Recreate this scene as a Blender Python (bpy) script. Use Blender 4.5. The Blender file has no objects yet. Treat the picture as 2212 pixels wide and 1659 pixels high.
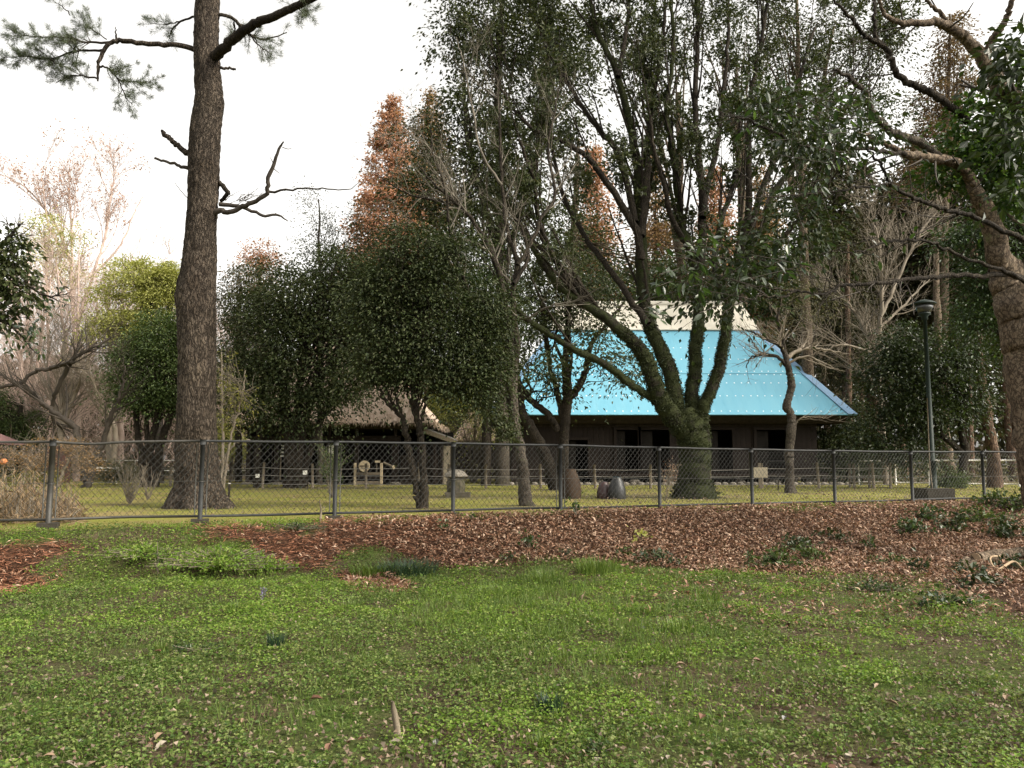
import bpy, math, random
import numpy as np
from mathutils import Vector

RG = np.random.default_rng(11)
random.seed(5)
SC = bpy.context.scene
COL = SC.collection

# ------------------------------------------------------------------ camera, sky, sun, exposure
EYE, F, HZ = 0.95, 1700.0, 1004.0           # eye height over the lawn, focal length and horizon in a 2212 px wide picture
PITCH = math.atan((HZ - 829.5) / F)
cam = bpy.data.cameras.new('camera')
cam.sensor_width = 36.0
cam.lens = F / 2212.0 * 36.0
cam.clip_start, cam.clip_end = 0.1, 1500.0
camo = bpy.data.objects.new('camera', cam)
camo.location = (0, 0, EYE)
camo.rotation_euler = (math.pi / 2 + PITCH, 0, 0)
COL.objects.link(camo)
SC.camera = camo

SUN_DIR = Vector((0.74, -0.30, 0.66)).normalized()      # towards the sun
w = bpy.data.worlds.new('World')
SC.world = w
w.use_nodes = True
nt = w.node_tree
nt.nodes.clear()
sky = nt.nodes.new('ShaderNodeTexSky')
sky.sky_type = 'NISHITA'
sky.sun_disc = False
sky.sun_elevation = math.asin(SUN_DIR.z)
sky.sun_rotation = math.atan2(SUN_DIR.x, SUN_DIR.y)
sky.air_density, sky.dust_density, sky.ozone_density = 1.0, 4.0, 1.0
hsv = nt.nodes.new('ShaderNodeHueSaturation')            # thin bright cloud: the blue nearly gone
hsv.inputs['Saturation'].default_value = 0.06
bg = nt.nodes.new('ShaderNodeBackground')
bg.inputs['Strength'].default_value = 0.15
out = nt.nodes.new('ShaderNodeOutputWorld')
nt.links.new(sky.outputs[0], hsv.inputs['Color'])
tint = nt.nodes.new('ShaderNodeMix')                      # a milky, faintly warm overcast
tint.data_type = 'RGBA'
tint.blend_type = 'MULTIPLY'
tint.inputs['Factor'].default_value = 1.0
tint.inputs['B'].default_value = (1.0, 0.97, 0.915, 1)
nt.links.new(hsv.outputs[0], tint.inputs['A'])
nt.links.new(tint.outputs['Result'], bg.inputs[0])
nt.links.new(bg.outputs[0], out.inputs[0])

sl = bpy.data.lights.new('sun', 'SUN')
sl.energy = 1.3
sl.angle = math.radians(13)
sl.color = (1.0, 0.88, 0.70)
so = bpy.data.objects.new('sun', sl)
so.rotation_euler = SUN_DIR.to_track_quat('Z', 'Y').to_euler()
so.location = (20, -20, 30)
COL.objects.link(so)

SC.view_settings.view_transform = 'Standard'
SC.view_settings.look = 'None'
SC.view_settings.exposure = 1.5
SC.view_settings.gamma = 1.0
SC.cycles.max_bounces = 6
SC.cycles.diffuse_bounces = 3
SC.cycles.glossy_bounces = 2
SC.cycles.transmission_bounces = 3
SC.cycles.transparent_max_bounces = 4

# ------------------------------------------------------------------ numeric helpers
CT, ST = math.cos(PITCH), math.sin(PITCH)


def P(vx, vy, d):
    """world point at depth d whose picture is (vx, vy) in the photo (2212 px wide)"""
    u, v = (vx - 1106.0) / F, (829.5 - vy) / F
    x, y, z = u, CT - ST * v, ST + CT * v
    k = d / y
    return np.array([x * k, d, EYE + z * k])


def proj(p):
    p = np.asarray(p, float)
    x, y, z = p[..., 0], p[..., 1], p[..., 2] - EYE
    f = CT * y + ST * z
    up = -ST * y + CT * z
    f = np.maximum(f, 1e-3)
    return 1106.0 + F * x / f, 829.5 - F * up / f


def _hash(ix, iy, seed):
    n = (ix * 374761393 + iy * 668265263 + seed * 1442695041).astype(np.int64)
    n = (n ^ (n >> 13)) * 1274126177
    n = n ^ (n >> 16)
    return (n & 0xffff) / 65535.0


def vnoise(x, y, seed=0):
    x, y = np.asarray(x, float), np.asarray(y, float)
    ix, iy = np.floor(x).astype(np.int64), np.floor(y).astype(np.int64)
    fx, fy = x - ix, y - iy
    fx, fy = fx * fx * (3 - 2 * fx), fy * fy * (3 - 2 * fy)
    a, b = _hash(ix, iy, seed), _hash(ix + 1, iy, seed)
    c, d = _hash(ix, iy + 1, seed), _hash(ix + 1, iy + 1, seed)
    return (a * (1 - fx) + b * fx) * (1 - fy) + (c * (1 - fx) + d * fx) * fy


def fbm(x, y, seed=0, o=4):
    s, a, t = 0, 1.0, 0
    for i in range(o):
        s = s + a * vnoise(np.asarray(x) * 2 ** i, np.asarray(y) * 2 ** i, seed + i)
        t += a
        a *= 0.55
    return s / t


def sstep(a, b, x):
    t = np.clip((np.asarray(x, float) - a) / (b - a), 0, 1)
    return t * t * (3 - 2 * t)


def in_poly(px, py, poly):
    r = np.zeros(np.shape(px), bool)
    n = len(poly)
    for i in range(n):
        x1, y1 = poly[i]
        x2, y2 = poly[(i + 1) % n]
        c = ((y1 > py) != (y2 > py)) & (px < (x2 - x1) * (py - y1) / ((y2 - y1) + 1e-9) + x1)
        r ^= c
    return r


def unit(v):
    return v / np.maximum(np.linalg.norm(v, axis=-1, keepdims=True), 1e-9)


# terrain: a lawn at z = 0 behind the chain-link fence, a bank in front of it, lower meadow towards the camera
FP0 = np.array([-6.9, 11.9])
FU = np.array([0.925, 0.38])
FN = np.array([0.38, -0.925])


def fence_st(x, y):
    dx, dy = np.asarray(x) - FP0[0], np.asarray(y) - FP0[1]
    return dx * FN[0] + dy * FN[1], dx * FU[0] + dy * FU[1]


def G(x, y):
    x, y = np.asarray(x, float), np.asarray(y, float)
    s, t = fence_st(x, y)
    k = sstep(0, 9, t)
    end = 1.9 + 1.8 * k
    z = -0.62 * sstep(0.25 + 0.35 * k, end, s)
    z = z + 0.10 * k * np.exp(-((s - 1.0) / 0.5) ** 2)
    z = z + 0.05 * (fbm(x * 0.6, y * 0.6, 3) - 0.5) * np.clip((s + 2) / 4, 0.15, 1)
    z = z + 0.10 * np.exp(-(((x + 4.0) / 0.8) ** 2 + ((y - 9.6) / 0.7) ** 2))
    far = np.clip((np.hypot(x, y) - 80) / 200, 0, 1)
    return z + far * 1.5 * (fbm(x * 0.01, y * 0.01, 9) - 0.5)


# ------------------------------------------------------------------ object helpers
def mk(name, verts, faces, mat, parent=None, smooth=False, loc=None):
    """one mesh object; verts are world coordinates, faces a list of (M,k) index arrays"""
    verts = np.ascontiguousarray(verts, dtype=np.float32).reshape(-1, 3)
    off = np.zeros(3, np.float32)
    if parent is not None:
        off = np.array(parent.get('_o', (0, 0, 0)), np.float32)
    elif loc is not None:
        off = np.array(loc, np.float32)
    me = bpy.data.meshes.new(name)
    me.vertices.add(len(verts))
    me.vertices.foreach_set('co', (verts - off).ravel())
    faces = [np.asarray(f, np.int32) for f in faces if len(f)]
    nl = sum(f.size for f in faces)
    nf = sum(len(f) for f in faces)
    me.loops.add(nl)
    me.loops.foreach_set('vertex_index', np.concatenate([f.ravel() for f in faces]))
    me.polygons.add(nf)
    st, c = [], 0
    for f in faces:
        st.append(np.arange(len(f), dtype=np.int32) * f.shape[1] + c)
        c += f.size
    me.polygons.foreach_set('loop_start', np.concatenate(st))
    me.polygons.foreach_set('use_smooth', np.full(nf, bool(smooth)))
    me.update(calc_edges=True)
    me.materials.append(mat)
    o = bpy.data.objects.new(name, me)
    COL.objects.link(o)
    if parent is not None:
        o.parent = parent
        o['_o'] = [float(a) for a in off]
    elif loc is not None:
        o.location = loc
        o['_o'] = [float(a) for a in off]
    return o


def tag(o, label=None, cat=None, group=None, kind=None):
    if label:
        o['label'] = label
    if cat:
        o['category'] = cat
    if group:
        o['group'] = group
    if kind:
        o['kind'] = kind
    return o


def thing(name, label, cat, loc, group=None):
    o = bpy.data.objects.new(name, None)
    o.empty_display_size = 0.3
    COL.objects.link(o)
    o.location = [float(a) for a in loc]
    o['_o'] = [float(a) for a in loc]
    return tag(o, label, cat, group)


class MB:
    """collects shapes into one mesh"""

    def __init__(self):
        self.v, self.f, self.n = [], {}, 0

    def add(self, v, fs):
        v = np.asarray(v, float).reshape(-1, 3)
        for f in fs:
            f = np.asarray(f, np.int64)
            if len(f):
                self.f.setdefault(f.shape[1], []).append(f + self.n)
        self.v.append(v)
        self.n += len(v)
        return self

    def box(self, c, s, rz=0.0):
        c = np.asarray(c, float)
        h = np.asarray(s, float) / 2
        v = np.array([[x, y, z] for z in (-1, 1) for y in (-1, 1) for x in (-1, 1)]) * h
        if rz:
            a, b = math.cos(rz), math.sin(rz)
            v = np.stack([v[:, 0] * a - v[:, 1] * b, v[:, 0] * b + v[:, 1] * a, v[:, 2]], 1)
        return self.add(v + c, [[[0, 2, 3, 1], [4, 5, 7, 6], [0, 1, 5, 4], [2, 6, 7, 3], [0, 4, 6, 2], [1, 3, 7, 5]]])

    def bar(self, a, b, w, h, up=(0, 0, 1)):
        a, b = np.asarray(a, float), np.asarray(b, float)
        t = unit(b - a)
        up = np.asarray(up, float)
        if abs(t @ up) > 0.95:
            up = np.array([0, 1.0, 0])
        s = unit(np.cross(t, up))
        u = np.cross(s, t)
        v = [p + s * i * w / 2 + u * j * h / 2 for p in (a, b) for i, j in ((-1, -1), (1, -1), (1, 1), (-1, 1))]
        return self.add(v, [[[0, 1, 2, 3], [7, 6, 5, 4], [0, 4, 5, 1], [1, 5, 6, 2], [2, 6, 7, 3], [3, 7, 4, 0]]])

    def tube(self, pts, rad, S=8, cap=True):
        pts = np.asarray(pts, float)
        rad = np.broadcast_to(np.asarray(rad, float), (len(pts),)).copy()
        v, f = tubes(pts[None], rad[None], S)
        fs = [f]
        self.add(v, fs)
        if cap:
            K = len(pts)
            b = self.n - len(v)
            self.f.setdefault(S, []).append(np.array([[b + i for i in range(S)][::-1]]))
            self.f.setdefault(S, []).append(np.array([[b + (K - 1) * S + i for i in range(S)]]))
        return self

    def lathe(self, c, prof, S=20, jit=0.0):
        c = np.asarray(c, float)
        a = np.arange(S) * 2 * math.pi / S
        v = []
        for r, z in prof:
            rr = r * (1 + jit * RG.standard_normal(S))
            v.append(np.stack([rr * np.cos(a), rr * np.sin(a), np.full(S, z)], 1) + c)
        K = len(prof)
        f = []
        for k in range(K - 1):
            for i in range(S):
                j = (i + 1) % S
                f.append([k * S + i, k * S + j, (k + 1) * S + j, (k + 1) * S + i])
        self.add(np.concatenate(v), [f])
        b = self.n - K * S
        self.f.setdefault(S, []).append(np.array([[b + i for i in range(S)][::-1]]))
        self.f.setdefault(S, []).append(np.array([[b + (K - 1) * S + i for i in range(S)]]))
        return self

    def poly(self, pts):
        return self.add(pts, [[list(range(len(pts)))]])

    def build(self, name, mat, parent=None, smooth=False, loc=None):
        fs = [np.concatenate(l) for l in self.f.values()]
        return mk(name, np.concatenate(self.v), fs, mat, parent, smooth, loc)


def tubes(paths, radii, S):
    paths = np.asarray(paths, float)
    N, K, _ = paths.shape
    t = unit(np.gradient(paths, axis=1))
    m = unit(t.mean(1))
    ref = np.where((np.abs(m[:, 2]) > 0.75)[:, None], np.array([1.0, 0.13, 0]), np.array([0.05, 0, 1.0]))
    n1 = unit(np.cross(t, ref[:, None, :]))
    n2 = np.cross(t, n1)
    a = np.arange(S) * 2 * math.pi / S
    ring = paths[:, :, None, :] + radii[:, :, None, None] * (np.cos(a)[None, None, :, None] * n1[:, :, None, :] + np.sin(a)[None, None, :, None] * n2[:, :, None, :])
    v = ring.reshape(-1, 3)
    n = np.arange(N)[:, None, None] * (K * S)
    k = np.arange(K - 1)[None, :, None] * S
    i = np.arange(S)[None, None, :]
    j = (np.arange(S)[None, None, :] + 1) % S
    f = np.stack([n + k + i, n + k + S + i, n + k + S + j, n + k + j], -1).reshape(-1, 4)
    return v, f


def spline(pts, m):
    pts = np.asarray(pts, float)
    n = len(pts)
    e = np.concatenate([[2 * pts[0] - pts[1]], pts, [2 * pts[-1] - pts[-2]]])
    t = np.linspace(0, n - 1 - 1e-6, m)
    i = t.astype(int)
    f = (t - i)[:, None]
    a, b, c, d = e[i], e[i + 1], e[i + 2], e[i + 3]
    return 0.5 * ((2 * b) + (c - a) * f + (2 * a - 5 * b + 4 * c - d) * f ** 2 + (3 * b - a - 3 * c + d) * f ** 3)


def limb(pts, d, r, d2=None, m=None, wob=0.0):
    """polyline in photo pixels -> world path and radii; r in pixels at the limb's depth"""
    n = len(pts)
    d2 = d if d2 is None else d2
    ds = np.linspace(d, d2, n)
    w3 = np.array([P(x, y, dd) for (x, y), dd in zip(pts, ds)])
    m = m or max(6, 3 * n)
    r = np.asarray(r, float) * (np.linspace(d, d2, len(r)) / F)
    rr = np.interp(np.linspace(0, 1, m), np.linspace(0, 1, len(r)), r)
    p = spline(w3, m)
    if wob:
        p[1:-1] += RG.standard_normal((m - 2, 3)) * wob
    return p, rr


def sample_paths(paths, radii, n, start, end=1.0, weight=None):
    N, K, _ = paths.shape
    L = np.linalg.norm(np.diff(paths, axis=1), axis=2).sum(1)
    pr = L / L.sum() if weight is None else weight / weight.sum()
    i = RG.choice(N, n, p=pr)
    t = RG.uniform(start, end, n) * (K - 1)
    k = np.minimum(t.astype(int), K - 2)
    f = (t - k)[:, None]
    p = paths[i, k] * (1 - f) + paths[i, k + 1] * f
    tg = unit(paths[i, k + 1] - paths[i, k])
    r = radii[i, k] * (1 - f[:, 0]) + radii[i, k + 1] * f[:, 0]
    return p, tg, r, t / (K - 1)


def grow(paths, radii, n, length, ang=(25, 55), up=0.1, bend=0.05, wig=0.12, K=5, start=0.25, rr=0.55, rmax=9, rmin=0.003, tip=0.35):
    p, tg, r, t = sample_paths(paths, radii, n, start)
    v = RG.standard_normal((n, 3))
    perp = unit(v - (v * tg).sum(1, keepdims=True) * tg)
    a = np.radians(RG.uniform(ang[0], ang[1], n))[:, None]
    d = unit(np.cos(a) * tg + np.sin(a) * perp + np.array([0, 0, up]))
    L = RG.uniform(length[0], length[1], n) * (1.15 - 0.5 * t)
    out = np.zeros((n, K, 3))
    out[:, 0] = p
    st = (L / (K - 1))[:, None]
    for k in range(1, K):
        d = unit(d + wig * RG.standard_normal((n, 3)) + np.array([0, 0, bend]))
        out[:, k] = out[:, k - 1] + d * st
    r0 = np.clip(r * rr * RG.uniform(0.7, 1.0, n), rmin, rmax)
    return out, r0[:, None] * np.linspace(1, tip, K)[None, :]


def leafset(p, d, l, wd, fold=0.12, roll=None):
    """rhombic leaves: 4 verts, one folded quad each"""
    n = len(p)
    d = unit(d)
    l = np.broadcast_to(np.asarray(l, float), (n,))[:, None]
    wd = np.broadcast_to(np.asarray(wd, float), (n,))[:, None]
    v = RG.standard_normal((n, 3)) if roll is None else roll
    s = unit(np.cross(d, v))
    nn = np.cross(s, d)
    q = np.stack([p, p + d * l * 0.45 + s * wd * 0.5 + nn * wd * fold * 2, p + d * l, p + d * l * 0.45 - s * wd * 0.5 + nn * wd * fold * 2], 1)
    return q.reshape(-1, 3), np.arange(4 * n).reshape(-1, 4)


def leaves_on(paths, radii, n, l, wd, start=0.3, jit=0.03, droop=-0.1, along=0.6, up=False):
    p, tg, r, t = sample_paths(paths, radii, n, start)
    p = p + RG.standard_normal((n, 3)) * jit
    d = along * tg + RG.standard_normal((n, 3)) * 0.6 + np.array([0, 0, droop])
    sz = RG.uniform(0.65, 1.2, n)
    roll = RG.standard_normal((n, 3)) * 0.6 + np.array([0, 0, 1.0]) if up else None
    return leafset(p, d, l * sz, wd * sz, roll=roll)


def merge(parts):
    v, f, n = [], [], 0
    for a, b in parts:
        v.append(a)
        f.append(b + n)
        n += len(a)
    return np.concatenate(v), [np.concatenate(f)]


def stack(lst):
    """(K,3) paths of different K -> one (N,K,3) array"""
    K = 12
    ps, rs = [], []
    for p, r in lst:
        i = np.linspace(0, len(p) - 1, K)
        ps.append(np.stack([np.interp(i, np.arange(len(p)), p[:, c]) for c in range(3)], 1))
        rs.append(np.interp(i, np.arange(len(p)), r))
    return np.array(ps), np.array(rs)


# ------------------------------------------------------------------ materials
def nodes(name):
    m = bpy.data.materials.new(name)
    m.use_nodes = True
    t = m.node_tree
    b = t.nodes['Principled BSDF']
    return m, t, b


def ramp(t, fac, cols, lo=0.0, hi=1.0):
    r = t.nodes.new('ShaderNodeValToRGB')
    e = r.color_ramp.elements
    while len(e) < len(cols):
        e.new(0.5)
    for i, c in enumerate(cols):
        e[i].position = lo + (hi - lo) * i / max(1, len(cols) - 1)
        e[i].color = (c[0], c[1], c[2], 1)
    t.links.new(fac, r.inputs[0])
    return r.outputs[0]


def surf(name, cols, scale=4.0, rough=0.8, spec=0.3, bump=0.0, bscale=None, stretch=(1, 1, 1), detail=6, lo=0.3, hi=0.7, metal=0.0, dist=0.02):
    m, t, b = nodes(name)
    tc = t.nodes.new('ShaderNodeTexCoord')
    mp = t.nodes.new('ShaderNodeMapping')
    mp.inputs['Scale'].default_value = stretch
    t.links.new(tc.outputs['Object'], mp.inputs[0])
    n = t.nodes.new('ShaderNodeTexNoise')
    n.inputs['Scale'].default_value = scale
    n.inputs['Detail'].default_value = detail
    n.inputs['Roughness'].default_value = 0.65
    t.links.new(mp.outputs[0], n.inputs['Vector'])
    t.links.new(ramp(t, n.outputs['Fac'], cols, lo, hi), b.inputs['Base Color'])
    b.inputs['Roughness'].default_value = rough
    b.inputs['Specular IOR Level'].default_value = spec
    b.inputs['Metallic'].default_value = metal
    if bump:
        n2 = t.nodes.new('ShaderNodeTexNoise')
        n2.inputs['Scale'].default_value = bscale or scale * 4
        n2.inputs['Detail'].default_value = 8
        t.links.new(mp.outputs[0], n2.inputs['Vector'])
        bp = t.nodes.new('ShaderNodeBump')
        bp.inputs['Strength'].default_value = bump
        bp.inputs['Distance'].default_value = dist
        t.links.new(n2.outputs['Fac'], bp.inputs['Height'])
        t.links.new(bp.outputs[0], b.inputs['Normal'])
    return m


def bark(name, cols, scale=9.0, stretch=(1, 1, 0.28), bump=0.8, moss=None, mossamt=0.5, dist=0.03, k=0.62):
    cols = [tuple(a * k for a in c) for c in cols]
    """plated bark: stretched cells with dark cracks, optional patches of moss"""
    m, t, b = nodes(name)
    tc = t.nodes.new('ShaderNodeTexCoord')
    mp = t.nodes.new('ShaderNodeMapping')
    mp.inputs['Scale'].default_value = stretch
    t.links.new(tc.outputs['Object'], mp.inputs[0])
    n0 = t.nodes.new('ShaderNodeTexNoise')
    n0.inputs['Scale'].default_value = scale * 0.8
    n0.inputs['Detail'].default_value = 4
    t.links.new(mp.outputs[0], n0.inputs['Vector'])
    mx = t.nodes.new('ShaderNodeVectorMath')
    mx.operation = 'MULTIPLY_ADD'
    mx.inputs[1].default_value = (0.22, 0.22, 0.22)
    t.links.new(n0.outputs['Color'], mx.inputs[0])
    t.links.new(mp.outputs[0], mx.inputs[2])
    vo = t.nodes.new('ShaderNodeTexVoronoi')
    vo.feature = 'DISTANCE_TO_EDGE'
    vo.inputs['Scale'].default_value = scale
    t.links.new(mx.outputs[0], vo.inputs['Vector'])
    n = t.nodes.new('ShaderNodeTexNoise')
    n.inputs['Scale'].default_value = scale * 1.5
    n.inputs['Detail'].default_value = 8
    n.inputs['Roughness'].default_value = 0.7
    t.links.new(mp.outputs[0], n.inputs['Vector'])
    c = ramp(t, n.outputs['Fac'], cols, 0.32, 0.68)
    crack = t.nodes.new('ShaderNodeMapRange')
    crack.inputs['From Min'].default_value = 0.0
    crack.inputs['From Max'].default_value = 0.2
    crack.inputs['To Min'].default_value = 0.25
    t.links.new(vo.outputs['Distance'], crack.inputs['Value'])
    mul = t.nodes.new('ShaderNodeMix')
    mul.data_type = 'RGBA'
    mul.blend_type = 'MULTIPLY'
    mul.inputs['Factor'].default_value = 1.0
    t.links.new(c, mul.inputs['A'])
    t.links.new(crack.outputs[0], mul.inputs['B'])
    drift = t.nodes.new('ShaderNodeTexNoise')
    drift.inputs['Scale'].default_value = 1.7
    drift.inputs['Detail'].default_value = 5
    t.links.new(tc.outputs['Object'], drift.inputs['Vector'])
    dm = t.nodes.new('ShaderNodeMix')
    dm.data_type = 'RGBA'
    dm.blend_type = 'MULTIPLY'
    dm.inputs['Factor'].default_value = 1.0
    t.links.new(mul.outputs['Result'], dm.inputs['A'])
    t.links.new(ramp(t, drift.outputs['Fac'], [(.5, .47, .42), (1, 1, 1), (1.25, 1.25, 1.2)], .3, .72), dm.inputs['B'])
    col = dm.outputs['Result']
    if moss:
        n3 = t.nodes.new('ShaderNodeTexNoise')
        n3.inputs['Scale'].default_value = 2.2
        n3.inputs['Detail'].default_value = 7
        n3.inputs['Roughness'].default_value = 0.75
        t.links.new(tc.outputs['Object'], n3.inputs['Vector'])
        mr = t.nodes.new('ShaderNodeMapRange')
        mr.inputs['From Min'].default_value = 0.72 - mossamt * 0.5
        mr.inputs['From Max'].default_value = 0.82 - mossamt * 0.5
        t.links.new(n3.outputs['Fac'], mr.inputs['Value'])
        m2 = t.nodes.new('ShaderNodeMix')
        m2.data_type = 'RGBA'
        t.links.new(mr.outputs[0], m2.inputs['Factor'])
        t.links.new(col, m2.inputs['A'])
        m2.inputs['B'].default_value = (*moss, 1)
        col = m2.outputs['Result']
    t.links.new(col, b.inputs['Base Color'])
    b.inputs['Roughness'].default_value = 0.9
    b.inputs['Specular IOR Level'].default_value = 0.15
    add = t.nodes.new('ShaderNodeMath')
    add.operation = 'MULTIPLY_ADD'
    add.inputs[1].default_value = 0.35
    t.links.new(n.outputs['Fac'], add.inputs[0])
    mn = t.nodes.new('ShaderNodeMath')
    mn.operation = 'MINIMUM'
    mn.inputs[1].default_value = 0.22
    t.links.new(vo.outputs['Distance'], mn.inputs[0])
    t.links.new(mn.outputs[0], add.inputs[2])
    bp = t.nodes.new('ShaderNodeBump')
    bp.inputs['Strength'].default_value = bump
    bp.inputs['Distance'].default_value = dist * 4
    t.links.new(add.outputs[0], bp.inputs['Height'])
    t.links.new(bp.outputs[0], b.inputs['Normal'])
    return m


def leafmat(name, cols, rough=0.45, spec=0.4, trans=0.3, tint=1.0, k=0.68):
    cols = [tuple(a * k for a in c) for c in cols]
    """every leaf its own shade, light through the blade"""
    m, t, b = nodes(name)
    g = t.nodes.new('ShaderNodeNewGeometry')
    c = ramp(t, g.outputs['Random Per Island'], cols)
    t.links.new(c, b.inputs['Base Color'])
    b.inputs['Roughness'].default_value = rough
    b.inputs['Specular IOR Level'].default_value = spec
    if trans:
        tr = t.nodes.new('ShaderNodeBsdfTranslucent')
        mm = t.nodes.new('ShaderNodeMix')
        mm.data_type = 'RGBA'
        mm.blend_type = 'MULTIPLY'
        mm.inputs['Factor'].default_value = 1.0
        t.links.new(c, mm.inputs['A'])
        mm.inputs['B'].default_value = (1.15 * tint, 1.2 * tint, 0.6 * tint, 1)
        t.links.new(mm.outputs['Result'], tr.inputs['Color'])
        ms = t.nodes.new('ShaderNodeMixShader')
        ms.inputs[0].default_value = trans
        t.links.new(b.outputs[0], ms.inputs[1])
        t.links.new(tr.outputs[0], ms.inputs[2])
        o = [x for x in t.nodes if x.type == 'OUTPUT_MATERIAL'][0]
        t.links.new(ms.outputs[0], o.inputs[0])
    return m


M = {}
M['pine_bark'] = bark('pine_bark', [(0.056, 0.04, 0.0288), (0.124, 0.0976, 0.0736), (0.2, 0.164, 0.128)], 15, (1, 1, 0.3), 1.0)
M['moss_bark'] = bark('moss_bark', [(0.0259, 0.0219, 0.015), (0.0576, 0.049, 0.0346), (0.0922, 0.0806, 0.0634)], 22, (1, 1, 0.4), 0.8, (0.03, 0.036, 0.012), 0.62)
M['grey_bark'] = bark('grey_bark', [(0.06, 0.048, 0.036), (0.12, 0.1, 0.078), (0.22, 0.19, 0.15)], 18, (1, 1, 0.4), 0.6, (0.05, 0.052, 0.026), 0.3)
M['dark_bark'] = bark('dark_bark', [(0.0298, 0.0238, 0.017), (0.0595, 0.0476, 0.034), (0.0935, 0.0765, 0.0561)], 18, (1, 1, 0.35), 0.6)
M['brown_bark'] = bark('brown_bark', [(0.11, 0.07, 0.045), (0.2, 0.13, 0.088), (0.3, 0.21, 0.15)], 12, (1, 1, 0.25), 0.6)
M['tan_bark'] = bark('tan_bark', [(0.1476, 0.1084, 0.0756), (0.246, 0.1858, 0.131), (0.3542, 0.289, 0.2117)], 13, (1, 1, 0.7), 0.35, (0.12, 0.12, 0.06), 0.22, 0.015)
M['twig_grey'] = surf('twig_grey', [(0.066, 0.0553, 0.0405), (0.156, 0.1368, 0.1053)], 3)
M['twig_pink'] = surf('twig_pink', [(0.301, 0.22, 0.1853), (0.4863, 0.3821, 0.3242)], 1.5)  # paled so the twig colour itself carries the distant haze
M['twig_tan'] = surf('twig_tan', [(0.119, 0.0942, 0.0645), (0.2083, 0.1786, 0.1389)], 1.5)
M['twig_dark'] = surf('twig_dark', [(0.025, 0.02, 0.015), (0.05, 0.04, 0.03)], 3)
M['leaf_dark'] = leafmat('leaf_dark', [(0.019, 0.030, 0.010), (0.038, 0.056, 0.017), (0.066, 0.085, 0.028), (0.085, 0.092, 0.042)], 0.55, 0.22, 0.2)
M['leaf_deep'] = leafmat('leaf_deep', [(0.025, 0.036, 0.011), (0.043, 0.060, 0.017), (0.070, 0.088, 0.027), (0.09, 0.094, 0.04)], 0.5, 0.26, 0.24)
M['leaf_mid'] = leafmat('leaf_mid', [(0.025, 0.05, 0.014), (0.045, 0.085, 0.02), (0.075, 0.125, 0.03)], 0.4, 0.45, 0.3)
M['leaf_gloss'] = leafmat('leaf_gloss', [(0.02, 0.034, 0.010), (0.036, 0.058, 0.016), (0.064, 0.09, 0.026)], 0.4, 0.38, 0.25)
M['leaf_lime'] = leafmat('leaf_lime', [(0.24, 0.26, 0.06), (0.36, 0.37, 0.10), (0.46, 0.45, 0.16)], 0.55, 0.3, 0.3, 1.0, .9)
M['leaf_green'] = leafmat('leaf_green', [(0.035, 0.062, 0.015), (0.07, 0.11, 0.026), (0.125, 0.165, 0.05)], 0.48, 0.3, 0.28)
M['leaf_olive'] = leafmat('leaf_olive', [(0.07, 0.075, 0.035), (0.12, 0.12, 0.06), (0.2, 0.17, 0.1)], 0.6, 0.3, 0.25, 1.0)
M['leaf_yellow'] = leafmat('leaf_yellow', [(0.16, 0.155, 0.03), (0.28, 0.26, 0.06), (0.12, 0.14, 0.03)], 0.5, 0.3, 0.35)
M['leaf_rust'] = leafmat('leaf_rust', [(0.32, 0.155, 0.09), (0.46, 0.24, 0.15), (0.56, 0.33, 0.22)], 0.7, 0.2, 0.3, 0.9, .8)
M['leaf_ochre'] = leafmat('leaf_ochre', [(0.24, 0.145, 0.07), (0.34, 0.215, 0.11), (0.28, 0.2, 0.13)], 0.7, 0.2, 0.3, 0.9, .8)
M['leaf_brown'] = leafmat('leaf_brown', [(0.16, 0.10, 0.06), (0.26, 0.17, 0.11), (0.2, 0.16, 0.10)], 0.7, 0.2, 0.3, 0.9)
M['needle'] = leafmat('needle', [(0.06, 0.085, 0.045), (0.10, 0.13, 0.07), (0.15, 0.17, 0.10)], 0.5, 0.3, 0.2, 1.0)
M['cedar'] = leafmat('cedar', [(0.03, 0.034, 0.012), (0.06, 0.06, 0.022), (0.10, 0.085, 0.04)], 0.65, 0.2, 0.15)
M['clover'] = leafmat('clover', [(0.032, 0.06, 0.011), (0.06, 0.11, 0.018), (0.10, 0.155, 0.03), (0.17, 0.20, 0.065), (0.08, 0.09, 0.034)], 0.55, 0.25, 0.35, 1.0, 1.05)
M['herb'] = leafmat('herb', [(0.07, 0.135, 0.015), (0.115, 0.20, 0.024), (0.17, 0.255, 0.042), (0.23, 0.25, 0.08)], 0.55, 0.25, 0.4, 1.0, 1.0)
M['grass'] = leafmat('grass', [(0.06, 0.11, 0.02), (0.11, 0.17, 0.03), (0.17, 0.22, 0.06)], 0.5, 0.3, 0.35, 1.0, .85)
M['grass_blue'] = leafmat('grass_blue', [(0.02, 0.05, 0.025), (0.035, 0.075, 0.035), (0.06, 0.1, 0.05)], 0.45, 0.4, 0.2)
M['lawn_grass'] = leafmat('lawn_grass', [(0.14, 0.155, 0.03), (0.22, 0.225, 0.05), (0.32, 0.29, 0.11)], 0.6, 0.2, 0.35, 1.0, .95)
M['litter'] = leafmat('litter', [(0.12, 0.058, 0.033), (0.22, 0.12, 0.072), (0.33, 0.20, 0.13), (0.04, 0.02, 0.012), (0.48, 0.34, 0.24), (0.06, 0.03, 0.017), (0.18, 0.085, 0.045), (0.03, 0.016, 0.01)], 0.6, 0.25, 0.1, 0.8, 0.95)
M['needle_litter'] = leafmat('needle_litter', [(0.2, 0.085, 0.045), (0.32, 0.14, 0.08), (0.42, 0.21, 0.13)], 0.7, 0.2, 0.1, 0.8, 0.95)
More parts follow.
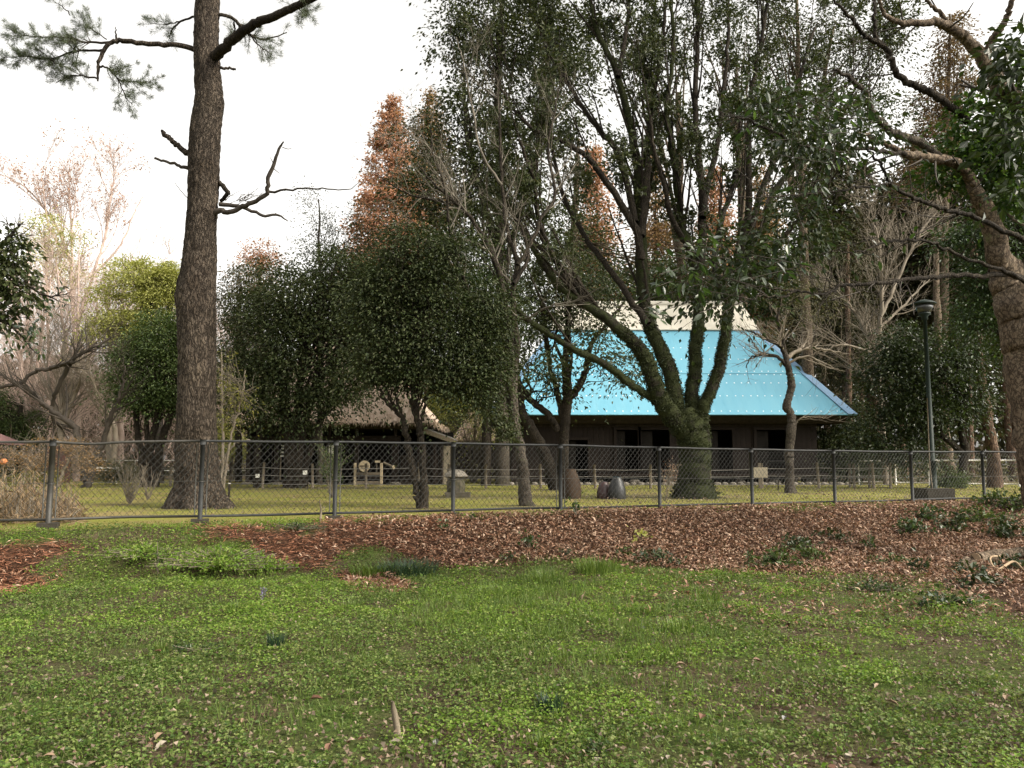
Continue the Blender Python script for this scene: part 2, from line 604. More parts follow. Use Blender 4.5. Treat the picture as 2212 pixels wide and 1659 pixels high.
M['dead_leaf'] = leafmat('dead_leaf', [(0.06, 0.04, 0.025), (0.13, 0.092, 0.06), (0.26, 0.2, 0.145), (0.10, 0.055, 0.032), (0.09, 0.075, 0.05), (0.17, 0.13, 0.09)], 0.6, 0.3, 0.15, 0.8, 1.0)
M['straw'] = leafmat('straw', [(0.22, 0.15, 0.085), (0.36, 0.26, 0.16), (0.16, 0.10, 0.06)], 0.75, 0.2, 0.25, 0.9)
M['steel'] = surf('steel', [(0.0165, 0.0176, 0.0172), (0.0286, 0.0297, 0.0286)], 6, 0.62, 0.25, 0.15, 40)
M['old_steel'] = surf('old_steel', [(0.0193, 0.0182, 0.0143), (0.0413, 0.0385, 0.0319)], 5, 0.55, 0.4, 0.2, 30)
M['wire'] = surf('wire', [(0.028, 0.028, 0.024), (0.055, 0.055, 0.048)], 8, 0.6, 0.4)
M['white_steel'] = surf('white_steel', [(0.5351, 0.5096, 0.4586), (0.7899, 0.7644, 0.7134)], 8, 0.5, 0.4)
M['concrete'] = surf('concrete', [(0.0252, 0.0214, 0.0151), (0.0504, 0.0441, 0.0353)], 6, 0.9, 0.2, 0.5, 25)
M['stone'] = surf('stone', [(0.104, 0.091, 0.0715), (0.208, 0.1885, 0.156)], 5, 0.9, 0.2, 0.6, 20)
M['moss_stone'] = surf('moss_stone', [(0.03, 0.033, 0.0132), (0.072, 0.063, 0.042), (0.102, 0.09, 0.072)], 6, 0.9, 0.2, 0.6, 24)
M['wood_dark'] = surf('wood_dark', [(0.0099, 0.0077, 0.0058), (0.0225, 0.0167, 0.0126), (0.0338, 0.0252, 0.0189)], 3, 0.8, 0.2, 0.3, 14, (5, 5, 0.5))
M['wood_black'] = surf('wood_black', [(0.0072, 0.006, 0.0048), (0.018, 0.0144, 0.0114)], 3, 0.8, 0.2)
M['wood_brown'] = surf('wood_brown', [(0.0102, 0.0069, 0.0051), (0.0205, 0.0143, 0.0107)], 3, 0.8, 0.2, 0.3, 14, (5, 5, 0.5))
M['wood_grey'] = surf('wood_grey', [(0.098, 0.077, 0.0525), (0.196, 0.1645, 0.119)], 4, 0.85, 0.2, 0.4, 20, (6, 6, 0.7))
M['wood_pale'] = surf('wood_pale', [(0.315, 0.2475, 0.15), (0.42, 0.3525, 0.24)], 4, 0.8, 0.2, 0.3, 20)
M['rope'] = surf('rope', [(0.1408, 0.128, 0.1088), (0.2688, 0.256, 0.2304)], 30, 0.85, 0.2)
M['thatch'] = surf('thatch', [(0.2678, 0.2009, 0.1451), (0.4687, 0.3683, 0.2902), (0.5803, 0.4799, 0.3906)], 5, 0.95, 0.1, 0.8, 30, (3, 1, 1))
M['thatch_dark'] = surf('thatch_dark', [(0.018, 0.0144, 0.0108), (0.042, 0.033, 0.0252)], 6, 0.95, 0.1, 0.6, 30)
M['blue_sheet'] = surf('blue_sheet', [(0.09, 0.27, 0.37), (0.125, 0.33, 0.435), (0.14, 0.345, 0.445), (0.17, 0.36, 0.45)], 1.1, 0.5, 0.25, 0.05, 2.5, (2.2, .5, .5), 8, .22, .78)
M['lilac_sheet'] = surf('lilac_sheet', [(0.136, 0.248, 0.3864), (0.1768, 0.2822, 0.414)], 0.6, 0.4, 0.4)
M['cream_sheet'] = surf('cream_sheet', [(0.46, 0.43, 0.35), (0.55, 0.52, 0.45)], 0.6, 0.6, 0.3, 0.1, 3)
M['rivet'] = surf('rivet', [(0.7, 0.74, 0.76), (0.85, 0.86, 0.86)], 6, 0.35, 0.5)
M['maroon'] = surf('maroon', [(0.195, 0.105, 0.1013), (0.24, 0.1387, 0.1312)], 2, 0.5, 0.4)
M['maroon_dark'] = surf('maroon_dark', [(0.05, 0.025, 0.022), (0.075, 0.04, 0.034)], 2, 0.7, 0.3)
M['tile'] = surf('tile', [(0.14, 0.13, 0.12), (0.26, 0.25, 0.23)], 6, 0.6, 0.4)
M['plaster'] = surf('plaster', [(0.315, 0.27, 0.1875), (0.39, 0.3375, 0.2475)], 3, 0.9, 0.2)
M['paper'] = surf('paper', [(0.55, 0.53, 0.46), (0.68, 0.66, 0.58)], 5, 0.8, 0.2)
M['ink'] = surf('ink', [(0.16, 0.15, 0.12), (0.3, 0.28, 0.22)], 40, 0.8, 0.2)
M['jar_brown'] = surf('jar_brown', [(0.022, 0.014, 0.009), (0.05, 0.034, 0.022)], 3, 0.7, 0.12, 0.15, 20)
M['jar_purple'] = surf('jar_purple', [(0.0336, 0.0161, 0.0152), (0.0896, 0.0524, 0.0515)], 4, 0.32, 0.4, 0.1, 20)
M['jar_grey'] = surf('jar_grey', [(0.0147, 0.0162, 0.0162), (0.0318, 0.0323, 0.0314)], 3, 0.42, 0.35, 0.1, 20)
M['lamp_green'] = surf('lamp_green', [(0.0043, 0.0108, 0.0079), (0.009, 0.018, 0.0137)], 3, 0.6, 0.25)
M['lamp_glass'] = surf('lamp_glass', [(0.032, 0.034, 0.033), (0.048, 0.05, 0.048)], 3, 0.25, 0.6)
M['red'] = surf('red', [(0.45, 0.05, 0.05), (0.55, 0.08, 0.07)], 3, 0.4, 0.4)
M['pink'] = surf('pink', [(0.30, 0.17, 0.15), (0.38, 0.23, 0.2)], 3, 0.6, 0.4)
M['orange'] = surf('orange', [(0.55, 0.16, 0.05), (0.65, 0.22, 0.08)], 3, 0.6, 0.4)
M['cut_wood'] = surf('cut_wood', [(0.252, 0.175, 0.105), (0.35, 0.266, 0.175)], 8, 0.85, 0.2)
M['lily'] = leafmat('lily', [(0.2, 0.17, 0.35), (0.3, 0.26, 0.45)], 0.6, 0.2, 0.3, 1.0)

# ------------------------------------------------------------------ ground
LITTER = [[(370, 1150), (560, 1143), (640, 1150), (730, 1128), (980, 1114), (1200, 1104), (1600, 1096), (2260, 1082), (2260, 1330), (2000, 1255),
           (1700, 1238), (1480, 1228), (1200, 1208), (1080, 1218), (1000, 1218), (940, 1218), (830, 1188), (730, 1202), (700, 1232), (610, 1227), (570, 1204), (530, 1168)],
          [(-80, 1190), (60, 1168), (130, 1172), (168, 1190), (60, 1238), (150, 1240), (30, 1278), (-80, 1285)],
          [(700, 1243), (870, 1253), (870, 1276), (760, 1272)],
          [(2100, 1240), (2260, 1210), (2260, 1370), (2170, 1310)]]


def masks(x, y):
    z = G(x, y)
    vx, vy = proj(np.stack([x, y, z], -1))
    rj = _hash(np.round(x * 977).astype(np.int64), np.round(y * 991).astype(np.int64), 3) - .5
    jx = vx + 60 * (fbm(x * 1.7, y * 1.7, 21) - 0.5) + 34 * (vnoise(x * 6, y * 6, 5) - 0.5) + 26 * rj
    jy = vy + 34 * (fbm(x * 1.7, y * 1.7, 31) - 0.5) + 20 * (vnoise(x * 6, y * 6, 6) - 0.5) + 16 * rj
    lit = np.zeros(np.shape(x), bool)
    for p in LITTER:
        lit |= in_poly(jx, jy, p)
    s, t = fence_st(x, y)
    lit &= (s > -0.15) & (y > 3)
    lawn = (s <= 0.25) & (y > 0)
    return z, vx, vy, lit, lawn, s, t


TREE_FEET = [(430, 17.6, .95), (912, 17.3, .6), (1136, 18.3, .6), (1205, 29.8, 1.0), (1502, 22.5, 1.3), (1706, 26.8, .7), (635, 32.5, 1.6), (320, 34, 1.2), (285, 19.2, .5), (985, 23.3, .6), (1320, 22.2, .7), (1232, 22.3, .5), (2019, 20.5, .6)]


def build_ground():
    ys = np.concatenate([np.arange(-8, 3, 0.5), np.arange(3, 22, 0.2), np.arange(22, 46, 0.4), np.geomspace(46, 700, 30)])
    xs = np.concatenate([-np.geomspace(700, 15, 34), np.arange(-14.6, 16, 0.24), np.geomspace(16.4, 700, 34)])
    X, Y = np.meshgrid(xs, ys)
    z, vx, vy, lit, lawn, s, t = masks(X, Y)
    z = z + np.where((Y < 22), 0.03 * (vnoise(X * 3.1, Y * 3.1, 41) - 0.5), 0)
    nx, ny = len(xs), len(ys)
    i = np.arange(ny - 1)[:, None] * nx + np.arange(nx - 1)[None, :]
    f = np.stack([i, i + 1, i + nx + 1, i + nx], -1).reshape(-1, 4)
    m, tr, b = nodes('earth')
    at = tr.nodes.new('ShaderNodeVertexColor')
    at.layer_name = 'cover'
    sep = tr.nodes.new('ShaderNodeSeparateColor')
    tr.links.new(at.outputs[0], sep.inputs[0])
    tc = tr.nodes.new('ShaderNodeTexCoord')

    def noise(sc, det=6, r=0.65):
        n = tr.nodes.new('ShaderNodeTexNoise')
        n.inputs['Scale'].default_value = sc
        n.inputs['Detail'].default_value = det
        n.inputs['Roughness'].default_value = r
        tr.links.new(tc.outputs['Object'], n.inputs['Vector'])
        return n.outputs['Fac']

    def mix(fac, a, bb):
        n = tr.nodes.new('ShaderNodeMix')
        n.data_type = 'RGBA'
        tr.links.new(fac, n.inputs['Factor'])
        tr.links.new(a, n.inputs['A'])
        tr.links.new(bb, n.inputs['B'])
        return n.outputs['Result']
    fine = noise(26, 9, 0.8)
    c_mead = mix(ramp(tr, noise(1.3), [(0, 0, 0), (1, 1, 1)], 0.42, 0.62), ramp(tr, fine, [(0.016, 0.012, 0.007), (0.065, 0.048, 0.03), (0.14, 0.105, 0.065)], 0.36, 0.66), ramp(tr, fine, [(0.022, 0.034, 0.008), (0.08, 0.115, 0.024)], 0.36, 0.66))
    c_lawn = mix(ramp(tr, noise(0.55, 5), [(0, 0, 0), (1, 1, 1)], 0.4, 0.64), ramp(tr, fine, [(0.10, 0.112, 0.022), (0.22, 0.22, 0.045)], 0.3, 0.7), ramp(tr, fine, [(0.13, 0.10, 0.04), (0.26, 0.205, 0.085)], 0.3, 0.7))
    c_lit = ramp(tr, fine, [(0.012, 0.007, 0.004), (0.04, 0.021, 0.013), (0.09, 0.05, 0.032)], 0.3, 0.7)  # ground below the litter, its colour darkened for the shadow between leaves
    c_wood = ramp(tr, fine, [(0.05, 0.04, 0.024), (0.13, 0.10, 0.065)], 0.3, 0.7)
    col = mix(sep.outputs[1], c_mead, c_lawn)
    col = mix(sep.outputs[2], col, c_wood)
    col = mix(sep.outputs[0], col, c_lit)
    tr.links.new(col, b.inputs['Base Color'])
    b.inputs['Roughness'].default_value = 0.95
    b.inputs['Specular IOR Level'].default_value = 0.1
    bp = tr.nodes.new('ShaderNodeBump')
    bp.inputs['Strength'].default_value = 0.8
    bp.inputs['Distance'].default_value = 0.03
    tr.links.new(fine, bp.inputs['Height'])
    tr.links.new(bp.outputs[0], b.inputs['Normal'])
    o = mk('ground', np.stack([X, Y, z], -1), [f], m, smooth=True)
    wood = sstep(46, 56, Y) * (X < -4) + sstep(35, 40, Y - 0.15 * np.abs(X)) * (X > 17) + sstep(50, 56, Y) * (X >= -4)
    shade = (fbm(X * 0.35, Y * 0.9, 77) - 0.5) * 0.9
    bare = np.exp(-(((X + 8.0) / 4.5) ** 2 + ((Y - 32.5) / 2.2) ** 2)) + 0.7 * np.exp(-(((X + 2) / 2.5) ** 2 + ((Y - 23) / 1.2) ** 2)) + 0.8 * np.exp(-(((X - 3.6) / 3) ** 2 + ((Y - 24) / 2.5) ** 2))
    for tx, td, tr_ in TREE_FEET:
        px = (tx - 1106) / F * td
        bare = np.maximum(bare, .95 * np.exp(-(((X - px) / tr_) ** 2 + ((Y - td) / tr_) ** 2)))
    lw = np.clip(lawn * 1.0 - 0.75 * bare + 0 * shade, 0, 1)
    c = np.stack([lit * 1.0, lw, np.clip(wood + (lawn * 0.7 * bare), 0, 1), np.ones_like(X)], -1).reshape(-1, 4).astype(np.float32)
    a = o.data.color_attributes.new('cover', 'FLOAT_COLOR', 'POINT')
    a.data.foreach_set('color', c.ravel())
    tag(o, 'mossy park ground with a low bank below the fence', None, None, 'structure')


build_ground()

# ------------------------------------------------------------------ farmhouse with the blue sheeted roof
def house():
    t = thing('farmhouse', 'long dark timber farmhouse under a steep roof clad in bright blue sheets', 'house', (7.7, 39.0, 0))
    xl, xr, yf, yb, ze = -1.25, 16.68, 38.0, 49.2, 3.33
    ym, zm, ins = 42.2, 8.2, 3.44                       # where blue meets cream
    yr, zr = 43.6, 9.85
    th = 0.05
    nrm = unit(np.array([0, -(zm - ze), ym - yf]))

    def fp(x, k, off=0.0):                              # point on the front slope, k from eave 0 to blue/cream edge 1
        return np.array([x, yf + (ym - yf) * k, ze + (zm - ze) * k]) + nrm * off

    def edge(k):
        return xl + ins * k, xr - ins * k
    # front slope: two courses of sheet panels, the upper lapping over the lower
    nP = 20
    for (k0, k1, off) in ((0.0, 0.455, 0.0), (0.45, 1.0, 0.03)):
        xs = np.linspace(xl, xr, nP + 1)
        for i in range(nP):
            g = 0.0008
            poly = [(xs[i] + g, k0), (xs[i + 1] - g, k0), (xs[i + 1] - g, k1), (xs[i] + g, k1)]
            for fn in (lambda q: q[0] - (xl + ins * q[1]), lambda q: (xr - ins * q[1]) - q[0]):     # cut along both hips
                res = []
                for a, b in zip(poly, poly[1:] + poly[:1]):
                    fa, fb = fn(a), fn(b)
                    if fa >= 0:
                        res.append(a)
                    if (fa >= 0) != (fb >= 0):
                        m_ = fa / (fa - fb)
                        res.append((a[0] + (b[0] - a[0]) * m_, a[1] + (b[1] - a[1]) * m_))
                poly = res
            if len(poly) < 3:
                continue
            bulge = 0.0015 * RG.standard_normal()
            n_ = len(poly)
            v = [fp(x_, k_, off) for x_, k_ in poly] + [fp(x_, k_, off + th + bulge) for x_, k_ in poly]
            mb = MB()
            mb.add(v, [[list(range(n_, 2 * n_))], [list(range(n_))[::-1]], [[q, (q + 1) % n_, n_ + (q + 1) % n_, n_ + q] for q in range(n_)]])
            mb.build('roof_sheet', M['blue_sheet'], t)
    # rows of rivets with pale washers
    mb = MB()
    for k in (0.035, 0.20, 0.345, 0.44, 0.475, 0.62, 0.76):
        e = edge(k)
        x = e[0] + 0.5
        while x < e[1] - 0.7:
            p = fp(x + 0.02 * RG.standard_normal(), k, (0.03 if k > 0.45 else 0) + th + 0.012)
            s = 0.036
            tu = unit(np.array([0, ym - yf, zm - ze]))
            xa = np.array([1.0, 0, 0])
            ring = [p + s * (math.cos(a) * xa + math.sin(a) * tu) for a in np.arange(6) * math.pi / 3]
            mb.add(ring + [p + nrm * 0.015], [[[i, (i + 1) % 6, 6] for i in range(6)]])
            x += 0.40 if k < 0.05 else 0.37
    tag(mb.build('rivet', M['rivet'], t), kind='stuff')
    # hip strips, side and back slopes
    for sx in (-1, 1):
        x0, x1 = (xl, xl + ins) if sx < 0 else (xr, xr - ins)
        d0 = 0.45 * -sx
        mb = MB()
        hv = []
        for o_ in (0.02, th + 0.052):
            hv += [fp(x0, 0, o_), fp(x0 + d0, 0, o_), fp(x1 + d0 * .6, 1, o_), fp(x1, 1, o_)]
        mb.add(hv, [[[4, 5, 6, 7], [0, 3, 2, 1], [0, 1, 5, 4], [1, 2, 6, 5], [2, 3, 7, 6], [3, 0, 4, 7]]])
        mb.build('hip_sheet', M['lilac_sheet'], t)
        mb = MB()
        mb.poly([(x0, yf, ze), (x1, ym, zm), (x1, yb - 4.2, zm), (x0, yb, ze)])
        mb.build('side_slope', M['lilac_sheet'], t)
        # upper gable
        mb = MB()
        mb.poly([(x1, ym, zm), (x1 - 0.3 * sx, yr, zr), (x1, yb - 4.2, zm)])
        mb.build('gable', M['cream_sheet'], t)
    mb = MB()
    mb.poly([(xl, yb, ze), (xr, yb, ze), (xr - ins, yb - 4.2, zm), (xl + ins, yb - 4.2, zm)])
    mb.build('back_slope', M['blue_sheet'], t)
    # cream upper roof: sheets, back and a rounded ridge
    xa, xb = xl + ins - 0.12, xr - ins + 0.12
    nS = 12
    xs = np.linspace(xa, xb, nS + 1)
    xt = np.linspace(xa + 0.45, xb - 0.45, nS + 1)
    for i in range(nS):
        mb = MB()
        pv = []
        for o_ in (0.0, 0.07):
            pv += [np.array([xs[i] + .004, ym - 0.12, zm - 0.1]) + nrm * (0.1 + o_), np.array([xs[i + 1] - .004, ym - 0.12, zm - 0.1]) + nrm * (0.1 + o_),
                   np.array([xt[i + 1] - .004, yr, zr]) + nrm * (0.06 + o_), np.array([xt[i] + .004, yr, zr]) + nrm * (0.06 + o_)]
        mb.add(pv, [[[4, 5, 6, 7], [0, 3, 2, 1], [0, 1, 5, 4], [1, 2, 6, 5], [2, 3, 7, 6], [3, 0, 4, 7]]])
        mb.build('ridge_sheet', M['cream_sheet'], t)
    mb = MB()
    mb.poly([(xa, yb - 4.1, zm), (xb, yb - 4.1, zm), (xb - 0.5, yr, zr), (xa + 0.5, yr, zr)])
    mb.build('ridge_back', M['cream_sheet'], t)
    mb = MB()
    mb.tube([(xa + 0.35, yr, zr + 0.05), (xb - 0.35, yr, zr + 0.05)], 0.22, 10)
    mb.build('ridge_cap', M['cream_sheet'], t, True)
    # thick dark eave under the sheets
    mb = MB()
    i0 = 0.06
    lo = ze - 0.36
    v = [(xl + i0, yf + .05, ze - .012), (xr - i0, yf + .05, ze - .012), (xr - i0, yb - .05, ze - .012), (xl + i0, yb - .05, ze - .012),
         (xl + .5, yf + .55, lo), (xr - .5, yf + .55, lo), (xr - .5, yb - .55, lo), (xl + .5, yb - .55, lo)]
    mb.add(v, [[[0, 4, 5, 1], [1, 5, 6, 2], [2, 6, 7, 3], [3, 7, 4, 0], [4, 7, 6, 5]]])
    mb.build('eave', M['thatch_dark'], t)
    # body
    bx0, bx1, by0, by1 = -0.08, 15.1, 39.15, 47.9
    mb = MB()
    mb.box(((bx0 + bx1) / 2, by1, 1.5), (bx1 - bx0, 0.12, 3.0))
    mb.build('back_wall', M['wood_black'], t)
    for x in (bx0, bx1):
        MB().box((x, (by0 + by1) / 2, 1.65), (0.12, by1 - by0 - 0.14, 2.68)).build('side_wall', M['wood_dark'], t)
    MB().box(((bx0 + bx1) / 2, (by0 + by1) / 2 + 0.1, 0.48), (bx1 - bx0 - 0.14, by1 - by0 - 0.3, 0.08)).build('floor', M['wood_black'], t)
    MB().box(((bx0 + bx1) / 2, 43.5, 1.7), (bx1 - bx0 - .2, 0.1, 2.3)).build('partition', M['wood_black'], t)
    X = lambda vx: (vx - 1106) / F * 39.15
    ops = [(X(1226), X(1268), 2.12), (X(1332), X(1376), 2.62), (X(1385), X(1444), 2.62), (X(1531), X(1579), 2.62), (X(1633), X(1698), 2.62)]
    zt, zb = 2.98, 0.55
    plank0 = MB().box((0, 0, 0), (0.262, 0.03, 1.0)).build('plank', M['wood_brown'], t)
    me0 = plank0.data
    bpy.data.objects.remove(plank0)

    def plank(xc, z0, z1, yy):
        o = bpy.data.objects.new('plank', me0)
        COL.objects.link(o)
        o.parent = t
        o['_o'] = list(t['_o'])
        o.location = (xc - t['_o'][0] + me_off[0], yy - t['_o'][1] + me_off[1], (z0 + z1) / 2 + me_off[2])
        o.scale = (1, 1, z1 - z0)
    # the shared plank mesh is centred on (0,0,0) in world space: undo the shift to the house's own origin
    cen = np.array([v.co[:] for v in me0.vertices]).mean(0)
    for v in me0.vertices:
        v.co = Vector(v.co) - Vector(cen)
    me_off = (0, 0, 0)
    x = bx0 + 0.2
    while x < bx1 - 0.1:
        hit = [o for o in ops if o[0] - 0.12 < x < o[1] + 0.12]
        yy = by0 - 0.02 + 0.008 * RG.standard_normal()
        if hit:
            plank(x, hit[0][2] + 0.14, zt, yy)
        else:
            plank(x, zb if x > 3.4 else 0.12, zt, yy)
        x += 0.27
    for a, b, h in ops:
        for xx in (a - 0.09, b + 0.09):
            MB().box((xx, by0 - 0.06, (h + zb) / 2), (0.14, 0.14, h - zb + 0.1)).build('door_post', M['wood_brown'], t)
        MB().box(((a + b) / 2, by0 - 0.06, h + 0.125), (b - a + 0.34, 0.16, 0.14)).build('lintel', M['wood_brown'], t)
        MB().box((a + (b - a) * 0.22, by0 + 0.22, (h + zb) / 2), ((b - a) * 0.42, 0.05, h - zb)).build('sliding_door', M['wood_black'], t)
    MB().box(((bx0 + bx1) / 2, by0 - 0.05, 2.93), (bx1 - bx0, 0.18, 0.2)).build('wall_beam', M['wood_dark'], t)
    # veranda
    vx0, vx1 = X(1268), X(1770)
    for i, yy in enumerate((38.35, 38.56, 38.77)):
        MB().box(((vx0 + vx1) / 2, yy, 0.565), (vx1 - vx0, 0.2, 0.05)).build('veranda_board', M['wood_brown'], t)
    MB().box(((vx0 + vx1) / 2, 38.28, 0.49), (vx1 - vx0, 0.06, 0.18)).build('veranda_beam', M['wood_brown'], t)
    for i, xx in enumerate(np.linspace(vx0 + 0.2, vx1 - 0.15, 9)):
        MB().box((xx, 38.36, 0.26), (0.16, 0.14, 0.36)).build('veranda_post', M['wood_dark'], t)
        m = MB()
        m.lathe((xx, 38.36, 0), [(0.20, -0.02), (0.22, 0.05), (0.15, 0.09)], 8, 0.08)
        m.build('base_stone', M['stone'], t)
    MB().box(((vx0 + vx1) / 2, 42.6, 0.2), (vx1 - vx0 - 1, 0.1, 0.5)).build('crawl_wall', M['wood_black'], t)
    for xx in np.linspace(vx0 + 0.6, vx1 - 0.4, 7):
        m = MB()
        m.lathe((xx, 39.6, 0), [(0.26, -0.02), (0.3, 0.1), (0.2, 0.22)], 8, 0.1)
        m.build('base_stone', M['stone'], t)
    # low row of edging stones
    e = thing('stone_edging', 'row of small rounded stones edging the ground before the blue roofed farmhouse', 'edging', (7.5, 37.4, 0))
    for i in range(46):
        xx = -0.4 + i * 0.36
        m = MB()
        rr = RG.uniform(0.13, 0.19)
        m.lathe((xx, 37.4 + 0.05 * RG.standard_normal(), 0), [(rr, -0.03), (rr * 1.1, 0.05), (rr * 0.85, 0.11), (rr * 0.4, 0.14)], 8, 0.1)
        m.build('stone', M['stone'], e, True)


house()


def thatch_roof(t, xl, xr, yf, yb, ze, yr, zr, ins, mat_name='roof'):
    """hipped thatch: shaggy surface of steps plus a fringe of straw at the eave"""
    mb = MB()
    nx, nk = 60, 14
    for face in ('front', 'right', 'left', 'back'):
        if face in ('front', 'back'):
            ye = yf if face == 'front' else yb
            c = [((xl, ye), (xr, ye)), ((xl + ins, yr), (xr - ins, yr))]
        else:
            xe = xr if face == 'right' else xl
            xi = xr - ins if face == 'right' else xl + ins
            c = [((xe, yf), (xe, yb)), ((xi, yr), (xi, yr + 0.01))]
        n = nx if face in ('front', 'back') else 30
        v = []
        for k in range(nk + 1):
            kk = k / nk
            for i in range(n + 1):
                u = i / n
                a = [(1 - u) * c[0][0][j] + u * c[0][1][j] for j in (0, 1)]
                b = [(1 - u) * c[1][0][j] + u * c[1][1][j] for j in (0, 1)]
                x, y = a[0] * (1 - kk) + b[0] * kk, a[1] * (1 - kk) + b[1] * kk
                z = ze + (zr - ze) * kk - 0.25 * math.sin(kk * math.pi)
                z += 0.05 * RG.standard_normal() * (0.4 + 0.6 * (0 < i < n))
                v.append((x, y, z))
        i = np.arange(nk)[:, None] * (n + 1) + np.arange(n)[None, :]
        mb.add(v, [np.stack([i, i + 1, i + n + 2, i + n + 1], -1).reshape(-1, 4)])
    mb.build('thatch', M['thatch'], t, True)
    MB().tube([(xl + ins - .2, yr, zr + .05), (xr - ins + .2, yr, zr + .05)], 0.28, 8).build('ridge', M['thatch_dark'], t)
    m = MB()
    m.add([(xl + .05, yf + .05, ze - .03), (xr - .05, yf + .05, ze - .03), (xr - .05, yb - .05, ze - .03), (xl + .05, yb - .05, ze - .03),
           (xl + .5, yf + .5, ze - .28), (xr - .5, yf + .5, ze - .28), (xr - .5, yb - .5, ze - .28), (xl + .5, yb - .5, ze - .28)],
          [[[0, 4, 5, 1], [1, 5, 6, 2], [2, 6, 7, 3], [3, 7, 4, 0], [4, 7, 6, 5]]])
    m.build('eave', M['thatch_dark'], t)
    n = 900
    px = RG.uniform(xl, xr, n)
    p = np.stack([px, yf + RG.uniform(-0.03, 0.2, n), ze + RG.uniform(-0.02, 0.2, n)], 1)
    d = np.stack([0.25 * RG.standard_normal(n), -0.5 + 0.2 * RG.standard_normal(n), -0.9 + 0 * px], 1)
    n2 = 500
    py = RG.uniform(yf, yb, n2)
    p2 = np.stack([xr + RG.uniform(-0.15, 0.03, n2), py, ze + RG.uniform(-0.02, 0.2, n2)], 1)
    d2 = np.stack([0.5 + 0.2 * RG.standard_normal(n2), 0.25 * RG.standard_normal(n2), -0.9 + 0 * py], 1)
    n3 = 5000                                           # loose ends over the slope
    k = RG.uniform(0, 1, n3) ** 1.3
    u = RG.uniform(0, 1, n3)
    x3 = (xl + ins * k) * (1 - u) + (xr - ins * k) * u
    p3 = np.stack([x3, yf + (yr - yf) * k, ze + (zr - ze) * k - 0.25 * np.sin(k * math.pi) + 0.06], 1)
    d3 = np.stack([0.15 * RG.standard_normal(n3), -0.8 + 0.1 * RG.standard_normal(n3), -0.75 + 0.15 * RG.standard_normal(n3)], 1)
    lv, lf = leafset(np.concatenate([p, p2, p3]), np.concatenate([d, d2, d3]), RG.uniform(0.15, 0.34, n + n2 + n3), 0.03)
    tag(mk('straw', lv, [lf], M['thatch_straw'], t), kind='stuff')


M['thatch_straw'] = leafmat('thatch_straw', [(0.24, 0.18, 0.13), (0.42, 0.33, 0.26), (0.56, 0.47, 0.38)], 0.9, 0.1, 0.1, 0.8, 1.05)


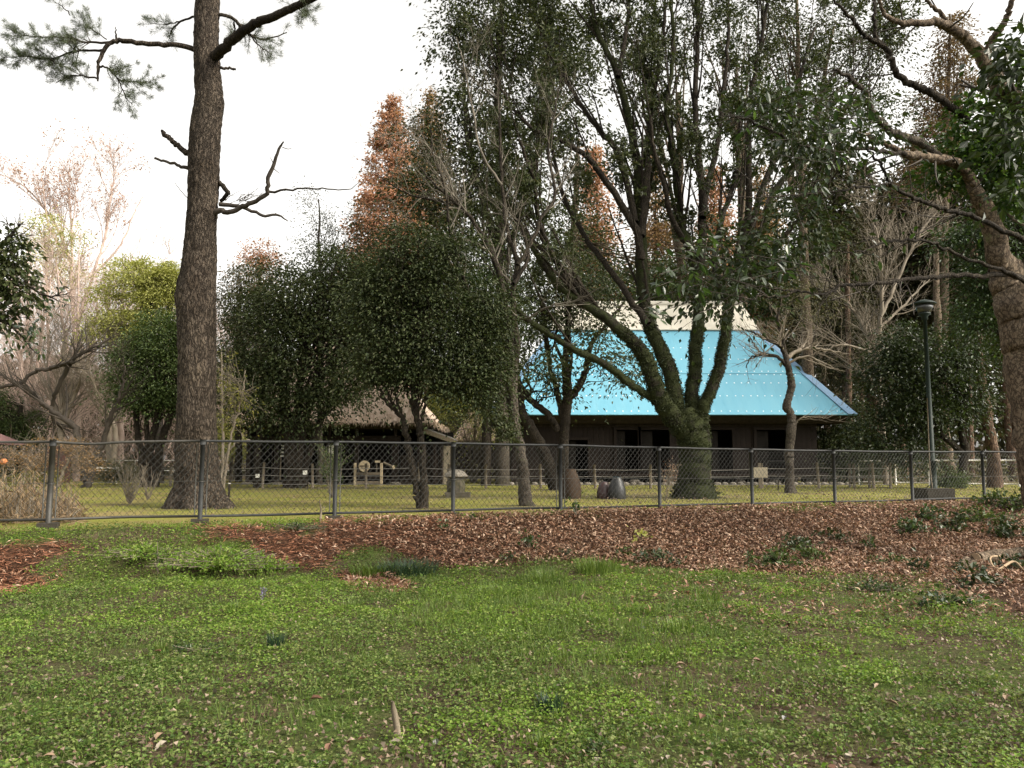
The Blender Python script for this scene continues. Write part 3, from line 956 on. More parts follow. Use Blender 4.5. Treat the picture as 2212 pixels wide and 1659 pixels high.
def barn():
    t = thing('thatched_barn', 'dark open barn with a shaggy pale thatched roof behind the dense trees', 'barn', (-8.5, 38.5, 0))
    thatch_roof(t, -13.9, -3.75, 37.4, 46.4, 2.95, 41.9, 7.7, 3.6)
    yf = 38.4
    X = lambda vx: (vx - 1106) / F * yf
    x0, xm, x1 = X(536), X(866), X(957)
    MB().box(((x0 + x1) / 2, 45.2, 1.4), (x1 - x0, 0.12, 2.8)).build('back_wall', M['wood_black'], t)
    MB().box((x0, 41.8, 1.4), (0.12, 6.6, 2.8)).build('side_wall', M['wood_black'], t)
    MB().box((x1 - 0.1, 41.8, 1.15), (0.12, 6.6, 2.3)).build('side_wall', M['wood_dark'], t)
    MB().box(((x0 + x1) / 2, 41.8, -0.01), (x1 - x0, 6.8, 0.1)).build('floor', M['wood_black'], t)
    MB().box(((x0 + xm) / 2, yf, 2.2), (xm - x0, 0.2, 0.3)).build('front_beam', M['wood_brown'], t)
    MB().box(((x0 + xm) / 2, yf + 0.02, 2.78), (xm - x0, 0.2, 0.16)).build('eave_beam', M['wood_dark'], t)
    for vx in (540, 600, 660, 712, 772, 855):
        MB().box((X(vx), yf - 0.01, 1.02), (0.2 if vx < 850 else 0.32, 0.2, 2.06)).build('post', M['wood_brown'] if vx > 800 else M['wood_dark'], t)
        MB().box((X(vx), yf - 0.01, 2.52), (0.13, 0.16, 0.34)).build('strut', M['wood_dark'], t)
        m = MB()
        m.lathe((X(vx), yf - 0.05, 0), [(0.30, -0.03), (0.34, 0.07), (0.2, 0.13)], 9, 0.12)
        m.build('base_stone', M['stone'], t)
    for i in range(22):                                 # rafter ends below the thatch
        xx = x0 - 0.7 + i * 0.46
        MB().bar((xx, 37.75, 2.86 - 0.12), (xx, 39.6, 2.86 + 0.35), 0.08, 0.1).build('rafter', M['wood_dark'], t)
    # lattice window and low wall in the dark bay
    a, b = X(588), X(660)
    for vx in (590, 608, 624, 642, 658):
        MB().box((X(vx), yf + 0.05, 0.95), (0.06, 0.06, 1.5)).build('lattice_bar', M['wood_grey'] if vx in (608, 624) else M['wood_dark'], t)
    for z in (0.25, 0.85, 1.7):
        MB().box(((a + b) / 2, yf + 0.12, z), (b - a, 0.05, 0.07)).build('lattice_rail', M['wood_dark'], t)
    # boarded bay beside the big post
    nb = 7
    xs = np.linspace(X(866), X(948), nb + 1)
    for i in range(nb):
        MB().box(((xs[i] + xs[i + 1]) / 2, yf + 0.03 + 0.01 * RG.standard_normal(), 0.72), (xs[1] - xs[0] - 0.02, 0.04, 1.18)).build('board', M['wood_brown'], t)
    for z in (0.1, 0.74, 1.36, 1.98):
        MB().box(((xs[0] + xs[-1]) / 2, yf - 0.03, z), (xs[-1] - xs[0], 0.08, 0.1)).build('rail', M['wood_dark'], t)
    for vx in (906, 940):
        MB().box((X(vx), yf - 0.06, 1.0), (0.13, 0.14, 2.0)).build('post', M['wood_brown'], t)
    # paper notices and a hanging bell shaped shade
    MB().box((X(718), yf - 0.13, 1.66), (0.24, 0.012, 0.44)).build('notice', M['paper'], t)
    MB().box((X(634), yf - 0.04, 1.82), (0.16, 0.012, 0.34)).build('notice', M['paper'], t)
    for (vx, vy, ww, hh) in ((612, 963, 0.22, 0.06), (613, 969, 0.24, 0.07), (611, 977, 0.2, 0.07), (610, 985, 0.2, 0.06), (594, 968, 0.1, 0.1)):
        p = P(vx, vy, yf - 0.08)
        MB().box(p, (ww, 0.012, hh)).build('notice', M['paper'], t)
    m = MB()
    m.lathe(P(671, 974, yf - 0.3), [(0.13, -0.16), (0.12, 0.0), (0.06, 0.16), (0.01, 0.24)], 10)
    m.build('shade', M['paper'], t, True)
    # tiled lean-to
    a0, a1 = P(915, 925, 38.2), P(979, 948, 38.2)
    for i in range(7):
        k0, k1 = i / 7, (i + 1) / 7
        p, q = a0 + (a1 - a0) * k0, a0 + (a1 - a0) * k1
        for j in range(6):
            y0 = 38.2 + j * 0.55
            MB().add([p + [0, y0 - 38.2, .06], q + [0, y0 - 38.2, .03], q + [0, y0 - 37.67, .03], p + [0, y0 - 37.67, .06],
                      p + [0, y0 - 38.2, .0], q + [0, y0 - 38.2, -.03], q + [0, y0 - 37.67, -.03], p + [0, y0 - 37.67, .0]],
                     [[[0, 1, 2, 3], [4, 7, 6, 5], [0, 4, 5, 1], [1, 5, 6, 2], [2, 6, 7, 3], [3, 7, 4, 0]]]).build('tile', M['tile'], t)
    MB().bar(a0 + [0, 0, -0.12], a1 + [0, 0, -0.12], 0.06, 0.2).build('barge_board', M['wood_grey'], t)
    MB().box((X(966), 39.4, 0.95), (0.5, 0.1, 1.9)).build('plaster_wall', M['plaster'], t)
    MB().box((X(976), 38.3, 0.98), (0.1, 0.1, 1.96)).build('post', M['wood_brown'], t)


barn()


def hut():
    t = thing('thatched_hut', 'small far hut with tan thatch between the barn and the blue roof', 'hut', (-2.4, 56, 0))
    d = 55.0
    xl, xr = (975 - 1106) / F * d, (1086 - 1106) / F * d
    thatch_roof(t, xl, xr, d, d + 5, P(0, 950, d)[2], d + 2.5, P(0, 872, d)[2], 1.2)
    for i in range(12):
        xx = xl + 0.35 + i * (xr - xl - 0.7) / 11
        MB().box((xx, d + 0.5, 1.1), (0.25, 0.06, 2.3)).build('plank', M['wood_dark'], t)
    MB().box(((xl + xr) / 2, d + 4.5, 1.1), (xr - xl - .6, 0.1, 2.3)).build('back_wall', M['wood_dark'], t)


hut()


def maroon_house():
    d = 38.0
    t = thing('maroon_shed', 'low shed with a dull maroon hipped roof half hidden by ochre shrubs', 'shed', P(0, 1045, d))
    e = P(0, 955, d)[2]
    x1 = P(64, 950, d + 6)[0]
    x0 = x1 - 8
    zr = e + 1.75
    m = MB()
    m.add([(x0, d, e), (x1, d, e), (x1 - 2.9, d + 3, zr), (x0 + 2.9, d + 3, zr), (x1, d + 6, e), (x0, d + 6, e)], [[[0, 1, 2, 3], [4, 5, 3, 2]], [[1, 4, 2], [5, 0, 3]]])
    m.build('roof', M['maroon'], t)
    MB().bar((x1 + .03, d, e + .03), (x1 - 2.9, d + 3, zr + .05), 0.12, 0.1).build('hip_cap', M['maroon'], t)
    MB().box(((x0 + x1) / 2, d + .1, e - 0.1), (x1 - x0, 0.1, 0.16)).build('fascia', M['maroon_dark'], t)
    for i in range(22):
        MB().box((x0 + 0.6 + i * (x1 - x0 - 1.0) / 21, d + 0.7, e / 2 - 0.1), (0.31, 0.06, e + 0.1)).build('board', M['maroon_dark'], t)
    # a second wing whose plain dark wall shows beside the fence post
    a, b = P(98, 985, 40)[0], P(132, 985, 40)[0]
    MB().box(((a + b) / 2, 40.5, 0.95), (b - a, 0.8, 1.9)).build('annex', M['maroon_dark'], t)


maroon_house()


# ------------------------------------------------------------------ chain-link fence
def fence():
    t = thing('chain_link_fence', 'grey steel chain link fence running across the whole view above the leaf bank', 'fence', (0, 14.7, 0))
    pv = [(-215, 0), (117, 0), (440, 0), (727, 0), (980, 0), (1210, 0), (1422, 0), (1620, 0), (1797, 0), (1963, 0), (2117, 0)]
    pts = []
    for vx, _ in pv:
        # intersect the sight line with the fence line in plan
        u = (vx - 1106) / F / math.cos(0) * 1.0
        # x = u*y ; x = FP0x + FUx*t ; y = FP0y + FUy*t
        tt = (u * FP0[1] - FP0[0]) / (FU[0] - u * FU[1])
        pts.append(FP0 + FU * tt)
    step = pts[-1] - pts[-2]
    for i in range(3):
        pts.append(pts[-1] + step * 1.0)
    H = 1.27
    tops = []
    for i, p in enumerate(pts):
        z0 = float(G(p[0], p[1]))
        if i <= 9:
            zt = EYE + (HZ - [955, 955, 953, 955, 958, 962, 967, 971, 974, 976, 978][i]) / F * p[1]
        else:
            zt = z0 + H
        tops.append(np.array([p[0], p[1], zt]))
        heavy = i == 1
        MB().tube([(p[0], p[1], -0.1), (p[0], p[1], zt)], 0.042 if heavy else 0.037, 12).build('post', M['old_steel'] if i <= 1 else M['steel'], t, True)
        MB().tube([(p[0], p[1], zt - 0.06), (p[0], p[1], zt + 0.025)], 0.05, 12).build('post_cap', M['steel'], t, True)
        MB().tube([(p[0], p[1], zt * 0.52 - 0.012), (p[0], p[1], zt * 0.52 + 0.012)], 0.055, 10).build('clamp', M['old_steel'], t, True)
        MB().box((p[0], p[1], z0 - 0.06), (0.27, 0.27, 0.30), math.atan2(FU[1], FU[0])).build('footing', M['concrete'], t)
        if i in (1, 2, 3, 5):
            for s in (-1, 1):
                q = p + FU * 0.085 * s
                MB().tube([(q[0], q[1], 0.13), (q[0], q[1], zt - 0.05)], 0.009, 6).build('tension_bar', M['wire'], t, True)
    for i in range(len(pts) - 1):
        a, b = tops[i], tops[i + 1]
        z0a, z0b = 0.135 + (0.0 if i > 0 else 0), 0.135
        top = [a, a + (b - a) * 0.24 + ([0, 0, -0.035] if i == 1 else [0, 0, 0]), (a + b) / 2 + [0, 0, -0.006], b]
        MB().tube(spline(top, 12), 0.021, 10).build('top_rail', M['old_steel'] if i <= 1 else M['steel'], t, True)
        la, lb = a * [1, 1, 0] + [0, 0, z0a], b * [1, 1, 0] + [0, 0, z0b]
        MB().tube([la, (la + lb) / 2 + [0, 0, 0.008 * RG.standard_normal()], lb], 0.021, 10).build('bottom_rail', M['old_steel'] if i <= 1 else M['steel'], t, True)
        # the woven diamonds: every wire a zigzag run from rail to rail
        L = float(np.linalg.norm((b - a)[:2]))
        pitch = 0.10
        u = (b - a)[:2] / L
        paths = []
        nz = 4
        for sgn in (1, -1):
            x = -1.4
            while x < L + 1.4:
                h0, h1 = 0.15, (a[2] + b[2]) / 2 - 0.02
                xs = np.array([x, x + sgn * (h1 - h0) * 0.87])
                zs = np.array([h0, h1])
                lo, hi = 0.045, L - 0.045
                q0, q1 = 0.0, 1.0
                dx = xs[1] - xs[0]
                k = sorted([(lo - xs[0]) / dx, (hi - xs[0]) / dx])
                q0, q1 = max(0, k[0]), min(1, k[1])
                if q1 - q0 > 0.02:
                    q = np.linspace(q0, q1, nz)
                    X = xs[0] + dx * q
                    Z = zs[0] + (zs[1] - zs[0]) * q
                    off = 0.004 * sgn
                    paths.append(np.stack([a[0] + u[0] * X - u[1] * off, a[1] + u[1] * X + u[0] * off, Z], 1))
                x += pitch
        paths = np.array(paths)
        v, f = tubes(paths, np.full(paths.shape[:2], 0.003), 3)
        mk('wire_mesh', v, [f], M['wire'], t)
        MB().tube([a * [1, 1, 0.52], b * [1, 1, 0.52]], 0.003, 5).build('line_wire', M['wire'], t)


fence()


def rope_fence():
    t = thing('rope_fence', 'low fence of thin wooden stakes and three pale ropes before the old houses', 'fence', (2, 32, 0))
    xs = [(346, 35), (374, 34.5), (476, 34), (571, 32.6), (679, 32.4), (793, 32.2), (906, 32), (970, 32), (1050, 31.8), (1168, 31.6), (1285, 31.6), (1403, 31.6), (1530, 31.8), (1642, 32), (1764, 31.8), (1882, 31.4), (1917, 31.6)]
    pp = []
    for vx, d in xs:
        x = (vx - 1106) / F * d
        z0 = float(G(x, d))
        lean = 0.03 * RG.standard_normal(2)
        top = np.array([x + lean[0], d + lean[1], z0 + 1.0 + 0.03 * RG.standard_normal()])
        MB().tube([(x, d, z0 - 0.1), top], [0.058, 0.052], 9).build('stake', M['wood_grey'], t, True)
        pp.append((np.array([x, d, z0]), top))
    for i in range(len(pp) - 1):
        for h in (0.79, 0.5, 0.17):
            a = pp[i][0] * (1 - h) + pp[i][1] * h - [0, 0.05, 0]
            b = pp[i + 1][0] * (1 - h) + pp[i + 1][1] * h - [0, 0.05, 0]
            c = (a + b) / 2 - [0, 0, 0.015 + 0.01 * RG.random()]
            MB().tube(spline([a, c, b], 7), 0.0125, 5).build('rope', M['rope'], t, True)
    # short second run in front of the wood
    t2 = thing('rope_fence', 'short roped run of four weathered stakes where the wood begins past the farmhouse', 'fence', (13.5, 33.5, 0))
    q = []
    for vx, d in ((1830, 33.0), (1839, 32.6), (1872, 32.8), (1880, 34.5)):
        x = (vx - 1106) / F * d
        MB().tube([(x, d, -0.1), (x + .02, d, 1.0)], [0.058, 0.052], 9).build('stake', M['wood_grey'], t2, True)
        q.append(np.array([x, d - .06, 0]))
    for i in range(3):
        for h in (0.78, 0.5):
            a, b = q[i] + [0, 0, h], q[i + 1] + [0, 0, h]
            MB().tube(spline([a, (a + b) / 2 - [0, 0, 0.06], b], 7), 0.0125, 5).build('rope', M['rope'], t2, True)


rope_fence()


def pipe_fence():
    t = thing('pipe_fence', 'pale galvanised pipe fence at the edge of the dark cedar wood', 'fence', (16, 36, 0))
    line = [(1640, 43.5), (1745, 41.5), (1850, 39.2), (1929, 37.4), (2001, 36.0), (2072, 35.0), (2141, 34.4), (2194, 34.0), (2262, 33.4), (2340, 33)]
    pts = [np.array([(vx - 1106) / F * d, d, 0.0]) for vx, d in line]
    for p in pts:
        MB().tube([p + [0, 0, -0.1], p + [0, 0, 1.12]], 0.038, 8).build('post', M['white_steel'], t, True)
    for a, b in zip(pts, pts[1:]):
        MB().tube([a + [0, 0, 1.14], b + [0, 0, 1.14]], 0.032, 8).build('rail', M['white_steel'], t, True)
        MB().tube([a + [0, 0, 0.12], b + [0, 0, 0.12]], 0.03, 8).build('rail', M['white_steel'], t, True)
    t3 = thing('pipe_fence', 'distant pale pipe fence glimpsed behind the bushes beside the pine', 'fence', (-20, 46, 0))
    line = [(196, 46), (262, 46), (296, 46), (357, 46), (395, 46), (450, 46), (505, 46), (535, 46)]
    pts = [np.array([(vx - 1106) / F * d, d, 0.0]) for vx, d in line]
    for p in pts:
        MB().tube([p + [0, 0, -0.1], p + [0, 0, 1.2]], 0.03, 8).build('post', M['white_steel'], t3, True)
    for a, b in zip(pts, pts[1:]):
        for h in (1.2, 0.62):
            MB().tube([a + [0, 0, h], b + [0, 0, h]], 0.026, 8).build('rail', M['white_steel'], t3, True)
    for a, b in ((0, 1), (1, 2)):
        pass


pipe_fence()


# ------------------------------------------------------------------ small things behind the fence
def small_things():
    # street lamp
    d = 20.7
    b = P(2019, 1084, d)
    b[2] = 0
    t = thing('park_lamp', 'tall dark green park lamp standing on a square concrete block', 'lamp', b)
    MB().box(b + [0, 0, 0.14], (0.70, 0.70, 0.40)).build('plinth', M['concrete'], t)
    MB().tube([b + [0, 0, .34], b + [0, 0, 1.05]], 0.085, 14).build('base', M['lamp_green'], t, True)
    top = 4.78
    MB().tube([b + [0, 0, 1.0], b + [0, 0, top]], [0.062, 0.05], 12).build('pole', M['lamp_green'], t, True)
    m = MB()
    m.lathe(b + [0, 0, top], [(0.055, 0), (0.08, 0.02), (0.08, 0.1), (0.14, 0.16), (0.15, 0.2)], 16)
    m.build('neck', M['lamp_green'], t, True)
    m = MB()
    m.lathe(b + [0, 0, top + 0.2], [(0.13, 0), (0.2, 0.1), (0.23, 0.22)], 16)
    m.build('globe', M['lamp_glass'], t, True)
    m = MB()
    m.lathe(b + [0, 0, top + 0.42], [(0.29, 0), (0.31, 0.03), (0.2, 0.09), (0.05, 0.14)], 16)
    m.build('hood', M['lamp_green'], t, True)
    MB().tube([b + [-0.06, -0.05, 0.3], b + [-0.13, -0.1, 0.9], b + [-0.1, -0.06, 1.6], b + [-0.06, -0.02, 2.7]], 0.013, 6).build('cable', M['wood_grey'], t, True)

    # upturned storage jars
    def jar(vx, vy, d, r, h, mat, label, rim=True):
        c = P(vx, vy, d)
        c[2] = float(G(c[0], c[1])) - 0.02
        t = thing('storage_jar', label, 'jar', c, 'upturned storage jars on the lawn')
        prof = [(r * .93, 0.0), (r * .97, 0.05 * h), (r * 1.0, .12 * h), (r * 1.02, .3 * h), (r * .98, .45 * h), (r * .88, .62 * h), (r * .72, .8 * h), (r * .53, .95 * h), (r * .5, h)]
        m = MB()
        m.lathe(c, prof, 28)
        m.build('body', mat, t, True)
        m = MB()
        m.lathe(c + [0, 0, h], [(r * .46, 0), (r * .46, .012), (r * .3, .016)], 24)
        m.build('foot', mat, t)
        if rim:
            m = MB()
            m.lathe(c, [(r * .99, -0.02), (r * .99, 0.035 * h), (r * .95, 0.05 * h)], 28)
            m.build('rim', M['jar_brown'], t, True)
    jar(1232, 1076, 22.4, 0.31, 0.84, M['jar_brown'], 'tallest of the upturned jars, dull brown with a flat top, beside a fence post')
    jar(1305, 1075, 22.5, 0.205, 0.48, M['jar_purple'], 'smallest upturned jar, purplish brown with a bright sheen')
    jar(1333, 1077, 22.2, 0.245, 0.62, M['jar_grey'], 'dark grey glazed upturned jar touching the small purplish one')

    # stone lantern like hand basin
    c = P(985, 1072, 23.4)
    c[2] = float(G(c[0], c[1]))
    t = thing('stone_lantern', 'squat mossy stone lantern with a rough cap and slab base behind a fence post', 'lantern', c)
    MB().box(c + [0.06, 0, 0.07], (0.72, 0.55, 0.16)).build('slab', M['moss_stone'], t)
    m = MB()
    m.lathe(c + [0, 0, 0.15], [(0.25, 0), (0.28, 0.12), (0.28, 0.3), (0.22, 0.42)], 12, 0.03)
    m.build('drum', M['moss_stone'], t)
    m = MB()
    m.lathe(c + [0, 0, 0.57], [(0.30, 0), (0.37, 0.04), (0.33, 0.11), (0.2, 0.2), (0.08, 0.24)], 9, 0.05)
    m.build('cap', M['stone'], t)

    # rack of old farm tools by the barn
    d = 35.6
    q = lambda vx, vy: P(vx, vy, d)
    t = thing('wooden_rack', 'pale wooden rack with two crossbars standing before the open barn', 'rack', q(798, 1048))
    for (vx, vt) in ((767, 1000), (824, 1000)):
        a, b2 = q(vx, 1049), q(vx, vt)
        MB().bar(a, b2, 0.1, 0.1).build('upright', M['wood_pale'], t)
    for vy in (1023, 1042):
        MB().bar(q(767, vy), q(824, vy), 0.08, 0.11).build('crossbar', M['wood_grey'], t)
    for vy in (1030,):
        MB().bar(q(767, vy + 2), q(824, vy + 2), 0.04, 0.06).build('crossbar', M['wood_brown'], t)
    c = P(787, 1007, d - 0.15)
    t = thing('wooden_disc', 'round pale wooden disc hung over the rack of the barn', 'disc', c)
    n = 24
    a = np.arange(n) * 2 * math.pi / n
    ring = np.stack([0.25 * np.cos(a), 0 * a, 0.25 * np.sin(a)], 1)
    m = MB()
    m.add(np.concatenate([ring + c + [0, -0.03, 0], ring + c + [0, 0.03, 0]]), [[[i, (i + 1) % n, n + (i + 1) % n, n + i] for i in range(n)], [list(range(n))[::-1], [n + i for i in range(n)]]])
    m.build('face', M['wood_pale'], t)
    MB().box(c + [0, -0.045, 0.01], (0.40, 0.02, 0.035)).build('slot', M['wood_brown'], t)
    MB().bar(c + [-0.04, 0, -0.2], P(785, 1023, d - .15), 0.03, 0.03).build('stem', M['wood_brown'], t)
    c = P(817, 997, d - 0.2)
    t = thing('wooden_mallet', 'pale wooden mallet propped upright on the rack with its head on top', 'mallet', c)
    MB().bar(c + [-0.14, 0, 0], c + [0.08, 0, 0], 0.09, 0.09).build('head', M['wood_pale'], t)
    MB().bar(c + [-0.07, 0, 0], P(814, 1022, d - .2), 0.025, 0.025).build('handle', M['wood_grey'], t)
    a, b2 = P(829, 999, 36.4), P(849, 1009, 36.2)
    t = thing('wooden_pestle', 'slanting wooden pestle with a bright cut end beside the barn post', 'pestle', b2)
    MB().tube([a, b2], [0.05, 0.065], 9).build('shaft', M['wood_grey'], t, True)
    MB().tube([b2, b2 + (b2 - a) * 0.12], 0.085, 10).build('end', M['wood_pale'], t, True)

    # notice board on a stake
    c = P(1642, 1055, 31.4)
    c[2] = float(G(c[0], c[1]))
    t = thing('notice_board', 'weathered cream notice board on a stake before the farmhouse veranda', 'sign', c)
    MB().box(c + [0, 0, 0.5], (0.10, 0.08, 1.04)).build('stake', M['wood_grey'], t)
    bd = MB().box(c + [0.02, -0.06, 0.645], (0.54, 0.03, 0.40)).build('board', M['plaster'], t)
    # faded brushed characters, too weathered to read
    sg = [(-.16, .09, .012, .12), (-.19, .06, .05, .014), (-.15, .02, .07, .012), (-.17, -.03, .014, .1), (-.05, .09, .1, .012), (0.0, .05, .012, .1), (-.03, .0, .07, .012), (.02, -.06, .012, .09),
          (.13, .10, .1, .012), (.13, .05, .012, .11), (.17, .02, .06, .012), (.1, -.03, .012, .08), (.18, -.07, .07, .012), (-.1, -.1, .1, .012), (.05, -.12, .012, .06)]
    m = MB()
    for x, z, w_, h_ in sg:
        m.box(c + [0.02 + x, -0.078, 0.645 + z], (w_, 0.006, h_))
    m.build('lettering', M['ink'], t)

    def stakes(vx, vy, d, h, r, mat, name, label, cat, top=None):
        c = P(vx, vy, d)
        c[2] = float(G(c[0], c[1]))
        t = thing(name, label, cat, c)
        MB().tube([c + [0, 0, -.05], c + [0.03, 0, h]], r, 9).build('shaft', M[mat], t, True)
        return t, c
    t, c = stakes(494, 1076, 23.0, 1.05, 0.035, 'dark_bark', 'iron_stake', 'dark thin stake with a white band beside the foot of the pine', 'stake')
    MB().tube([c + [0.008, 0, .4], c + [0.009, 0, .43]], 0.04, 9).build('band', M['paper'], t, True)
    t, c = stakes(1681, 1061, 29.5, 0.66, 0.022, 'dark_bark', 'plant_marker', 'small dark plant marker on a thin stem near the notice board', 'marker')
    MB().box(c + [0.02, -0.03, 0.64], (0.13, 0.02, 0.2)).build('plate', M['wood_black'], t)
    t, c = stakes(556, 1052, 32.5, 0.55, 0.022, 'dark_bark', 'plant_marker', 'small white plant label on a stake under the dense dark tree', 'marker')
    MB().box(c + [0.0, -0.03, 0.5], (0.16, 0.015, 0.15)).build('plate', M['paper'], t)
    t, c = stakes(664, 1052, 31.8, 0.72, 0.02, 'dark_bark', 'plant_marker', 'pale square plant label hung before the clustered trunks', 'marker')
    MB().box(c + [-.1, -0.04, 0.64], (0.17, 0.015, 0.17)).build('plate', M['paper'], t)

    # red topped box and other far bits
    c = P(584, 1030, 50)
    c[2] = 0
    t = thing('ticket_box', 'small pink box with a bright red top seen beyond the barn corner', 'box', c)
    hh = P(0, 991, 50)[2]
    MB().box(c + [0, 0, hh / 2], (0.62, 0.5, hh)).build('cabinet', M['pink'], t)
    MB().box(c + [0, -0.02, hh + 0.03], (0.64, 0.54, 0.09)).build('ledge', M['paper'], t)
    m = MB()
    m.add([c + [-.3, -.25, hh + .08], c + [.32, -.25, hh + .08], c + [.32, .25, hh + .08], c + [-.3, .25, hh + .08], c + [.05, -.2, hh + .32], c + [.32, -.2, hh + .36], c + [.32, .2, hh + .36], c + [.05, .2, hh + .32]],
          [[[0, 1, 5, 4], [1, 2, 6, 5], [2, 3, 7, 6], [3, 0, 4, 7], [4, 5, 6, 7]]])
    m.build('top', M['red'], t)
    c = P(227, 1022, 40)
    t = thing('white_bar', 'thin white barrier bar on two posts far across the lawn', 'barrier', c * [1, 1, 0])
    a, b2 = P(196, 1010, 40), P(258, 1011, 40)
    MB().bar(a, b2, 0.05, 0.09).build('bar', M['white_steel'], t)
    for p in (a + (b2 - a) * .08, a + (b2 - a) * .92):
        MB().bar(p * [1, 1, 0], p - [0, 0, .04], 0.05, 0.05).build('post', M['white_steel'], t)
    c = P(8, 997, 30)
    t = thing('orange_float', 'orange ball shaped marker on a stick among the ochre shrubs', 'marker', c * [1, 1, 0])
    m = MB()
    m.lathe(c, [(0.02, -.12), (.1, -.08), (.14, 0), (.1, .08), (.02, .12)], 12)
    m.build('ball', M['orange'], t, True)
    MB().bar(c * [1, 1, 0], c - [0, 0, .11], 0.03, 0.03).build('stick', M['wood_grey'], t)

    # peg in the meadow
    c = P(862, 1562, 4.76)
    c[2] = float(G(c[0], c[1]))
    t = thing('wooden_peg', 'short weathered wooden peg leaning out of the meadow', 'peg', c)
    MB().tube([c + [0, 0, -.05], c + [-.012, 0, .06], c + [-.03, -.0, .15], c + [-.042, 0, .205]], [.021, .02, .017, .009], 8).build('shaft', M['wood_grey'], t, True)
    MB().tube([c + [.02, -.03, .0], c + [.035, -.04, .05], c + [.028, -.04, .075]], .004, 5).build('splinter', M['wood_pale'], t, True)
    # broken stalk at the fence
    c = P(692, 1128, 13.2)
    c[2] = float(G(c[0], c[1]))
    t = thing('broken_stalk', 'broken straw coloured stalk poking up before the chain link', 'stalk', c)
    MB().tube([c, c + [.01, 0, .2], c + [-.03, 0, .38]], [.02, .017, .006], 7).build('stem', M['wood_grey'], t, True)
    MB().tube([c + [0, 0, .2], c + [.06, -.02, .26], c + [.06, -.02, .18]], .008, 5).build('shoot', M['wood_grey'], t, True)

    # fallen logs and roots at the edge
    def log(p, q, r0, r1, name, label, cut=True):
        a, b2 = np.array(p, float), np.array(q, float)
        t = thing(name, label, 'log', a)
        k = np.linspace(0, 1, 9)[:, None]
        path = a + (b2 - a) * k + RG.standard_normal((9, 3)) * 0.012
        MB().tube(path, np.linspace(r0, r1, 9), 14).build('stem', M['tan_bark'], t, True)
        if cut:
            dd = unit(a - b2)
            MB().tube([a, a + dd * 0.012], r0 * 0.9, 14).build('cut_face', M['cut_wood'], t)

    def gp(vx, vy, d, up=0.0):
        p = P(vx, vy, d)
        p[2] = float(G(p[0], p[1])) + up
        return p
    log(gp(2108, 1200, 12.6, .10), gp(2226, 1190, 13.1, .16), .1, .085, 'fallen_log', 'thick mossy cut log lying at the edge of the bank')
    log(gp(2066, 1225, 11.9, .05), gp(2092, 1215, 12.3, .10), .05, .065, 'log_piece', 'short pale split log piece lying on the litter')
    log(gp(2088, 1228, 11.8, .04), gp(2101, 1222, 12.1, .09), .045, .055, 'log_piece', 'second stubby split piece beside the pale one')
    t = thing('bare_branch', 'bleached forked branch lying across the fallen log', 'branch', gp(2150, 1225, 11.8))
    pth = [gp(2168, 1198, 12, .2), gp(2140, 1206, 11.9, .2), gp(2145, 1222, 11.6, .1), gp(2158, 1232, 11.5, .06), gp(2120, 1240, 11.4, .03)]
    MB().tube(spline(pth, 14), np.linspace(.016, .011, 14), 7).build('stem', M['cut_wood'], t, True)
    MB().tube(spline([gp(2158, 1232, 11.5, .06), gp(2190, 1214, 11.7, .16), gp(2215, 1236, 11.5, .04)], 10), np.linspace(.024, .008, 10), 7).build('fork', M['cut_wood'], t, True)
    t = thing('bark_stick', 'dark rotten stick half buried in the litter below the log', 'stick', gp(2170, 1290, 10.6))
    MB().tube([gp(2132, 1268, 10.9, .06), gp(2160, 1292, 10.6, .05), gp(2178, 1300, 10.5, 0)], [.03, .035, .02], 8).build('stem', M['dark_bark'], t, True)


small_things()

# ------------------------------------------------------------------ trees
def roughen(v, f, amt, sc, seed=0):
    """push the surface of a tube in and out with noise so its outline is not a clean line"""
    n = (fbm(v[:, 0] * sc + v[:, 1] * sc * 1.7, v[:, 2] * sc * 0.55, seed, 3) - 0.5)
    m = (fbm(v[:, 1] * sc * 1.3 - v[:, 0] * sc, v[:, 2] * sc * 0.5 + 9, seed + 7, 3) - 0.5)
    v = v.copy()
    v[:, 0] += n * amt * 2
    v[:, 1] += m * amt * 2
    return v


def trunk_mesh(pr, S=20, amt=0.0, sc=6, seed=0):
    p, r = pr
    v, f = tubes(p[None], r[None], S)
    if amt:
        v = roughen(v, f, amt, sc, seed)
    return v, f


def part(name, items, mat, root, smooth=True, kind=None):
    v, f = merge(items)
    o = mk(name, v, f, mat, root, smooth)
    if kind:
        o['kind'] = kind
    return o


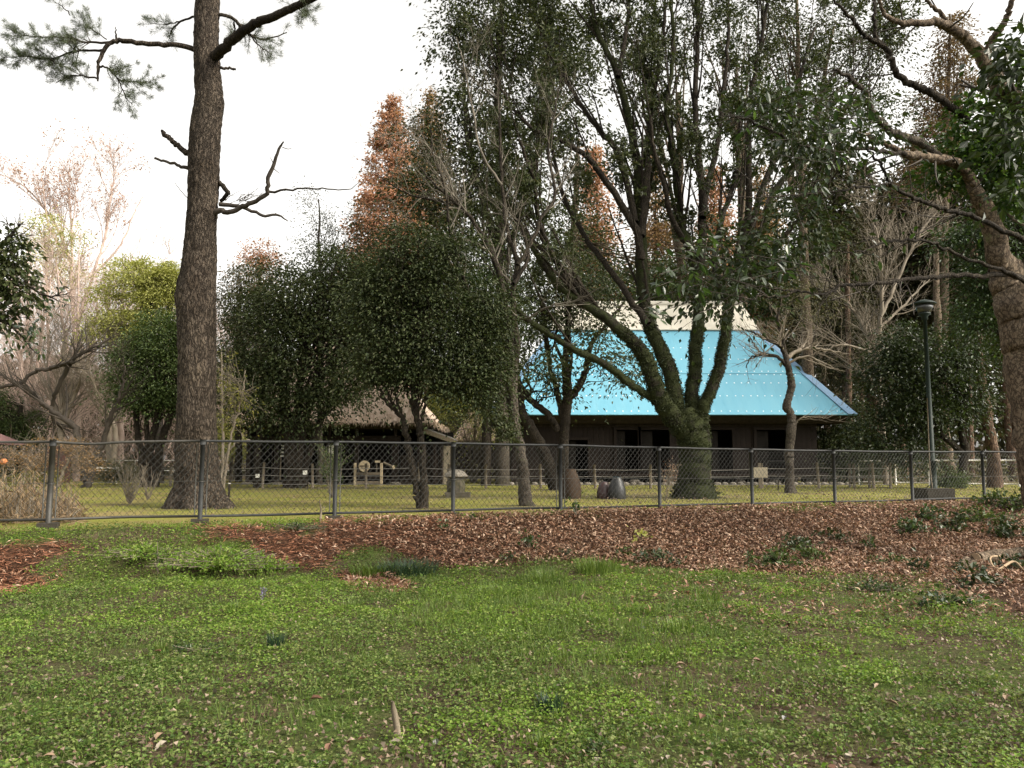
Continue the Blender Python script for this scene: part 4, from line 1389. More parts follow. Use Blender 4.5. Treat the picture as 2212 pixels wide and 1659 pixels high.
def pine():
    d = 17.7
    b = P(430, 1093, d)
    b[2] = 0
    t = thing('pine_tree', 'tall lone pine with plated brown bark and broken branch stubs', 'tree', b)
    tr = [(430, 1110), (429, 1080), (427, 1045), (425, 1000), (424, 940), (425, 850), (426, 760), (425, 690), (423, 640), (431, 560), (434, 500), (438, 440), (440, 380), (442, 310), (447, 255), (452, 220), (449, 170), (446, 110), (446, 50), (448, 0), (450, -60), (452, -200), (452, -420)]
    rr = [66, 58, 48, 44, 42, 39, 39, 40, 42, 36, 32, 31.5, 33, 33, 32, 31, 28, 27, 26.5, 26, 25, 20, 9]
    ys = np.array([P(x, y, d) for x, y in tr])
    m = 240
    p = spline(ys, m)
    r = np.interp(np.linspace(0, len(tr) - 1, m), np.arange(len(tr)), np.array(rr) * d / F)
    S = 56
    v, f = tubes(p[None], r[None], S)
    cen = np.repeat(p, S, 0)
    out_ = unit(v - cen)
    ang = np.arctan2(out_[:, 1], out_[:, 0])
    h = v[:, 2]
    plate = np.abs(vnoise(ang * 6.4 + 1.6 * (vnoise(ang * 3, h * 3, 2) - .5), h * 5.5, 12) - 0.5) * 2
    fine = fbm(ang * 9, h * 12, 4, 3) - 0.5
    roots = np.clip(1 - h / 0.7, 0, 1) ** 2 * (0.13 * np.cos(ang * 5 + 1.0) + 0.10 * np.cos(ang * 3 + .4))
    v = v + out_ * (0.05 * (np.minimum(plate, 0.5) - 0.3) + 0.035 * fine + roots)[:, None]
    part('trunk', [(v, f)], M['pine_bark'], t)

    def L(pts, r, d2=None, nm='limb', wob=0.012, mat='dark_bark'):
        q = limb(pts, d, r, d2 or d, wob=wob, m=4 * len(pts))
        vv, ff = trunk_mesh(q, 10, 0.008, 9)
        part(nm, [(vv, ff)], M[mat], t)
        return q
    crown = []
    # crooked limb reaching out with needle sprays
    a = L([(432, 112), (418, 106), (370, 96), (319, 95), (269, 88), (242, 91), (222, 111), (213, 141), (211, 175)], [7, 6, 5.5, 5.5, 5.5, 5, 4.5, 4, 2], mat='pine_bark')
    L([(254, 90), (250, 75), (249, 58)], [2.6, 1.8, .8], nm='twig')
    b1 = L([(242, 91), (188, 91), (145, 81), (90, 79), (34, 77)], [3, 2.2, 1.8, 1.4, .8], d - .4, nm='branch')
    b2 = L([(222, 108), (180, 110), (150, 114), (108, 128), (60, 122), (8, 124)], [3, 2.4, 2.2, 1.8, 1.4, .8], d + .3, nm='branch')
    b3 = L([(211, 141), (235, 150), (255, 172), (270, 205), (285, 225)], [2.4, 2, 1.6, 1.2, .8], d - .3, nm='branch')
    b4 = L([(211, 170), (180, 165), (150, 165), (120, 180)], [2.2, 1.8, 1.4, .8], d + .2, nm='branch')
    b5 = L([(255, 172), (290, 176), (330, 178)], [1.6, 1.2, .7], d, nm='branch')
    b6 = L([(108, 128), (130, 142), (160, 150)], [1.6, 1.2, .7], d, nm='branch')
    b7 = L([(230, 85), (200, 65), (168, 50)], [1.4, 1, .5], d + .3, nm='branch')
    b8 = L([(150, 32), (135, 15), (120, 5)], [1.2, 1, .6], d + .3, nm='branch')
    # thick limb rising out of the frame
    c = L([(455, 130), (468, 118), (482, 106), (505, 84), (531, 63), (560, 48), (592, 35), (622, 22), (665, 2), (730, -30)], [13, 12, 11.5, 11, 10.5, 10, 9.5, 9, 8.5, 7], d - 2.0)
    c2 = L([(474, 32), (497, 37), (521, 56), (541, 75), (575, 85), (620, 70)], [4, 4, 3.6, 3, 2, 1], d + .9, nm='branch')
    c3 = L([(505, 48), (508, 66), (500, 78)], [2, 1.6, 1], d + .9, nm='branch')
    c4 = L([(541, 75), (560, 100), (588, 118)], [2, 1.4, .8], d + .9, nm='branch')
    c5 = L([(421, 36), (395, 45), (372, 62), (366, 84)], [2.6, 2.2, 1.8, 1], d + .6, nm='branch')
    c6 = L([(395, 45), (360, 52), (325, 52)], [1.6, 1, .5], d + .6, nm='branch')
    c7 = L([(640, 12), (655, 25), (672, 20)], [1.4, 1, .6], d - 2, nm='branch')
    # snapped stubs and dead wood
    L([(474, 146), (490, 147), (509, 150)], [3.4, 3, 2.4], nm='stub', mat='twig_dark')
    L([(424, 338), (405, 330), (386, 318), (370, 303), (355, 290), (350, 281)], [9, 7, 6, 5.5, 5, 3], nm='stub', mat='pine_bark')
    L([(418, 366), (392, 360), (366, 352), (334, 341)], [5, 3.8, 3.2, 2.6], nm='stub', mat='twig_dark')
    L([(447, 465), (477, 455), (494, 459), (524, 447), (554, 433), (578, 415), (578, 386), (593, 353), (605, 319), (611, 306)], [8, 6, 5.5, 5.5, 5, 5, 4.5, 4, 3, 1], d - .8, nm='dead_limb', mat='twig_dark')
    L([(580, 414), (640, 408), (690, 408), (745, 410), (775, 395)], [3, 2, 1.6, 1.2, .6], d - .8, nm='dead_limb', mat='twig_dark')
    L([(474, 441), (521, 447), (564, 465), (598, 464), (622, 478)], [5, 4, 3.4, 2.8, 1], d + .3, nm='dead_limb', mat='twig_dark')
    L([(473, 393), (492, 415), (486, 425), (476, 434)], [5.5, 5, 4.5, 4], d + .2, nm='stub', mat='dark_bark')
    tw = []
    for k in range(16):
        x, y = RG.uniform(485, 535), RG.uniform(430, 446)
        tw.append(trunk_mesh(limb([(x, y), (x + RG.uniform(5, 20), y - RG.uniform(2, 14)), (x + RG.uniform(20, 50), y - RG.uniform(5, 30))], d, [.9, .6, .3], m=6), 4))
    for q in ([(420, 440), (402, 425), (385, 405), (378, 395)], [(610, 318), (622, 322), (630, 320)], [(590, 352), (584, 340)], [(592, 365), (604, 375)]):
        tw.append(trunk_mesh(limb(q, d, [1, .8, .5], m=6), 4))
    part('dead_twigs', tw, M['twig_dark'], t, kind='stuff')
    # needles in tufts at the ends of short shoots
    ps, rs = stack([b1, b2, b3, b4, b5, b6, b7])
    sh, sr = grow(ps, rs, 210, (0.25, 0.6), (25, 70), 0.05, 0.06, 0.15, 4, 0.2, rmin=.004)
    ps2, rs2 = stack([c2, c4, c3, c5, c6, c7, b8])
    sh2, sr2 = grow(ps2, rs2, 90, (0.2, 0.5), (25, 70), -0.05, 0.05, 0.15, 4, 0.35, rmin=.004)
    part('shoots', [tubes(sh, sr, 4), tubes(sh2, sr2, 4)], M['twig_dark'], t, kind='stuff')
    lv = []
    for s_, n in ((sh, 21000), (sh2, 6500)):
        i = RG.integers(0, len(s_), n)
        k = RG.choice(4, n, p=[.05, .15, .35, .45])
        base = s_[i, k] + RG.standard_normal((n, 3)) * 0.02
        tgt = unit(s_[i, 3] - s_[i, 0])
        dd = tgt * 0.7 + RG.standard_normal((n, 3)) * 0.55 + [0, 0, .15]
        lv.append(leafset(base, dd, RG.uniform(.08, .15, n), 0.0065))
    part('needles', lv, M['needle'], t, False, 'stuff')


pine()


def grow_levels(L0, levels):
    """levels: list of dicts for grow(); returns all (paths, radii)"""
    outl, cur = [], L0
    for lv in levels:
        k = dict(lv)
        n = k.pop('n')
        src = cur if k.pop('only_last', True) else cur
        cur = grow(cur[0], cur[1], n, **k)
        outl.append(cur)
    return outl


def mossy_tree():
    d = 22.7
    b = P(1500, 1075, d)
    b[2] = 0
    t = thing('mossy_tree', 'big many stemmed evergreen with mossy ivy grown trunk before the blue roof', 'tree', b)
    sc = []

    def stem(pts, r, d2, name='stem', mat='moss_bark', S=16, d1=d, amt=0.03):
        q = limb(pts, d1, r, d2, m=6 * len(pts), wob=0.015)
        vv, ff = trunk_mesh(q, S, amt, 5, len(sc))
        part(name, [(vv, ff)], M[mat], t)
        sc.append(q)
        return q
    stem([(1503, 1092), (1502, 1072), (1500, 1040), (1501, 990), (1500, 950), (1490, 915), (1478, 885)], [58, 43, 33, 31, 33, 31, 18], d, 'trunk', S=28, amt=0.06)
    A = stem([(1496, 950), (1463, 910), (1431, 871), (1412, 824), (1392, 769), (1350, 722), (1291, 675), (1248, 648), (1205, 613), (1175, 573), (1140, 515), (1100, 440), (1060, 350)], [26, 22, 19, 17, 15, 13, 11, 10, 9, 8, 6, 4.5, 3], d - 1.2)
    V1 = stem([(1465, 905), (1459, 872), (1449, 810), (1431, 761), (1402, 703), (1390, 640), (1384, 515), (1381, 447), (1375, 344), (1335, 166), (1289, 63), (1270, -40)], [22, 18, 16, 15, 14.5, 14, 12.5, 12, 10, 7.5, 5.5, 4], d + .9)
    Bl = stem([(1440, 880), (1412, 861), (1369, 835), (1310, 789), (1248, 759), (1193, 726), (1123, 675), (1085, 600), (1050, 520), (1040, 430)], [11, 9, 8.5, 8, 7.5, 7, 6, 4.5, 3.5, 2.5], d - 1.8)
    R1 = stem([(1504, 960), (1502, 900), (1494, 847), (1502, 800), (1500, 753), (1508, 714), (1507, 640), (1495, 550), (1473, 487), (1467, 430), (1450, 320), (1440, 230), (1455, 120), (1450, 0), (1450, -100)], [22, 17, 14, 13.5, 13.5, 13, 11, 10, 8.5, 7.5, 6.5, 5.5, 4.5, 3.5, 3], d + .6)
    R2 = stem([(1512, 945), (1516, 890), (1531, 852), (1553, 792), (1565, 742), (1572, 683), (1581, 640), (1604, 556), (1650, 487), (1673, 412), (1736, 344), (1790, 285), (1850, 200)], [20, 14, 12, 12, 12, 11.5, 10.5, 9.5, 8.5, 7, 5.5, 4, 3], d - .9)
    subs = [
        ([(1384, 510), (1398, 400), (1398, 321), (1410, 220), (1430, 100), (1440, -30)], [10, 9, 7.5, 6, 4.5, 3], d + 1.8),
        ([(1385, 560), (1369, 487), (1295, 372), (1243, 321), (1140, 269), (1080, 190)], [9, 8.5, 7, 6, 4, 2.5], d - .3),
        ([(1372, 480), (1340, 340), (1300, 287), (1249, 218), (1175, 86), (1150, 10)], [8, 7, 6, 5, 3.5, 2.5], d + 2.5),
        ([(1350, 720), (1295, 676), (1210, 573), (1135, 504), (1080, 420)], [9, 8, 6.5, 5, 3], d + 1.5),
        ([(1400, 700), (1330, 600), (1270, 520), (1220, 430), (1195, 330), (1180, 230)], [8, 7, 6, 5, 4, 3], d + 2.8),
        ([(1507, 640), (1518, 487), (1513, 372), (1501, 229), (1507, 69), (1510, -60)], [10, 9, 8, 6.5, 5, 3], d + 1.6),
        ([(1518, 470), (1530, 395), (1553, 286), (1570, 115), (1575, -40)], [8, 7, 6, 4, 3], d + 2.6),
        ([(1590, 600), (1616, 450), (1616, 344), (1622, 200), (1650, 57), (1660, -50)], [9, 8, 7, 5.5, 4, 3], d + .8),
        ([(1604, 556), (1650, 400), (1690, 300), (1720, 190), (1760, 60)], [8, 7, 5.5, 4.5, 3], d + 2.2),
        ([(1581, 640), (1650, 560), (1720, 480), (1770, 400)], [7, 6, 5, 3], d - 2.0),
        ([(1495, 550), (1450, 470), (1436, 400), (1415, 330), (1405, 250)], [7, 6, 5, 4, 3], d - .9),
        ([(1248, 648), (1200, 560), (1165, 480), (1150, 380), (1120, 300)], [7, 6, 5, 4, 3], d - 2.2),
        ([(1335, 166), (1350, 90), (1360, 0), (1365, -60)], [6, 5, 4, 3], d + 1.4),
        ([(1560, 640), (1545, 560), (1560, 470), (1590, 380), (1600, 250)], [8, 7, 6, 5, 3], d + 3),
    ]
    lo = [A, V1, Bl, R1, R2]
    for pts, r, d2 in subs:
        lo.append(stem(pts, r, d2, 'stem', 'dark_bark', 9, d, 0.012))
    ps, rs = stack(lo)
    w_ = np.ones(len(ps))
    l0 = grow(ps, rs, 90, (2.6, 5.2), (8, 24), 0.25, 0.05, 0.05, 7, 0.3, rr=0.5, rmin=.02, rmax=.05)
    ps, rs = np.concatenate([ps, np.stack([np.stack([np.interp(np.linspace(0, 6, 12), np.arange(7), q[:, c]) for c in range(3)], 1) for q in l0[0]])]), np.concatenate([rs, np.stack([np.interp(np.linspace(0, 6, 12), np.arange(7), q) for q in l0[1]])])
    l1 = grow(ps, rs, 210, (1.6, 3.6), (12, 34), 0.35, 0.06, 0.07, 7, 0.45, rr=0.5, rmin=.012)
    l2 = grow(l1[0], l1[1], 650, (0.8, 1.8), (18, 50), 0.25, 0.04, 0.12, 5, 0.25, rr=0.5, rmin=.006)
    l3 = grow(l2[0], l2[1], 1900, (0.35, 0.8), (25, 60), 0.15, 0.02, 0.15, 4, 0.3, rr=0.55, rmin=.003)
    part('branches', [tubes(*l0, 7), tubes(*l1, 5), tubes(*l2, 3), tubes(*l3, 3)], M['dark_bark'], t, kind='stuff')
    lv = [leaves_on(l3[0], l3[1], 44000, 0.15, 0.062, 0.35, 0.05, -0.25, 0.5), leaves_on(l2[0], l2[1], 9000, 0.15, 0.06, 0.5, 0.06, -0.2, 0.5)]
    part('crown', lv, M['leaf_deep'], t, False, 'stuff')
    # ivy leaves hugging the lower stems
    qs = [s_ for s_ in sc[:6]]
    pv, dv = [], []
    for q, n in zip(qs, (7500, 5200, 3600, 700, 3400, 3400)):
        p, r = q
        m = len(p)
        kmax = m if q is sc[0] else int(m * 0.45)
        k = RG.integers(0, kmax - 1, n)
        a = RG.uniform(0, 2 * math.pi, n)
        tg = unit(p[np.minimum(k + 1, m - 1)] - p[k])
        s1 = unit(np.cross(tg, [0, 1.0, 0.1]))
        s2 = np.cross(tg, s1)
        o_ = np.cos(a)[:, None] * s1 + np.sin(a)[:, None] * s2
        f = RG.random((n, 1))
        c = p[k] * (1 - f) + p[np.minimum(k + 1, m - 1)] * f
        pv.append(c + o_ * (r[k] * RG.uniform(.96, 1.12, n))[:, None])
        dv.append(o_ * .5 + RG.standard_normal((n, 3)) * .5 + [0, 0, -.3])
    pv, dv = np.concatenate(pv), np.concatenate(dv)
    part('ivy', [leafset(pv, dv, RG.uniform(.03, .06, len(pv)), .035)], M['ivy'], t, False, 'stuff')


M['ivy'] = leafmat('ivy', [(0.012, 0.017, 0.006), (0.028, 0.036, 0.011), (0.05, 0.058, 0.02)], 0.65, 0.2, 0.12, 1.0, .9)
mossy_tree()


def bare_tree():
    d = 18.4
    b = P(1136, 1093, d)
    b[2] = 0
    t = thing('bare_tree', 'slender leaning tree with pale lower bark and leafless grey twigs', 'tree', b)
    Ls = []

    def stem(pts, r, d2, name='stem', S=12, mat='dark_bark'):
        q = limb(pts, d, r, d2, m=5 * len(pts), wob=0.012)
        part(name, [trunk_mesh(q, S, 0.015, 7, len(Ls))], M[mat], t)
        Ls.append(q)
        return q
    stem([(1140, 1100), (1136, 1085), (1131, 1030), (1126, 990), (1117, 940), (1110, 900), (1105, 840), (1106, 790)], [20, 15, 12.5, 11.5, 11, 11.5, 13, 13], d, 'trunk', 18, 'grey_bark')
    del Ls[:]
    stem([(1105, 800), (1099, 721), (1092, 660), (1080, 600), (1060, 540), (1020, 475), (985, 440), (940, 400), (905, 360)], [10, 8.5, 8, 7, 6, 4.5, 3.5, 2.5, 1.2], d - .6)
    stem([(1108, 800), (1115, 760), (1111, 700), (1107, 650), (1110, 613), (1118, 570), (1095, 500), (1085, 400), (1080, 300), (1076, 200), (1060, 120)], [10, 9, 8, 7.5, 7, 6, 4.5, 3.5, 3, 2.2, 1], d + .5)
    stem([(1110, 613), (1140, 560), (1130, 500), (1110, 470), (1090, 450)], [5, 4, 3, 2.4, 1.5], d + .8)
    stem([(1118, 572), (1150, 520), (1170, 470), (1200, 420), (1185, 330), (1200, 230), (1210, 170)], [5, 4.5, 4, 3.5, 3, 2, 1], d + 1.2)
    stem([(1100, 730), (1060, 665), (1020, 640), (985, 560), (970, 480), (960, 400), (935, 330), (930, 270)], [5, 4.5, 4, 3.5, 3, 2.5, 2, 1], d - 1.4)
    stem([(1060, 545), (1010, 520), (940, 515), (880, 530), (840, 545)], [4, 3, 2.4, 1.6, .8], d - 1.2, mat='twig_grey')
    stem([(1020, 475), (980, 420), (960, 360), (915, 310), (870, 280)], [3.5, 3, 2.4, 1.6, .8], d - .9, mat='twig_grey')
    stem([(985, 440), (925, 430), (870, 415), (815, 375)], [3, 2.4, 1.6, .8], d - .5)
    stem([(1092, 660), (1130, 690), (1180, 665), (1240, 650), (1300, 620)], [3, 2.6, 2.2, 1.6, .8], d - 1, mat='twig_grey')
    stem([(1085, 400), (1040, 330), (1020, 230), (1000, 130), (985, 80)], [3, 2.4, 2, 1.4, .8], d + .2, mat='twig_grey')
    ps, rs = stack(Ls)
    l1 = grow(ps, rs, 110, (0.7, 1.9), (30, 65), 0.12, 0.04, 0.10, 7, 0.3, rr=0.5, rmin=.006)
    l2 = grow(l1[0], l1[1], 480, (0.35, 0.9), (25, 60), 0.08, 0.03, 0.14, 5, 0.2, rr=0.55, rmin=.004)
    l3 = grow(l2[0], l2[1], 1300, (0.15, 0.45), (25, 60), 0.1, 0.03, 0.16, 4, 0.2, rr=0.6, rmin=.003)
    part('twigs', [tubes(*l1, 5), tubes(*l2, 3), tubes(*l3, 3)], M['twig_grey'], t, kind='stuff')
    # low leafy sprig on the trunk
    cs = [P(x, y, d - .3) for x, y in ((1095, 915), (1075, 905), (1105, 940), (1060, 890), (1085, 930))]
    p = np.concatenate([c + RG.standard_normal((260, 3)) * .13 for c in cs])
    part('leaf_sprig', [leafset(p, RG.standard_normal((len(p), 3)) * .6 + [0, 0, -.4], .085, .035)], M['leaf_deep'], t, False, 'stuff')
    q = limb([(1108, 930), (1090, 918), (1070, 905), (1058, 888)], d - .2, [3, 2.4, 1.6, .8], m=10)
    part('branch', [trunk_mesh(q, 6)], M['dark_bark'], t)


bare_tree()


def crown_lobes(lobes, d, clumps, per, cr, leaf, lw, droop=-0.3, flat=0.7, yk=1.0, shell=0.35):
    """leaf clumps spread through ellipsoids given in photo pixels: (vx, vy, rx, ry[, dd])"""
    vol = np.array([l[2] * l[3] for l in lobes], float)
    cnt = np.maximum(3, (clumps * vol / vol.sum()).astype(int))
    P3, D3, C3 = [], [], []
    for l, n in zip(lobes, cnt):
        dd = d + (l[4] if len(l) > 4 else 0)
        c = P(l[0], l[1], dd)
        k = dd / F
        rx, rz = l[2] * k, l[3] * k
        ry = yk * (rx + rz) / 2
        u = unit(RG.standard_normal((n, 3)))
        rad = RG.uniform(shell, 1.0, (n, 1)) ** 0.6
        cc = c + u * rad * [rx, ry, rz]
        cc[:, 2] = np.maximum(cc[:, 2], 0.25)
        C3.append(cc)
        m = max(8, int(per * 0.74))
        q = RG.standard_normal((n, m, 3)) * cr * RG.uniform(.55, 1.6, (n, 1, 1)) * [1, 1, flat * .62]
        q[..., 2] -= .22 * (q[..., 0] ** 2 + q[..., 1] ** 2) / cr        # sprays arch over at their rim
        P3.append((cc[:, None] + q).reshape(-1, 3))
        D3.append((q / cr * .6 + u[:, None] * .35 + RG.standard_normal((n, m, 3)) * [.6, .6, .4] + [0, 0, droop * .8]).reshape(-1, 3))
    p, dv = np.concatenate(P3), np.concatenate(D3)
    keep = p[:, 2] > 0.1
    p, dv = p[keep], dv[keep]
    sz = RG.uniform(.65, 1.25, len(p)) * 1.2
    roll = RG.standard_normal((len(p), 3)) * .55 + [0, 0, 1]
    return leafset(p, dv, leaf * sz, lw * sz * 1.15, roll=roll), np.concatenate(C3)


def limbs_to(bases, cents, r0, wob=0.06, K=8, bow=1.7):
    n = len(cents)
    bi = RG.integers(0, len(bases), n)
    b = np.asarray(bases)[bi]
    tt = np.linspace(0, 1, K)[None, :, None]
    q = b[:, None] + (cents - b)[:, None] * np.concatenate([tt ** bow, tt ** bow, tt], -1)
    q[:, 1:-1] += RG.standard_normal((n, K - 2, 3)) * wob
    r = np.asarray(r0)
    return q, np.broadcast_to(r, (n,))[:, None] * np.linspace(1, .2, K)[None] ** 0.8


def leafy_tree(name, label, base, d, trunks, lobes, leafm, barkm, clumps, per, cr, leaf, lw, droop=-.3, flat=.7, limb_r=None, group=None, twigs=0, cat='tree', yk=1.0, shell=.35):
    """trunks: list of (pixel path, pixel radii); lobes: pixel ellipsoids"""
    b = P(base, HZ, d)
    b[2] = float(G(b[0], b[1]))
    t = thing(name, label, cat, b, group)
    ends = []
    for pts, r in trunks:
        q = limb(pts, d, r, d, m=6 * len(pts), wob=.02)
        q[0][:, 2] = np.maximum(q[0][:, 2], -.1)
        part('trunk', [trunk_mesh(q, 12, .02, 6, len(ends))], M[barkm], t)
        ends.append(q)
    lf, cen = crown_lobes(lobes, d, clumps, per, cr, leaf, lw, droop, flat, yk, shell)
    part('crown', [lf], M[leafm], t, False, 'stuff')
    if ends:
        nl = min(len(cen), max(14, clumps // 5))
        sel = cen[RG.choice(len(cen), nl, replace=False)]
        ps, rs = stack(ends)
        # each limb leaves the nearest trunk somewhere in its upper part
        k = RG.integers(6, 12, nl)
        dist = np.linalg.norm(ps[None, :, -1] - sel[:, None], axis=2) + RG.random((nl, len(ps)))
        i = dist.argmin(1)
        b0 = ps[i, k]
        low = b0[:, 2] > sel[:, 2]
        b0[low] = ps[i[low], 5]
        q, r = limbs_to([b0[0]], sel[:1], .01)
        tt = np.linspace(0, 1, 8)[None, :, None]
        q = b0[:, None] + (sel - b0)[:, None] * np.concatenate([tt ** 1.3, tt ** 1.3, tt ** .9], -1)
        q[:, 1:-1] += RG.standard_normal((nl, 6, 3)) * .07
        r = (rs[i, k] * .42)[:, None] * np.linspace(1, .2, 8)[None]
        items = [tubes(q, r, 6)]
        if twigs:
            l2 = grow(q, r, twigs, (.5, 1.3), (25, 60), .1, .03, .12, 5, .3, rmin=.006)
            items.append(tubes(*l2, 4))
        part('branches', items, M[barkm], t, kind='stuff')
    return t


# --- evergreens of the middle ground
leafy_tree('evergreen_tree', 'dense near black evergreen with clustered trunks standing before the thatched barn', 630, 33,
           [([(625, 1056), (626, 1000), (622, 940), (612, 860), (600, 780)], [15, 12, 11, 9, 5]), ([(644, 1056), (645, 1000), (655, 920), (675, 850), (690, 760)], [14, 11, 9, 7, 4]),
            ([(634, 1056), (636, 980), (640, 900), (650, 800), (655, 700)], [12, 10, 8, 6, 4]), ([(556, 1054), (556, 1000), (560, 920), (570, 850), (580, 760)], [9, 8, 7, 5, 3]), ([(650, 1056), (668, 980), (700, 900), (735, 850)], [10, 7, 5, 3])],
           [(660, 640, 110, 72), (765, 630, 95, 70), (580, 740, 85, 100), (690, 760, 125, 110), (600, 850, 90, 70), (720, 842, 70, 44), (535, 860, 48, 48), (560, 670, 60, 55), (790, 740, 70, 90), (640, 880, 90, 40), (470, 870, 30, 36), (590, 590, 50, 30), (725, 556, 60, 24), (800, 640, 80, 90), (820, 770, 60, 50), (520, 780, 50, 60), (710, 580, 110, 40)],
           'leaf_dark', 'dark_bark', 700, 96, .46, .12, .06, twigs=200)
leafy_tree('slim_tree', 'loose small leaved tree top poking above the near black evergreen', 700, 37,
           [([(690, 1054), (692, 900), (695, 700), (690, 560), (688, 430)], [7, 6, 5, 3, 1.5])],
           [(668, 430, 34, 36), (690, 480, 50, 40), (745, 500, 60, 55), (700, 550, 60, 40), (800, 460, 40, 50), (800, 540, 40, 50), (655, 520, 28, 30)],
           'leaf_dark', 'twig_dark', 130, 60, .30, .085, .036, twigs=160)
twin = leafy_tree('twin_trunk_tree', 'small dark evergreen with two slim trunks in front of the barn gable', 912, 17.4,
                  [([(914, 1100), (914, 1027), (912, 965), (907, 927), (897, 890), (894, 840), (900, 760), (905, 680)], [12, 8, 7.5, 7, 6, 5, 4, 2]),
                   ([(910, 1100), (902, 1065), (889, 1002), (877, 947), (869, 907), (844, 875), (822, 850), (805, 800)], [10, 8, 7.5, 7, 6, 4, 3, 2]),
                   ([(907, 927), (917, 877), (929, 845), (955, 828), (990, 815)], [4, 3.4, 3, 2.4, 1.2]), ([(872, 915), (858, 860), (856, 820), (850, 760)], [3.6, 3, 2.5, 1.5]),
                   ([(905, 925), (885, 865), (875, 820), (880, 740)], [4, 3, 2.4, 1.4])],
                  [(880, 600, 90, 80), (955, 700, 105, 100), (865, 770, 85, 65), (1000, 800, 75, 60), (1030, 850, 45, 40), (930, 545, 90, 55), (830, 690, 60, 70), (1040, 720, 50, 70), (820, 620, 60, 70), (830, 780, 60, 50), (1060, 640, 50, 70), (1075, 800, 40, 30), (880, 500, 50, 24), (990, 520, 60, 24)],
                  'leaf_dark', 'dark_bark', 720, 96, .26, .07, .032, twigs=420, yk=.8)
leafy_tree('forked_tree', 'forked evergreen with two leaning dark trunks and leaf clusters over the blue roof', 1205, 30,
           [([(1203, 1062), (1181, 990), (1147, 923), (1127, 889), (1120, 839), (1100, 770), (1080, 700)], [17, 13, 11, 10, 9, 7, 5]),
            ([(1212, 1062), (1216, 1000), (1219, 940), (1222, 889), (1226, 855), (1222, 790), (1226, 700), (1225, 600)], [16, 12, 10.5, 11, 12, 8, 6, 3]),
            ([(1226, 860), (1241, 850), (1262, 810), (1270, 770), (1285, 730), (1320, 690), (1350, 650)], [8, 8, 7, 6, 5, 4, 2]),
            ([(1216, 905), (1205, 850), (1190, 800), (1180, 740), (1170, 650)], [7, 6, 5, 4, 2]), ([(1205, 930), (1184, 896), (1150, 868), (1128, 838), (1110, 800)], [8, 7.5, 7, 6, 4])],
           [(1200, 640, 60, 70), (1275, 600, 70, 60), (1180, 790, 48, 40, -1), (1290, 745, 42, 34, -1), (1345, 795, 48, 30, -1.5), (1150, 720, 36, 44), (1240, 700, 44, 40), (1205, 830, 34, 26), (1390, 760, 30, 30), (1130, 620, 50, 60), (1310, 680, 40, 30)],
           'leaf_deep', 'dark_bark', 230, 62, .36, .14, .055, twigs=200)
leafy_tree('yew_hedge_tree', 'mid green bushy tree filling the gap under the bare twigs', 1040, 36,
           [([(1050, 1052), (1052, 900), (1050, 700)], [12, 10, 6])],
           [(1010, 560, 90, 70), (1080, 640, 70, 90), (1020, 700, 80, 80), (960, 620, 70, 60), (1060, 780, 50, 60)], 'leaf_mid', 'dark_bark', 300, 80, .42, .11, .05)
# --- tall oak mass over the bare tree
leafy_tree('tall_evergreen', 'very tall dark broadleaf evergreen rising out of the frame behind the bare twigs', 1075, 36,
           [([(1085, 1052), (1085, 800), (1082, 560), (1080, 400), (1075, 200), (1085, 0), (1085, -60)], [16, 14, 12, 10, 8, 6, 3]), ([(1082, 560), (1040, 420), (1010, 300), (1000, 150)], [8, 7, 5, 3]), ([(1084, 600), (1140, 400), (1180, 250), (1210, 80)], [8, 7, 5, 3])],
           [(1000, 40, 50, 60), (1060, 90, 100, 70), (1150, 60, 110, 80), (1035, 215, 85, 75), (925, 290, 60, 62), (980, 390, 105, 80), (1110, 330, 100, 80), (1000, 480, 120, 60), (1215, 210, 70, 80), (1160, 480, 80, 60), (1080, -60, 140, 60), (900, 400, 40, 60), (1250, 90, 60, 80)],
           'leaf_deep', 'grey_bark', 640, 76, .55, .17, .075, twigs=260)
leafy_tree('tall_evergreen', 'tall loose evergreen behind the fan of mossy stems over the roof ridge', 1500, 46,
           [([(1480, 1042), (1480, 800), (1470, 500), (1465, 200)], [15, 13, 9, 4]), ([(1600, 1042), (1605, 700), (1600, 400), (1590, 150)], [12, 10, 8, 4]), ([(1240, 700), (1240, 500), (1250, 300)], [9, 8, 4])],
           [(1240, 470, 80, 70), (1330, 560, 80, 60), (1440, 600, 90, 50), (1560, 560, 80, 70), (1420, 100, 90, 60), (1560, 60, 90, 70), (1660, 160, 80, 80), (1330, 60, 80, 60), (1660, 560, 80, 70), (1500, 480, 60, 40)],
           'leaf_deep', 'tan_bark', 330, 60, .62, .18, .08, twigs=150)
leafy_tree('tall_evergreen', 'tall evergreen crown hanging in the gap between mossy stems and forest edge', 1740, 40,
           [([(1745, 1042), (1745, 800), (1735, 500), (1725, 200), (1720, -30)], [13, 12, 9, 6, 3]), ([(1735, 500), (1690, 330), (1660, 200)], [6, 5, 3]), ([(1730, 400), (1765, 250), (1800, 60)], [6, 5, 3])],
           [(1730, 90, 90, 80), (1800, 60, 80, 70), (1690, 250, 60, 60), (1790, 190, 70, 60), (1720, 420, 70, 60), (1780, 520, 60, 50), (1870, 120, 60, 60), (1640, 20, 70, 60), (1930, 60, 60, 50), (1900, 230, 60, 50)],
           'leaf_deep', 'tan_bark', 330, 66, .5, .15, .065, twigs=200)

